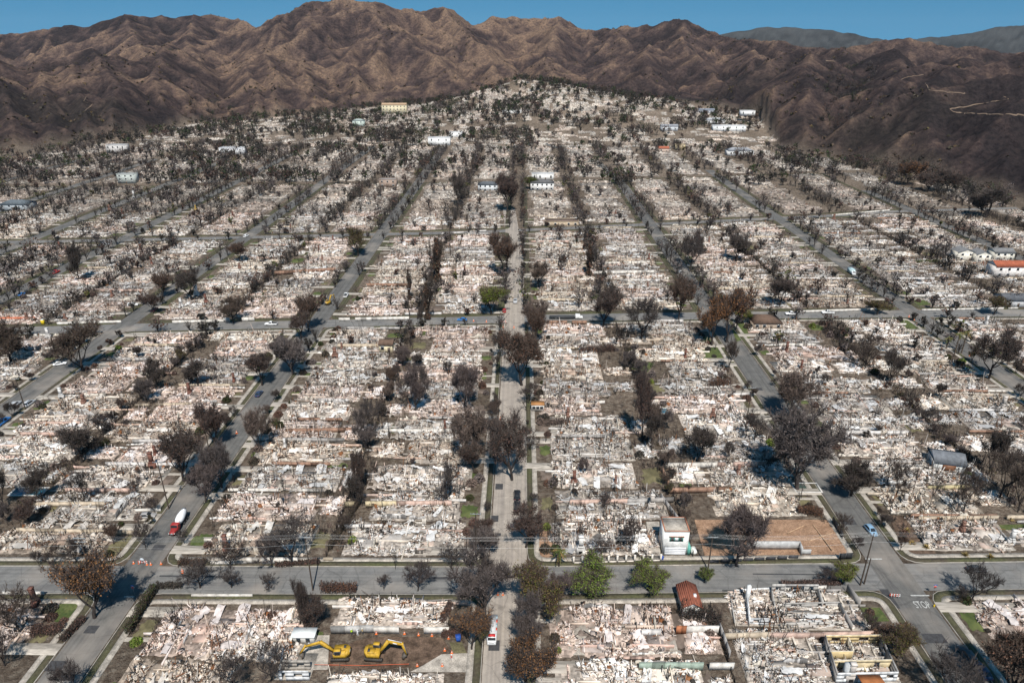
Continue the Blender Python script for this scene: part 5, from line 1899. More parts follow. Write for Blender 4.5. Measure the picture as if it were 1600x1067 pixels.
B().tube([(-4.7, 0, 2.5), (-5.2, 0, 1.5)], [.3, .22], (.45, .45, .45), 8).obj('chute', M_STEEL, mx)
B().box((-.6, 0, .85), (8.6, .85, .3), (.05, .05, .05)).obj('chassis', M_PAINT, mx)
B().box((1.2, 0, 1.5), (.35, 1.8, 1.3), (.5, .5, .5)).obj('drum_stand', M_STEEL, mx)
for xx in (-3.6, -2.3, -1.0, 4.2):
    for sy in (-1, 1):
        wheel_tree(mx, xx, sy * 1.02, .52, .36)


# ---- excavators
def excavator(px, py, rz_house, pose, lab):
    x, y = G(px, py)
    o = thing('excavator', lab, 'excavator', (x, y, .06), rz_house, 'yellow excavators on the cleared lot')
    YEL = (.52, .31, .03)
    for sy in (-1, 1):
        b = B()
        pr = [(-2.0, .45), (-1.75, .12), (1.75, .12), (2.0, .45), (1.75, .82), (-1.75, .82)]
        b.prism(pr, sy * 1.15 - .3, sy * 1.15 + .3, (.04, .035, .03))
        for k in range(9):
            b.box((-1.75 + k * .44, sy * 1.15, .84), (.2, .64, .06), (.06, .05, .045))
        b.obj('track', M_PAINT, o)
    B().tube([(0, 0, .6), (0, 0, 1.05)], 1.0, (.05, .05, .05), 14).obj('turntable', M_PAINT, o)
    b = B()
    b.prism([(1.3, -1.35), (1.3, 1.35), (-1.2, 1.35), (-1.75, .9), (-1.75, -.9), (-1.2, -1.35)], 1.05, 2.15, YEL, 'z')
    b.box((-.5, -.45, 2.25), (1.6, 1.5, .2), np.array(YEL) * .9)
    b.box((-1.0, -.5, 2.4), (.5, .7, .12), (.05, .05, .05))
    body = b.obj('body', M_DUSTY, o)
    b = B()
    b.prism([(-1.76, .92), (-1.2, 1.37), (-1.2, -1.37), (-1.76, -.92), (-2.05, -.6), (-2.05, .6)], 1.0, 2.25, np.array(YEL) * .97, 'z')
    cw = b.obj('counterweight', M_DUSTY, o)
    B().box((-2.06, 0, 1.75), (.02, .7, .32), (.7, .7, .68)).obj('badge', M_PAINT, cw)
    b = B()
    b.prism([(-.35, 1.05), (1.25, 1.05), (1.3, 1.9), (1.0, 2.95), (-.35, 2.95)], .40, 1.34, (.06, .06, .06))
    cab = b.obj('cab', M_PAINT, o)
    B().quad([(1.27, .46, 1.2), (1.27, 1.28, 1.2), (1.32, 1.28, 1.9), (1.32, .46, 1.9)]).obj('windscreen', M_GLASS, cab)
    B().quad([(1.315, .46, 1.95), (1.315, 1.28, 1.95), (1.02, 1.28, 2.9), (1.02, .46, 2.9)]).obj('windscreen', M_GLASS, cab)
    for yy in (.385, 1.355):
        B().quad([(-.2, yy, 1.9), (.95, yy, 1.9), (.85, yy, 2.8), (-.2, yy, 2.8)]).obj('side_window', M_GLASS, cab)
    B().box((.35, .87, 2.98), (1.3, .9, .06), YEL).obj('cab_roof', M_PAINT, cab)
    # boom, stick and bucket in the plane y = -0.1
    P0, P1, P2, P3, P4 = [np.array(q) for q in pose]

    def beam(A, C, wa, wc, th, col):
        A, C = np.array(A), np.array(C)
        d = (C - A) / np.linalg.norm(C - A)
        nn = np.array([-d[1], d[0]])
        return [tuple(A + nn * wa / 2), tuple(A - nn * wa / 2), tuple(C - nn * wc / 2), tuple(C + nn * wc / 2)]
    b = B()
    b.prism(beam(P0, P1, .45, .72, 0, 0), -.38, .18, YEL)
    b.prism(beam(P1, P2, .72, .36, 0, 0), -.375, .175, YEL)
    boom = b.obj('boom', M_DUSTY, o)
    m_ = (P1 + P2) / 2
    B().box((m_[0], -.392, m_[1]), (.9, .02, .28), (.72, .72, .70), ry=-math.atan2((P2 - P1)[1], (P2 - P1)[0])).obj('badge', M_PAINT, boom)
    b = B()
    e = P2 + (P2 - P3) * .16
    b.prism(beam(e, P3, .5, .28, 0, 0), -.32, .12, YEL)
    st = b.obj('stick', M_DUSTY, o)
    for A, C, par in ((P0 + (.35, -.1), P1 + (.1, -.2), boom), (P1 + (.0, .45), e + (0, .12), boom), (P2 + (.25, .05), P3 + (.15, .25), st)):
        b = B()
        M = A + (C - A) * .55
        b.tube([(A[0], -.1, A[1]), (M[0], -.1, M[1])], .10, (.05, .05, .05), 8)
        b.tube([(M[0], -.1, M[1]), (C[0], -.1, C[1])], .055, (.6, .6, .6), 8)
        b.obj('hydraulic_cylinder', M_STEEL, par)
    b = B()
    d = (P4 - P3)
    nn = np.array([-d[1], d[0]])
    pts = [P3 + nn * .12, P3 - nn * .35, P3 + d * .55 - nn * .55, P4 - nn * .25, P4 + nn * .15, P3 + d * .6 - nn * .1]
    b.prism([tuple(q) for q in pts], -.65, .45, (.10, .085, .07))
    for k in range(5):
        b.box((P4[0], -.55 + k * .23, P4[1] - .05), (.12, .1, .3), (.2, .19, .18))
    b.obj('bucket', M_PAINT, o)
    return o


excavator(586, 1026, -.06, [(1.2, 1.7), (3.2, 4.9), (6.2, 4.2), (6.9, 1.5), (6.3, .35)], 'yellow excavator with its arm folded down to the right on dug soil')
excavator(533, 1026, math.pi + .06, [(1.2, 1.7), (4.0, 4.4), (7.2, 3.3), (8.5, 1.3), (8.0, .3)], 'yellow excavator reaching left over the scraped slab')
for px, py, a_, l_ in [(513, 476, 1.2, 'small yellow excavator beside the mixer-truck street far up'), (306, 330, 2.0, 'yellow excavator among ruins at upper left')]:
    o = excavator(px, py, a_, [(1.2, 1.7), (3.2, 4.9), (6.2, 4.2), (6.9, 1.5), (6.3, .35)], l_)
    o.scale = (.8, .8, .8)

# ------------------------------------------------------------------ houses that survived
def house(px, py, wpx, hm, dep, roof, wc, rc, floors, nwin, lab, rz=0.0, rise=None, side=True, name='house'):
    x, y, z = G2(px, py)
    w = wpx * mpp(x, y, z)
    o = thing(name, lab, 'house', (x, y + dep / 2, z), rz, 'buildings that survived')
    hx, hy = w / 2, dep / 2
    b = B()
    b.box((0, 0, hm / 2 - .4), (w, dep, hm + .8), wc)
    wl = b.obj('wall', M_MASON, o)
    ov = .45
    rise = rise if rise is not None else min(w, dep) * .24
    b = B()
    if roof == 'flat':
        b.box((0, 0, hm + .06), (w + .2, dep + .2, .12), rc)
        for sx_, sy, ax, ay in ((0, -1, w + .3, .22), (0, 1, w + .3, .22), (-1, 0, .22, dep - .2), (1, 0, .22, dep - .2)):
            b.box((sx_ * (hx + .03), sy * (hy + .03), hm + .25), (ax, ay, .5), wc)
    elif roof == 'gable':
        X0, Y0 = hx + ov, hy + ov
        V_ = [(-X0, -Y0, hm), (X0, -Y0, hm), (X0, Y0, hm), (-X0, Y0, hm), (-X0, 0, hm + rise), (X0, 0, hm + rise)]
        b.add(V_, [(0, 1, 5, 4), (2, 3, 4, 5), (3, 2, 1, 0)], rc)
        b.add([(-hx, -hy, hm), (-hx, hy, hm), (-hx, 0, hm + rise * .92), (hx, -hy, hm), (hx, hy, hm), (hx, 0, hm + rise * .92)], None, wc, [(0, 2, 1), (3, 4, 5)])
    elif roof == 'front':
        X0, Y0 = hx + ov, hy + ov
        V_ = [(-X0, -Y0, hm), (-X0, Y0, hm), (0, -Y0, hm + rise), (0, Y0, hm + rise), (X0, -Y0, hm), (X0, Y0, hm)]
        b.add(V_, [(0, 2, 3, 1), (2, 4, 5, 3)], rc)
        b.add([(-hx, -hy - .004, hm - .01), (hx, -hy - .004, hm - .01), (0, -hy - .004, hm + rise * .93)], None, wc, [(0, 1, 2)])
    else:
        X0, Y0 = hx + ov, hy + ov
        k = max(0, hx - hy) if hx > hy else 0
        k2 = max(0, hy - hx)
        V_ = [(-X0, -Y0, hm), (X0, -Y0, hm), (X0, Y0, hm), (-X0, Y0, hm), (-k, -k2, hm + rise), (k, -k2, hm + rise), (k, k2, hm + rise), (-k, k2, hm + rise)]
        b.add(V_, [(0, 1, 5, 4), (1, 2, 6, 5), (2, 3, 7, 6), (3, 0, 4, 7), (4, 5, 6, 7), (3, 2, 1, 0)], rc)
    ro = b.obj('roof', M_MASON, o)
    fh = hm / floors
    ww = min(1.3, w / (nwin * 2.2))
    for f_ in range(floors):
        for i_ in range(nwin):
            xx = -hx + w * (i_ + .5) / nwin
            zz = fh * f_ + fh * .56
            if f_ == 0 and i_ == nwin // 2 and nwin > 1:
                d_ = B().box((xx, -hy - .03, 1.02), (1.0, .06, 2.04), (.12, .09, .07)).obj('door', M_PAINT, o)
                B().box((xx + .38, -hy - .08, 1.0), (.06, .05, .14), (.5, .45, .3)).obj('handle', M_STEEL, d_)
                continue
            wn_ = B().box((xx, -hy - .02, zz), (ww + .22, .05, fh * .46 + .22), (.72, .72, .7)).obj('window', M_PAINT, o)
            B().box((xx, -hy - .05, zz), (ww, .03, fh * .46), (.03, .03, .04)).obj('pane', M_GLASS, wn_)
    return o


WHT, CRM, GRF, BRR, RDR = (.74, .73, .70), (.66, .58, .40), (.16, .155, .15), (.13, .085, .062), (.33, .10, .055)
house(847, 298, 36, 6.5, 9, 'hip', WHT, (.12, .12, .12), 2, 5, 'white two-storey house with dark roof at the head of the middle street')
house(848, 281, 34, 5, 8, 'flat', WHT, (.5, .5, .5), 1, 4, 'low white house just behind the dark roofed white one')
house(762, 299, 30, 5.5, 9, 'hip', (.60, .62, .62), (.10, .11, .12), 2, 4, 'pale grey house left of the white house up the middle street')
house(878, 354, 52, 3.2, 9, 'flat', (.44, .35, .25), (.14, .10, .08), 1, 5, 'long tan flat roofed shell above the third cross-road')
house(606, 293, 26, 6.5, 9, 'flat', (.33, .25, .20), (.3, .27, .25), 2, 3, 'brown flat topped two-storey house at upper left of centre')
house(1199, 515, 44, 3.0, 11, 'hip', (.35, .28, .22), BRR, 1, 4, 'brown hip roofed bungalow by the second cross-road', rise=2.2)
house(603, 550, 20, 3.2, 6, 'gable', CRM, BRR, 1, 2, 'small yellow cottage with brown roof at the end of a tan wall')
house(1508, 408, 26, 5.2, 8, 'front', (.66, .63, .55), (.17, .17, .17), 2, 2, 'cream gabled house at right edge with grey roof, left wing', rise=2)
house(1535, 411, 22, 5.0, 8, 'front', (.66, .63, .55), (.17, .17, .17), 2, 2, 'cream gabled house at right edge with grey roof, narrow middle wing', rise=2)
house(1568, 407, 30, 4.6, 8, 'gable', (.66, .63, .55), (.17, .17, .17), 2, 3, 'cream house at right edge with grey roof, long right wing', rise=2)
house(1580, 434, 52, 6.2, 9, 'gable', (.72, .68, .64), RDR, 2, 4, 'white house with red tiled roof at right edge', rise=2.4)
house(1590, 480, 40, 3.4, 10, 'gable', (.42, .42, .42), (.10, .105, .115), 1, 3, 'dark roofed house at right edge above the second cross-road', rise=2.2)
house(198, 287, 27, 8.2, 8, 'flat', (.42, .45, .42), (.35, .36, .35), 3, 3, 'pale green three-storey modern house at upper left')
house(182, 240, 30, 9, 10, 'flat', (.52, .50, .48), (.4, .4, .4), 2, 4, 'pale concrete modern house near the foot of the left hills')
house(22, 330, 44, 5, 12, 'hip', (.33, .36, .38), (.11, .13, .145), 2, 4, 'blue-grey hip roofed house at the left edge', rise=2.6)
house(362, 242, 38, 7, 11, 'flat', (.68, .69, .70), (.5, .5, .5), 2, 4, 'white flat roofed modern house at upper left')
house(686, 228, 34, 9, 11, 'flat', (.76, .76, .74), (.55, .55, .55), 2, 3, 'white modern house, the larger of two below the knoll')
house(712, 216, 20, 7, 9, 'flat', (.74, .74, .72), (.55, .55, .55), 2, 2, 'white modern house, the smaller of two below the knoll')
house(560, 198, 18, 8, 10, 'hip', (.48, .55, .50), (.3, .34, .32), 2, 2, 'pale green house among far trees')
house(616, 178, 38, 13, 14, 'gable', (.62, .55, .38), (.40, .28, .18), 3, 7, 'large cream mansion at the foot of the hills', rise=3)
house(1140, 206, 50, 7, 14, 'flat', (.74, .75, .74), (.6, .6, .6), 2, 5, 'long white modern villa on the right spur')
house(1118, 194, 30, 5, 12, 'hip', (.7, .7, .7), (.42, .43, .44), 1, 3, 'white hip roofed house above the long villa')
house(1157, 244, 40, 5.5, 13, 'hip', (.74, .74, .73), (.30, .31, .33), 1, 4, 'white single-storey house with grey roof below the spur')
house(1046, 205, 26, 6, 10, 'gable', (.52, .54, .56), (.26, .27, .29), 1, 3, 'grey-blue house left of the long white villa')
house(1170, 170, 22, 6, 10, 'flat', (.72, .72, .71), (.55, .55, .55), 1, 3, 'white house highest on the right spur')
house(1102, 178, 28, 5, 9, 'gable', (.4, .42, .46), (.22, .24, .28), 1, 3, 'bluish roofed house on the right spur')
house(1063, 235, 14, 6, 8, 'flat', (.52, .42, .26), (.4, .33, .22), 2, 2, 'small ochre tower house on the slope')
house(1037, 238, 16, 4, 9, 'gable', (.5, .4, .33), (.36, .12, .07), 1, 2, 'low house with a red roof on the slope')
house(800, 178, 30, 4, 10, 'flat', (.72, .72, .70), (.6, .6, .6), 1, 4, 'white house halfway up the knoll')
house(806, 140, 12, 6, 8, 'flat', (.7, .7, .68), (.5, .5, .5), 2, 2, 'small white house on top of the knoll')
house(470, 432, 0.1, .1, .1, 'flat', WHT, WHT, 1, 1, 'x') if False else None

# hut with the red tiled roof in the foreground
hut = house(1080, 962, 27, 2.7, 6.5, 'front', (.70, .69, .66), (.27, .095, .06), 1, 1, 'small white hut with red tiled roof by a charred hedge', rise=1.3, name='hut')
rf = [c_ for c_ in hut.children if c_.name.startswith('roof')][0]
B().box((1.0, -.8, 3.6), (.6, .6, 1.0), (.72, .71, .69)).obj('vent_box', M_MASON, rf)
w_ = 27 * mpp(*G(1080, 962))
for sg in (-1, 1):                                     # courses of roof tiles
    for k in range(6):
        f_ = (k + .5) / 6
        B().box((sg * (w_ / 2 + .45) * (1 - f_), 0, 2.72 + 1.3 * f_ + .03), (.32, 7.4, .05), np.array((.27, .095, .06)) * (.8 + .35 * ((k * 7) % 5) / 5), ry=sg * math.atan2(1.3, w_ / 2 + .45)).obj('tile_course', M_MASON, rf)

# white garage house with teal window
(xa, ya_), (xb, yb_) = G(1035, 866), G(1073, 866)
gw, gh = xb - xa, height_at(1054, 866, 831)
yback = G(1046, 809, gh)[1]
gd = min(10.0, yback - ya_)
gh_o = thing('garage_house', 'white two-storey garage house with teal framed window and white door', 'house', ((xa + xb) / 2, ya_ + gd / 2, 0), 0, 'buildings that survived')
b = B()
b.box((0, 0, gh / 2), (gw, gd, gh), (.82, .81, .77))
b.obj('wall', M_MASON, gh_o)
b = B()
b.box((0, 0, gh + .03), (gw - .3, gd - .3, .06), (.48, .48, .47))
for k in range(3):
    b.box((0, -gd / 3 + k * gd / 3, gh + .075), (gw - .35, .06, .03), (.4, .4, .4))
rf = b.obj('roof', M_CONC, gh_o)
for sx_, sy, ax, ay in ((0, -1, gw + .12, .2), (0, 1, gw + .12, .2), (-1, 0, .2, gd - .12), (1, 0, .2, gd - .12)):
    p_ = B().box((sx_ * (gw / 2 - .04), sy * (gd / 2 - .04), gh + .16), (ax, ay, .32), (.70, .67, .60)).obj('parapet', M_MASON, rf)
    B().box((sx_ * (gw / 2 - .04), sy * (gd / 2 - .04), gh + .35), (ax + .1, ay + .1, .07), (.36, .15, .09)).obj('tile_coping', M_MASON, rf)
dr = B().box((0, -gd / 2 - .03, 1.15), (gw * .86, .06, 2.3), (.78, .79, .80)).obj('garage_door', M_PAINT, gh_o)
for k in range(4):
    B().box((0, -gd / 2 - .07, .3 + k * .57), (gw * .84, .03, .5), (.80, .81, .82)).obj('panel', M_PAINT, dr)
wn_ = B().box((0, -gd / 2 - .03, gh * .70), (gw * .56, .1, 1.45), (.06, .28, .22)).obj('window', M_PAINT, gh_o)
for k in (-1, 0, 1):
    B().box((k * gw * .17, -gd / 2 - .09, gh * .70), (gw * .13, .04, 1.0), (.10, .13, .13) if k else (.75, .75, .75)).obj('pane', M_GLASS if k else M_PAINT, wn_)
B().box((0, -gd / 2 - .12, gh * .70 + .85), (gw * .62, .3, .1), (.36, .15, .09)).obj('tile_hood', M_MASON, gh_o)
B().box((gw / 2 + .4, -1.5, 1.3), (.7, 3, 2.6), (.10, .32, .27)).obj('side_gate', M_PAINT, gh_o)
bn = thing('wheelie_bin', 'blue wheelie bin beside the white garage door', 'bin', (*G(1034, 874), 0), .2)
B().prism([(-.28, 0), (.28, 0), (.34, 1.0), (-.34, 1.0)], -.3, .3, (.02, .08, .35)).obj('tub', M_PAINT, bn)
B().box((0, 0, 1.04), (.76, .72, .08), (.02, .07, .3)).obj('lid', M_PAINT, bn)
bn2 = copy_tree(bn)
bn2.location = (*G(716, 1000), 0)
bn2['label'] = 'blue bin at the street end of the dig site'
bn2.scale = (1.5, 1.5, 1.3)
ch_ = thing('propane_tank', 'white round-ended tank beside the garage house', 'tank', (*G(1083, 864), 0), 0)
B().tube([(0, -1, .9), (0, -.8, .9), (0, .8, .9), (0, 1, .9)], [.3, .75, .75, .3], (.72, .72, .66), 12).obj('vessel', M_PAINT, ch_)
for yy in (-.5, .5):
    B().box((0, yy, .15), (1.0, .2, .4), (.3, .3, .3)).obj('leg', M_PAINT, ch_)

# fence of white posts along the near cross-road
(xa, ya_), (xb, yb_) = G(896, 880), G(1032, 876)
fn = thing('front_fence', 'white post fence with dark grilles before the rubble lot', 'fence', (xa, ya_, 0), math.atan2(yb_ - ya_, xb - xa))
FL = math.hypot(xb - xa, yb_ - ya_)
post = B().box((0, 0, 1.0), (.42, .42, 2.0), (.70, .65, .58)).box((0, 0, 2.05), (.54, .54, .1), (.72, .68, .62)).mesh('post', M_MASON)
ng = 11
for i_ in range(ng):
    obj('post', post, fn, (FL * i_ / (ng - 1), 0, 0))
    if i_ < ng - 1 and i_ != 7:
        xm_ = FL * (i_ + .5) / (ng - 1)
        w_ = FL / (ng - 1) - .44
        B().box((xm_, 0, .22), (w_, .25, .44), (.68, .62, .55)).obj('low_wall', M_MASON, fn)
        b = B()
        for k in range(12):
            b.box((xm_ - w_ / 2 + w_ * (k + .5) / 12, 0, 1.1), (.04, .04, 1.35), (.03, .03, .03))
        for zz in (.6, 1.7):
            b.box((xm_, 0, zz), (w_, .05, .05), (.03, .03, .03))
        b.obj('grille', M_PAINT, fn)

# grey roofed garage at right
gx = house(1487, 738, 42, 3.0, 7.5, 'gable', (.62, .62, .60), (.15, .16, .175), 1, 1, 'white garage with grey gabled roof and a rusty door', rise=1.9, name='garage', rz=-.25)
B().box((-.2, -3.82, 1.25), (3.6, .08, 2.5), (.16, .075, .04)).obj('garage_door', M_PAINT, gx)
# shelter with orange roof beside the middle street
x, y = G(840, 640)
sh = thing('site_office', 'small dark box cabin with an orange-brown roof by the middle street', 'cabin', (x, y, 0), 0)
b = B().box((0, 0, 1.3), (4.4, 2.6, 2.6), (.55, .52, .48)).obj('wall', M_PAINT, sh)
B().box((0, 0, 2.68), (4.7, 2.9, .16), (.36, .17, .06)).obj('roof', M_PAINT, sh)
for k in (-1, 0, 1):
    B().box((k * 1.35, -1.32, 1.5), (1.1, .05, 1.0), (.03, .035, .04)).obj('window', M_GLASS, sh)
pt = thing('portable_toilet', 'yellow portable toilet by the second cross-road at far left', 'toilet', (*G(68, 507), 0), 0)
B().box((0, 0, 1.15), (1.2, 1.2, 2.3), (.68, .5, .02)).obj('cabin', M_PAINT, pt)
B().prism([(-.65, 2.3), (.65, 2.3), (.4, 2.55), (-.4, 2.55)], -.65, .65, (.7, .7, .65)).obj('roof', M_PAINT, pt)
B().box((0, -.62, 1.1), (.8, .04, 1.9), (.6, .44, .02)).obj('door', M_PAINT, pt)

# ------------------------------------------------------------------ roofless shells in the foreground
def hole_wall(L, h, th, holes, col, inner=None):
    """straight wall along x from 0 to L with rectangular openings (x0, x1, z0, z1), one face in another colour"""
    b = B()
    xs_ = sorted({0.0, L, *[v for q in holes for v in q[:2]]})
    zs_ = sorted({0.0, h, *[v for q in holes for v in q[2:]]})
    r = np.random.default_rng(int(L * 100))
    for a_, c_ in zip(xs_[:-1], xs_[1:]):
        for d_, e_ in zip(zs_[:-1], zs_[1:]):
            mx_, mz_ = (a_ + c_) / 2, (d_ + e_) / 2
            if any(q[0] < mx_ < q[1] and q[2] < mz_ < q[3] for q in holes):
                continue
            k = r.uniform(.88, 1.06)
            b.box((mx_, 0, mz_), (c_ - a_, th, e_ - d_), np.array(col) * k)
            if inner is not None:
                b.box((mx_, -th / 2 - .012, mz_), (c_ - a_, .02, e_ - d_), np.array(inner) * k)
    return b


def shell(name, lab, walls, base, extra=None, cat='ruin', tone=0, rub=True):
    xs_ = [w[0][0] for w in walls] + [w[1][0] for w in walls]
    ys2 = [w[0][1] for w in walls] + [w[1][1] for w in walls]
    cx_, cy_ = (min(xs_) + max(xs_)) / 2, (min(ys2) + max(ys2)) / 2
    o = thing(name, lab, cat, (cx_, cy_, 0))
    for (p0, p1, h, holes, col, inner) in walls:
        L = math.hypot(p1[0] - p0[0], p1[1] - p0[1])
        b = hole_wall(L, h, .2, [(q[0] * L, q[1] * L, q[2], q[3]) for q in holes], col, inner)
        b.obj('wall', M_MASON, o, loc=(p0[0] - cx_, p0[1] - cy_, 0), rz=math.atan2(p1[1] - p0[1], p1[0] - p0[0]))
    W_2, D_2 = max(xs_) - min(xs_), max(ys2) - min(ys2)
    B().box((0, 0, .05), (W_2, D_2, .1), base).obj('floor_slab', M_CONC, o)
    if rub:
        q = obj('rubble', RUB[3 + tone], o, (0, 0, .08), 0, (W_2 / 13.5, D_2 / 26, .75))
        q['kind'] = 'stuff'
        q.color = (*TINT[tone], 1)
    return o


YL, CR2, WT = (.56, .44, .24), (.64, .58, .47), (.66, .66, .65)
hz_ = 2.7
A0, A1, A2, A3 = G(1290, 992, hz_), G(1376, 991, hz_), G(1404, 1049, hz_), G(1309, 1051, hz_)


def lerp(p, q, t):
    return (p[0] + (q[0] - p[0]) * t, p[1] + (q[1] - p[1]) * t)


sl_ = shell('roofless_house', 'roofless house shell with cream and yellow inner walls at lower right', [
    (A0, A1, hz_, [(.12, .28, 1.0, 2.0), (.62, .80, 1.0, 2.0)], CR2, YL),
    (A1, A2, hz_, [(.2, .4, 1, 2)], (.30, .29, .28), None), (A3, A0, hz_, [(.55, .7, 0, 2)], (.30, .28, .26), None),
    (A3, A2, hz_, [(.12, .24, 1, 1.9), (.60, .70, 0, 2.1), (.82, .94, 1, 2)], WT, None),
    (lerp(A0, A3, .42), lerp(lerp(A0, A3, .42), lerp(A1, A2, .42), .40), hz_ - .2, [], CR2, YL), (lerp(lerp(A0, A3, .38), lerp(A1, A2, .38), .42), lerp(A0, A1, .42), hz_ - .4, [(.3, .6, 0, 2)], CR2, CR2),
    (lerp(A0, A3, .68), lerp(A1, A2, .68), hz_, [(.30, .38, 0, 2), (.70, .80, 0, 2)], CR2, (.60, .50, .32)), (lerp(lerp(A0, A3, .68), lerp(A1, A2, .68), .55), lerp(A3, A2, .55), hz_ - .1, [(.3, .6, 0, 2)], CR2, YL)], (.22, .19, .16), tone=2)
sl_.children[-1].scale.z = .4
c_ = sl_.location
p_ = lerp(A3, A2, .2)
B().box((p_[0] - c_[0], p_[1] - c_[1] + .8, 2.2), (1.6, 1.0, 4.4), (.42, .43, .43)).obj('chimney', M_MASON, sl_)
for i_ in range(5):                                    # floor joists on the shell's right wing
    q0, q1 = lerp(lerp(A0, A1, .82), lerp(A3, A2, .82), .05 + i_ * .06), lerp(lerp(A0, A1, .99), lerp(A3, A2, .99), .05 + i_ * .06)
    B().tube([(q0[0] - c_[0], q0[1] - c_[1], 2.4), (q1[0] - c_[0], q1[1] - c_[1], 2.4)], .07, (.05, .04, .035), 4).obj('joist', M_BARK, sl_)
x, y = G(1352, 1066)
B().box((0, 0, 2.6), (4.6, 2.4, .12), (.34, .13, .05), rx=-.15).obj('rusted_roof_sheet', M_RUB, tag(thing('rusted_lean_to', 'rust-orange metal roof sheet at the foot of the shell house', 'lean-to', (x, y - 1.4, 0)), None)).color = (1, 1, 1, 1)
lt = [o for o in COL.objects if o.name == 'rusted_lean_to'][0]
for sx_ in (-2, 2):
    for sy in (-1, 1):
        B().box((sx_, sy, 1.3), (.12, .12, 2.6), (.12, .08, .06)).obj('post', M_PAINT, lt)

x, y = G(1232, 1030)
o = obj('burnt_house', None, None, (x, y, 0), 0)
reg(o, 'low grey rubble of a burnt house left of the roofless shell', 'ruin', 1, 'burnt house ruins')
q = obj('rubble', RUB[5], o, (0, 0, 0), 0, (1.25, .62, .9))
q['kind'] = 'stuff'
q.color = (*TINT[2], 1)
x, y = G(1090, 1060)
for k, (w_, yy) in enumerate(((6, 2.0), (5, -1))):
    obj('wall', WALLP[k + 2], o, (-2 + 3 * k, yy, 0))

for k, (px, py, sx2, sy2, tn, rb, lb, rz2) in enumerate([
        (612, 958, .66, 1.05, 0, 1, 'chalky rubble of a burnt house between the near cross-road and dig wall', math.pi / 2), (952, 842, .98, .95, 3, 7, 'white rubble of a burnt house behind the white post fence', math.pi / 2), (946, 815, .7, .85, 0, 4, 'pale rubble of a burnt house left of the white garage house', math.pi / 2),
        (600, 1075, .55, .95, 3, 2, 'white sheeted rubble at the bottom edge below the excavators', math.pi / 2), (1180, 1035, .5, .7, 2, 8, 'ashen scatter of rubble beside the dark diagonal wall', 0.0), (395, 1000, .9, .9, 0, 6, 'broad pale rubble left of the broken white house', math.pi / 2)]):
    x, y = G(px, py)
    o2 = obj('burnt_house', None, None, (x, y, 0), rz2)
    reg(o2, lb, 'ruin', 1, 'burnt house ruins')
    q = obj('rubble', RUB[rb], o2, (0, 0, 0), 0, (sx2, sy2, 1))
    q['kind'] = 'stuff'
    q.color = (*TINT[tn], 1)
    for j_ in range(3):
        obj('wall', WALLP[(3 * k + j_) % 12], o2, (rl.uniform(-4, 4), rl.uniform(-8, 8), 0), rl.choice([0, math.pi / 2]))

# grey concrete ruin by the near cross-road
GC, GC2 = (.42, .40, .37), (.34, .32, .30)
P = lambda a_, b_, z=0: G(a_, b_, z)
shell('concrete_ruin', 'grey concrete shell with empty window openings right of the red roofed hut', [
    (P(1204, 927), P(1224, 927), 2.9, [(.3, .7, 1.0, 2.0)], GC, None), (P(1224, 927), P(1256, 927), 2.8, [(.05, .95, 0, 2.3)], GC2, None), (P(1256, 927), P(1276, 927), 2.8, [(.3, .65, 1, 2.1)], GC, None),
    (P(1276, 928), P(1312, 928), 1.5, [(.2, .4, .6, 1.5)], GC2, None), (P(1322, 924), P(1342, 950), 2.4, [], GC2, None), (P(1204, 928), P(1214, 975), 1.6, [(.4, .6, 0, 1.3)], GC, None), (P(1276, 930), P(1284, 950), 2.2, [], GC, None), (P(1226, 950), P(1310, 948), 1.6, [(.1, .3, 0, 1.2), (.6, .75, 0, 1.3)], GC, None), (P(1310, 950), P(1330, 985), 1.8, [], GC2, None), (P(1222, 978), P(1312, 976), 1.0, [], GC, None)], (.30, .28, .26), tone=2)
o = shell('white_ruin', 'white walled ruin left of the blackened steel frame by the near cross-road', [
    (P(1150, 925), P(1204, 922), .9, [], WT, None), (P(1165, 935), P(1170, 978), 2.2, [], WT, None), (P(1170, 975), P(1200, 975), 1.8, [(.2, .5, .5, 1.4)], (.55, .56, .57), None), (P(1140, 930), P(1148, 975), .8, [], GC, None)], (.34, .33, .31), tone=0)
B().box((-1.2, 1.5, 2.6), (.8, .7, 5.2), (.72, .72, .70)).obj('chimney', M_MASON, o)
st = thing('steel_frame', 'blackened steel frame of beams inside the concrete ruin', 'frame', (*P(1192, 985), 0))
for i_ in range(3):
    for j_ in range(3):
        B().box((i_ * 2.2, j_ * 2.0, 1.3), (.16, .16, 2.6), (.035, .03, .028)).obj('column', M_BARK, st)
    B().box((i_ * 2.2, 2, 2.62), (.16, 4.6, .18), (.045, .035, .03)).obj('beam', M_BARK, st)
for j_ in range(3):
    B().box((2.2, j_ * 2.0, 2.42), (5.0, .14, .16), (.05, .035, .03)).obj('beam', M_BARK, st)

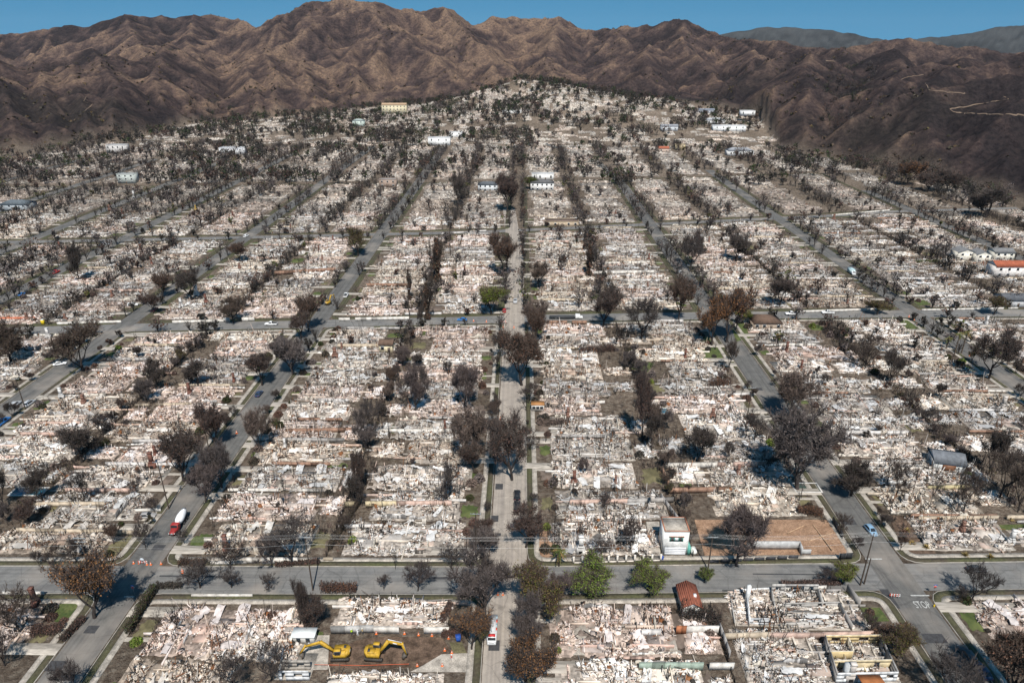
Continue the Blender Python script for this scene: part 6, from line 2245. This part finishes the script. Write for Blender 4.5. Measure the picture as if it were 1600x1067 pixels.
# white broken house left of the dig, with its lean-to roof
o = shell('broken_house', 'burnt white house front with square openings at the dig site corner', [
    (P(437, 1062), P(484, 1062), 2.6, [(.1, .22, 0, 2.2), (.5, .78, 1.0, 2.0)], (.66, .66, .65), None), (P(440, 1046), P(486, 1046), 2.7, [(.55, .8, .9, 1.9)], (.36, .33, .29), None), (P(437, 1062), P(444, 1020), 1.6, [], (.5, .5, .5), None)], (.26, .24, .22), rub=False)
sh2 = thing('shed', 'flat white roofed shed at the left end of the dig wall', 'shed', (*P(477, 1000), 0))
B().box((0, 0, 1.1), (4.6, 2.2, 2.2), (.50, .49, .46)).obj('wall', M_MASON, sh2)
B().box((0, 0, 2.28), (5.2, 2.8, .12), (.72, .74, .72)).obj('roof', M_PAINT, sh2)
for k in range(2):
    B().box((-1 + 2 * k, -1.12, 1.2), (.9, .05, 1.1), (.05, .05, .05)).obj('window', M_GLASS, sh2)

# excavated pit with concrete retaining walls
pit = thing('retaining_wall', 'pale grey concrete retaining walls in the excavated reddish lot', 'retaining wall', (*P(1210, 862), 0))
px_ = lambda a_, b_: (P(a_, b_)[0] - pit.location.x, P(a_, b_)[1] - pit.location.y)
for q0, q1, h_ in (((1165, 858), (1248, 858), 2.6), ((1248, 858), (1252, 868), 2.4), ((1252, 866), (1266, 866), 1.6)):
    a_, b_ = px_(*q0), px_(*q1)
    L = math.hypot(b_[0] - a_[0], b_[1] - a_[1])
    B().box(((a_[0] + b_[0]) / 2, (a_[1] + b_[1]) / 2, h_ / 2), (L, .25, h_), (.44, .44, .43), rz=math.atan2(b_[1] - a_[1], b_[0] - a_[0])).obj('wall', M_MASON, pit)
a_, b_ = px_(1108, 880), px_(1250, 872)
for i_ in range(8):
    f0, f1 = i_ / 8, (i_ + .8) / 8
    B().box((a_[0] + (b_[0] - a_[0]) * (f0 + f1) / 2, a_[1] + (b_[1] - a_[1]) * (f0 + f1) / 2, .5), ((b_[0] - a_[0]) / 10, .2, 1.0), (.05, .05, .055)).obj('shuttering', M_PAINT, pit)
def screen(p0, p1, h_, lab):
    a_, b_ = P(*p0), P(*p1)
    L = math.hypot(b_[0] - a_[0], b_[1] - a_[1])
    o = thing('site_fence', lab, 'fence', (*a_, 0), math.atan2(b_[1] - a_[1], b_[0] - a_[0]))
    n = max(2, int(L / 3))
    for i_ in range(n):
        B().box((L * (i_ + .5) / n, 0, h_ / 2), (L / n - .08, .04, h_), (.03, .032, .035)).obj('mesh_panel', M_PAINT, o)
        B().box((L * i_ / n, .03, h_ / 2 + .1), (.06, .06, h_ + .2), (.3, .3, .3)).obj('post', M_STEEL, o)


screen((1300, 815), (1316, 843), 1.9, 'black screened site fence down the side of the excavated lot')
screen((1310, 874), (1331, 873), 2.0, 'black site gate at the corner of the excavated lot')
for i_, (q0, q1) in enumerate([((1270, 820), (1300, 862)), ((1265, 845), (1300, 835)), ((1255, 822), (1230, 835))]):
    a_, b_ = P(*q0), P(*q1)
    o = B().tube([(*a_, .15), (*b_, .5)], .14, (.40, .27, .17), 5).obj('timber_baulk', M_BARK)
    reg(o, 'pale timber baulk lying on the reddish excavated soil', 'timber', 1, 'timber baulks')

# ------------------------------------------------------------------ pools
M_POOL = mat_flat('pool_water', (.03, .13, .19), .06, .15, .5, .5)  # shade lying over the pool is put into this darkened blue
M_POOLG = mat_flat('stale_pool_water', (.05, .075, .055), .08, .2, .5, .5)
for px, py, w_, d_, mt, lab in [(45, 768, 9, 3.4, M_POOL, 'pale blue pool basin at the left edge past the near cross-road'), (1030, 642, 8, 3.5, M_POOL, 'blue pool in the yard right of the middle street'), (1260, 762, 7, 4, M_POOLG, 'stale dark pool behind the big grey tree'), (1385, 545, 7, 4, M_POOL, 'turquoise pool left of the palm street')]:
    x, y = G(px, py)
    o = thing('pool', lab, 'pool', (x, y, 0), 0, 'garden pools')
    for sx_, sy, ax, ay in ((0, -1, w_ + .8, .4), (0, 1, w_ + .8, .4), (-1, 0, .4, d_), (1, 0, .4, d_)):
        B().box((sx_ * (w_ / 2 + .2), sy * (d_ / 2 + .2), .1), (ax, ay, .24), (.55, .53, .5)).obj('coping', M_MASON, o)
    B().box((0, 0, .04), (w_, d_, .1)).obj('water', mt, o)

# ------------------------------------------------------------------ palms
def palm(px, ybase, ytop, lab, burnt=False):
    x, y, z = G2(px, ybase)
    h = max(2.5, height_at(px, ybase, ytop) * .85) if z == 0 else 6
    o = thing('palm_tree', lab, 'palm', (x, y, z), 0, 'palms')
    r = np.random.default_rng(int(px))
    tr = B()
    n = 7
    pts = np.stack([np.linspace(0, .3, n) ** 1.5 * r.uniform(-1, 1), np.zeros(n), np.linspace(0, h, n)], -1)
    tr.tube(pts, np.linspace(.26, .17, n), (.10, .075, .055), 8)
    for k in range(6):
        tr.tube([pts[k] + (0, 0, .1), pts[k] + (0, 0, .2)], .25 - .01 * k, (.07, .052, .04), 8)
    tr.obj('trunk', M_BARK, o)
    top = pts[-1]
    for k in range(22):
        a_ = k * 2.4 + r.normal(0, .2)
        el = r.uniform(-.7, 1.0)
        L = r.uniform(1.5, 2.3)
        b = B()
        m = 7
        u = np.linspace(0, 1, m)
        px2 = L * u * math.cos(el * .7)
        pz = L * (u * math.sin(el) - .55 * u * u)
        rach = np.stack([top[0] + px2 * math.cos(a_), top[1] + px2 * math.sin(a_), top[2] + pz], -1)
        side = np.array([-math.sin(a_), math.cos(a_), 0])
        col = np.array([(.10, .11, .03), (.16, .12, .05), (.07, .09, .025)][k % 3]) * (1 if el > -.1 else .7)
        for i_ in range(m - 1):
            w_ = .42 * math.sin(math.pi * (u[i_] * .85 + .12))
            for sg in (-1, 1):
                b.add([rach[i_], rach[i_ + 1], rach[i_ + 1] + side * sg * w_ - np.array([0, 0, w_ * .6])], None, col * r.uniform(.7, 1.3), [(0, 1, 2)])
        b.obj('frond', M_LEAF, o)


palm(873, 884, 856, 'squat shaggy palm at the corner by the oval lawn')
palm(1490, 558, 515, 'tall singed palm on the palm street, left of the pair')
palm(1502, 552, 512, 'tall singed palm on the palm street, right of the pair')
palm(1478, 545, 525, 'short palm behind the pair on the palm street')
for i_, (px, py) in enumerate([(1417, 830), (1425, 850), (1447, 856), (1508, 868), (1547, 871), (1540, 812), (1578, 812)]):
    o = None
    x, y = G(px, py)
    o = thing('agave', 'x', 'agave', (x, y, 0), i_, 'singed agaves')
    reg(o, 'singed yellow agave ' + where(x, y), 'agave', 1, 'singed agaves')
    b = B()
    r = np.random.default_rng(i_)
    for k in range(26):
        a_, el = k * 2.4, r.uniform(.1, 1.3)
        d = np.array([math.cos(a_) * math.cos(el), math.sin(a_) * math.cos(el), math.sin(el)])
        s_ = np.array([-math.sin(a_), math.cos(a_), 0]) * .13
        m_ = d * .6 + (0, 0, .1)
        e = d * 1.25 + (0, 0, .0)
        b.add([-s_, s_, m_ + s_, m_ - s_, e], [(0, 1, 2, 3)], np.array([.26, .19, .07]) * r.uniform(.5, 1.3), [(3, 2, 4)])
    b.obj('leaf_rosette', M_LEAF, o)

# ------------------------------------------------------------------ poles and wires
def pole(px, ybase, ytop, lab, arms=1, rz=0.0, trans=False):
    x, y, z = G2(px, ybase)
    h = height_at(px, ybase, ytop) if z < 1 else 11
    o = thing('utility_pole', lab, 'pole', (x, y, z), rz, 'utility poles')
    B().tube([(0, 0, -.2), (0, 0, h)], [.19, .12], (.075, .058, .046), 8).obj('shaft', M_BARK, o)
    for k in range(arms):
        ar = B().box((0, -.16, h - .4 - k * 1.1), (2.6, .12, .14), (.28, .30, .31)).obj('crossarm', M_BARK, o)
        for sx_ in (-1.15, -.5, .5, 1.15):
            B().tube([(sx_, -.16, h - .33 - k * 1.1), (sx_, -.16, h - .12 - k * 1.1)], .05, (.3, .32, .33), 6).obj('insulator', M_PAINT, ar)
    if trans:
        B().tube([(.42, 0, h - 2.9), (.42, 0, h - 1.9)], .26, (.35, .36, .36), 10).obj('transformer', M_STEEL, o)
    return (x, y, h)


PL = [pole(145, 905, 838, 'dark utility pole beside the rust-orange tree', 2), pole(489, 922, 836, 'leaning dark pole before the brown clipped hedge', 1), pole(1106, 890, 836, 'utility pole at the edge of the excavated lot', 1), pole(1344, 914, 832, 'tall dark pole at the right hand street corner', 1)]
pole(1350, 912, 872, 'short charred pole stump beside the tall corner pole', 0)
pole(264, 795, 720, 'utility pole with transformer beside the mixer truck', 1, 0, True)
for a in [(326, 700, 640, 'utility pole by the mixer-truck street mid block'), (40, 640, 590, 'utility pole between the silver cars'), (1165, 668, 604, 'charred pole on the hatchback street'), (1215, 470, 425, 'pole standing left of the palm street'), (1331, 475, 440, 'pole behind the second cross-road at right'), (704, 400, 345, 'tall pole on the middle block back fence line'), (1391, 325, 300, 'steel pole on the far right slope'), (560, 400, 360, 'pole beside the mixer-truck street far up'), (972, 372, 345, 'white topped pole past the third cross-road'), (640, 500, 450, 'pole behind the second cross-road left of the middle street'), (730, 885, 838, 'pole left of the middle street by the near cross-road'), (745, 880, 800, 'slim lamp pole on the left footway of the middle street')]:
    pole(*a)
M_WIRE = mat_flat('wire', (.55, .54, .52), .4, .1, 1, .5, .4)
PL = [(PL[0][0] - 110, PL[0][1] - 2, PL[0][2])] + PL + [(PL[-1][0] + 60, PL[-1][1] + 2, PL[-1][2])]
for k, (off, dz) in enumerate(((-1.15, -.12), (-.5, -.12), (.5, -.12), (1.15, -.12), (.0, -2.4))):
    b = B()
    for A, C in zip(PL[:-1], PL[1:]):
        u = np.linspace(0, 1, 12)
        sag = 4 * u * (1 - u) * (.9 if dz > -1 else 1.3)
        pts = np.stack([A[0] + (C[0] - A[0]) * u, A[1] + (C[1] - A[1]) * u - .16 + off * .6, A[2] + (C[2] - A[2]) * u + dz - sag], -1)
        b.tube(pts, (.013 if k < 4 else .018), (.5, .5, .48), 4, False)
    reg(b.obj('overhead_wire', M_WIRE), ['overhead wire nearest the camera along the near cross-road', 'second overhead wire along the near cross-road', 'third overhead wire along the near cross-road', 'overhead wire farthest back along the near cross-road', 'low slung cable beneath the wires along the near cross-road'][k], 'wire', 1, 'overhead wires')

# ------------------------------------------------------------------ traffic signs, cones and barricades
def sign(px, py, rz, lab):
    o = thing('stop_sign', lab, 'sign', (*G(px, py), 0), rz)
    B().tube([(0, 0, 0), (0, 0, 2.9)], .035, (.4, .4, .4), 6).obj('post', M_STEEL, o)
    oc = [(.40 * math.cos(math.pi / 8 + k * math.pi / 4), 2.5 + .40 * math.sin(math.pi / 8 + k * math.pi / 4)) for k in range(8)]
    B().prism(oc, -.05, -.035, (.75, .75, .75)).obj('rim', M_PAINT, o)
    oc = [(.37 * math.cos(math.pi / 8 + k * math.pi / 4), 2.5 + .37 * math.sin(math.pi / 8 + k * math.pi / 4)) for k in range(8)]
    fc = B().prism(oc, -.062, -.05, (.45, .015, .015)).obj('plate', M_PAINT, o)
    t2 = obj('lettering', STOP_TXT, fc, (0, -.066, 2.5), 0, .28)
    t2.rotation_euler = (math.pi / 2, 0, 0)
    B().box((0, -.05, 3.05), (.9, .02, .2), (.03, .12, .4)).obj('street_name_plate', M_PAINT, o)
    return o


sign(1457, 929, 0, 'red stop sign with blue street plate at the right corner')
sign(211, 930, 0, 'red stop sign with blue plate on the mixer-truck street')
cone_root = obj('traffic_cone', None)
B().tube([(0, 0, .05), (0, 0, .75)], [.19, .04], (.75, .16, .03), 10).obj('cone_body', M_PAINT, cone_root)
B().box((0, 0, .03), (.5, .5, .06), (.7, .15, .03)).obj('base', M_PAINT, cone_root)
B().tube([(0, 0, .36), (0, 0, .50)], [.135, .10], (.8, .8, .78), 10, False).obj('band', M_PAINT, cone_root)
CN = [(209, 880), (218, 880), (230, 882), (236, 882), (252, 881), (285, 892), (285, 895), (588, 990), (632, 990), (654, 992), (675, 993), (695, 1016), (706, 1020), (691, 1040), (652, 1040), (701, 997), (790, 504), (786, 512), (803, 512), (760, 503), (740, 502), (1428, 500), (1432, 508), (1420, 495), (1515, 556), (370, 677), (782, 655), (778, 929), (786, 929)]
for i_, (px, py) in enumerate(CN):
    o = cone_root if i_ == 0 else copy_tree(cone_root)
    x, y = G(px, py)
    o.location = (x, y, .03)
    s_ = 1.05 if py > 700 else 1.4
    o.scale = (s_, s_, s_)
    place_ = 'at the mixer-truck street corner' if px < 300 and py > 850 else 'round the cleared dig lot' if py > 980 else 'on the second cross-road' if py < 530 else 'near ' + where(x, y, False)
    reg(o, 'orange traffic cone ' + place_, 'cone', 1, 'orange traffic cones')


def barricade(px, py, rz, lab, disc=False):
    o = thing('barricade', lab, 'barricade', (*G(px, py), .03), rz)
    for sx_ in (-.8, .8):
        B().prism([(-.35, 0), (-.28, 0), (.03, 1.1), (-.03, 1.1)], sx_ - .04, sx_ + .04, (.5, .5, .5), 'x').obj('leg', M_PAINT, o)
        B().prism([(.35, 0), (.28, 0), (-.03, 1.1), (.03, 1.1)], sx_ - .04, sx_ + .04, (.5, .5, .5), 'x').obj('leg', M_PAINT, o)
    for zz in (.55, .95):
        b = B()
        for k in range(8):
            b.box((-1.05 + k * .3, -.12 if zz < .8 else -.07, zz), (.3, .03, .26), (.72, .72, .7) if k % 2 else (.6, .08, .03))
        b.obj('striped_board', M_PAINT, o)
    if disc:
        pts = [(.5 * math.cos(k * .52), 1.5 + .5 * math.sin(k * .52)) for k in range(12)]
        B().prism(pts, -.14, -.12, (.62, .68, .72)).obj('disc', M_PAINT, o)
    return o


barricade(224, 881, 0, 'striped barricade with a pale round sign at the left corner', True)
barricade(1397, 933, -.1, 'red and white striped barricade on the hatchback street corner')
barricade(787, 505, 0, 'striped barricade at the middle street and second cross-road', False)
hy = thing('fire_hydrant', 'yellow hydrant on the grass by the right stop sign', 'hydrant', (*G(1459, 948), .1))
B().tube([(0, 0, 0), (0, 0, .55), (0, 0, .7)], [.14, .13, .05], (.62, .42, .02), 10).obj('barrel', M_PAINT, hy)
B().tube([(-.22, 0, .42), (.22, 0, .42)], .06, (.6, .4, .02), 8).obj('outlet', M_PAINT, hy)

# ------------------------------------------------------------------ workers on the cleared lot
def skin_body(name, joints, edges, mat):
    me = bpy.data.meshes.new(name)
    me.from_pydata([j[:3] for j in joints], edges, [])
    o = bpy.data.objects.new(name, me)
    COL.objects.link(o)
    mod = o.modifiers.new('skin', 'SKIN')
    for v, j in zip(me.skin_vertices[0].data, joints):
        v.radius = (j[3], j[3] * (j[4] if len(j) > 4 else 1))
    me.skin_vertices[0].data[0].use_root = True
    o.modifiers.new('sub', 'SUBSURF').levels = 1
    o.modifiers['sub'].render_levels = 1
    me.materials.append(mat)
    return o


def cloth_mat(name, top, legs, head=(.35, .2, .14)):
    m, t, p = nt(name)
    tc = nd(t, 'ShaderNodeTexCoord')
    sp = nd(t, 'ShaderNodeSeparateXYZ')
    t.links.new(tc.outputs['Object'], sp.inputs[0])
    mp = nd(t, 'ShaderNodeMath', operation='DIVIDE')
    mp.inputs[1].default_value = 1.8
    t.links.new(sp.outputs['Z'], mp.inputs[0])
    r = ramp(t, mp.outputs[0], [(0, (.03, .025, .02)), (.06, legs), (.52, top), (.845, head)], 'CONSTANT')
    t.links.new(r.outputs[0], p.inputs['Base Color'])
    p.inputs['Roughness'].default_value = .85
    return m


def person(px, py, rz, lab, top, legs, vest=None, hat=None, arm=0.0, kneel=False):
    j = [(0, 0, .95, .13, .75), (0, 0, 1.15, .135, .7), (0, 0, 1.38, .16, .65), (0, 0, 1.50, .07), (0, .02, 1.60, .09), (0, .03, 1.70, .10), (0, .02, 1.78, .06)]
    e = [(0, 1), (1, 2), (2, 3), (3, 4), (4, 5), (5, 6)]
    for s in (-1, 1):
        b0 = len(j)
        j += [(s * .10, 0, .88, .095), (s * .12, .06 * s, .48, .062), (s * .13, .02 * s - .02, .10, .045), (s * .14, .14, .04, .04)]
        e += [(0, b0), (b0, b0 + 1), (b0 + 1, b0 + 2), (b0 + 2, b0 + 3)]
        b1 = len(j)
        f_ = arm if s > 0 else arm * .4
        j += [(s * .22, 0, 1.42, .06), (s * .27, .05 + f_ * .15, 1.15 + f_ * .1, .048), (s * .25, .15 + f_ * .25, .93 + f_ * .35, .035), (s * .25, .19 + f_ * .3, .86 + f_ * .4, .028)]
        e += [(2, b1), (b1, b1 + 1), (b1 + 1, b1 + 2), (b1 + 2, b1 + 3)]
        for k in range(4):                             # fingers
            q = len(j)
            j.append((s * (.235 + .012 * k), .23 + f_ * .32, .80 + f_ * .42 + .006 * k, .009))
            e.append((b1 + 3, q))
        q = len(j)
        j.append((s * .215, .22 + f_ * .3, .85 + f_ * .4, .010))
        e.append((b1 + 3, q))
    o = skin_body('person', j, e, cloth_mat('clothes_' + lab.split()[1], top, legs))
    o.location = (*G(px, py), .06)
    o.rotation_euler = (0, 0, rz)
    tag(o, lab, 'person', 'workers on the cleared lot')
    if vest:
        b = B()
        loft(b, [(1.0, [(-.19, -.13), (.19, -.13), (.21, 0), (.19, .13), (-.19, .13), (-.21, 0)]), (1.3, [(-.22, -.14), (.22, -.14), (.24, 0), (.22, .14), (-.22, .14), (-.24, 0)]), (1.48, [(-.17, -.1), (.17, -.1), (.19, 0), (.17, .1), (-.17, .1), (-.19, 0)])], vest)
        b.V = [np.stack([v[:, 1], v[:, 2], v[:, 0]], -1) for v in b.V]
        b.obj('vest', M_PAINT, o)
    if hat:
        B().tube([(0, .02, 1.74), (0, .02, 1.76), (0, .02, 1.84), (0, .02, 1.88)], [.17, .135, .11, .03], hat, 10).obj('hard_hat', M_PAINT, o)
    return o


person(550, 992, .5, 'worker in lime vest standing by the panelled wall', (.05, .06, .08), (.05, .05, .07), (.42, .60, .04), (.7, .7, .7), .3)
person(559, 993, -.6, 'worker in full white coveralls by the panelled wall', (.74, .74, .74), (.72, .72, .72), None, (.75, .75, .75), .5)
person(567, 991, 2.0, 'worker in tan jacket right of the white suited one', (.45, .33, .16), (.06, .06, .08), None, (.7, .68, .6), .2)
person(468, 999, -1.0, 'worker in orange vest at the scraped slab', (.10, .09, .08), (.06, .06, .07), (.72, .2, .03), (.7, .3, .05), .6)
person(484, 1014, -1.4, 'white suited worker with arms forward near the left excavator', (.70, .70, .70), (.68, .68, .68), None, (.7, .7, .7), .8)
person(706, 1032, 1.5, 'red jacketed worker on the concrete drive', (.5, .06, .04), (.6, .58, .55), None, (.7, .7, .68), .4)
tp = thing('barrier_tape', 'orange barrier tape strung low across the dig site', 'tape', (0, 0, 0))
a_, b_ = G(492, 1042), G(640, 1041)
B().tube([(*a_, .8), ((a_[0] + b_[0]) / 2, a_[1], .7), (*b_, .8)], .05, (.65, .13, .05), 4).obj('ribbon', M_PAINT, tp)
for k in range(4):
    f_ = k / 3
    B().tube([(a_[0] + (b_[0] - a_[0]) * f_, a_[1] + (b_[1] - a_[1]) * f_, 0), (a_[0] + (b_[0] - a_[0]) * f_, a_[1] + (b_[1] - a_[1]) * f_, .95)], .04, (.1, .1, .1), 5).obj('stake', M_PAINT, tp)

# ------------------------------------------------------------------ dirt tracks on the hills
M_TRACK = mat_flat('dirt_track', (.15, .108, .078), 1, .25, .05)


def on_terrain(px, py):
    """where the photo ray meets the hills"""
    d = ray(px, py)
    t = np.linspace(500, 3400, 2400) / d[1]
    x, y, z = d[0] * t, d[1] * t, H + d[2] * t
    g = zt(x, y)
    k = int(np.argmax(g >= z))
    return (float(x[k]), float(y[k])) if g[k] >= z[k] else None


for i_, (w_, pts) in enumerate([(2.2, [(1446, 131), (1452, 142), (1480, 146), (1510, 148)]), (2.4, [(1600, 182), (1540, 180), (1490, 177), (1484, 172), (1510, 168), (1540, 162), (1578, 156), (1565, 151)]), (1.8, [(1405, 126), (1420, 121), (1445, 118)]), (1.6, [(30, 110), (32, 122), (48, 128), (70, 138), (95, 148), (130, 155)]), (1.6, [(135, 152), (131, 160), (145, 165), (128, 178)]), (1.6, [(578, 142), (580, 152), (584, 160)]), (1.8, [(1290, 97), (1330, 99), (1370, 101), (1420, 104), (1460, 103)])]):
    P_ = []
    for q0, q1 in zip(pts[:-1], pts[1:]):
        n = max(2, int(math.hypot(q1[0] - q0[0], q1[1] - q0[1]) / 2.5))
        for k in range(n):
            q = on_terrain(q0[0] + (q1[0] - q0[0]) * k / n, q0[1] + (q1[1] - q0[1]) * k / n)
            if q and (not P_ or 2 < math.hypot(q[0] - P_[-1][0], q[1] - P_[-1][1]) < 45):
                P_.append(q)
    if len(P_) < 3:
        continue
    o = strip('dirt_track', P_, w_ * .22, .3, M_TRACK, clip=False)
    tag(o, ['zigzag dirt track high on the right hills', 'pale dirt track winding over the near right hill', 'short dirt track on the right crest', 'thin trail on the left hill crest', 'short bent trail low on the left hills', 'short trail above the mansion', 'faint bench track along the right ridge'][i_], kind='structure')

# ------------------------------------------------------------------ haze
hb = B().box((0, 3980, 160), (15400, 8200, 326), bottom=True)
M_HAZE = bpy.data.materials.new('haze')
M_HAZE.use_nodes = True
ht = M_HAZE.node_tree
ht.nodes.remove(ht.nodes['Principled BSDF'])
pv = nd(ht, 'ShaderNodeVolumePrincipled')
pv.inputs['Color'].default_value = (.75, .86, 1, 1)
pv.inputs['Density'].default_value = 1.2e-5
pv.inputs['Anisotropy'].default_value = .0
ht.links.new(pv.outputs[0], ht.nodes['Material Output'].inputs['Volume'])
if USE_HAZE:
    hz_o = hb.obj('haze', M_HAZE)
    tag(hz_o, 'thin bluish haze over the far hills', 'haze', kind='stuff')

finish_labels()
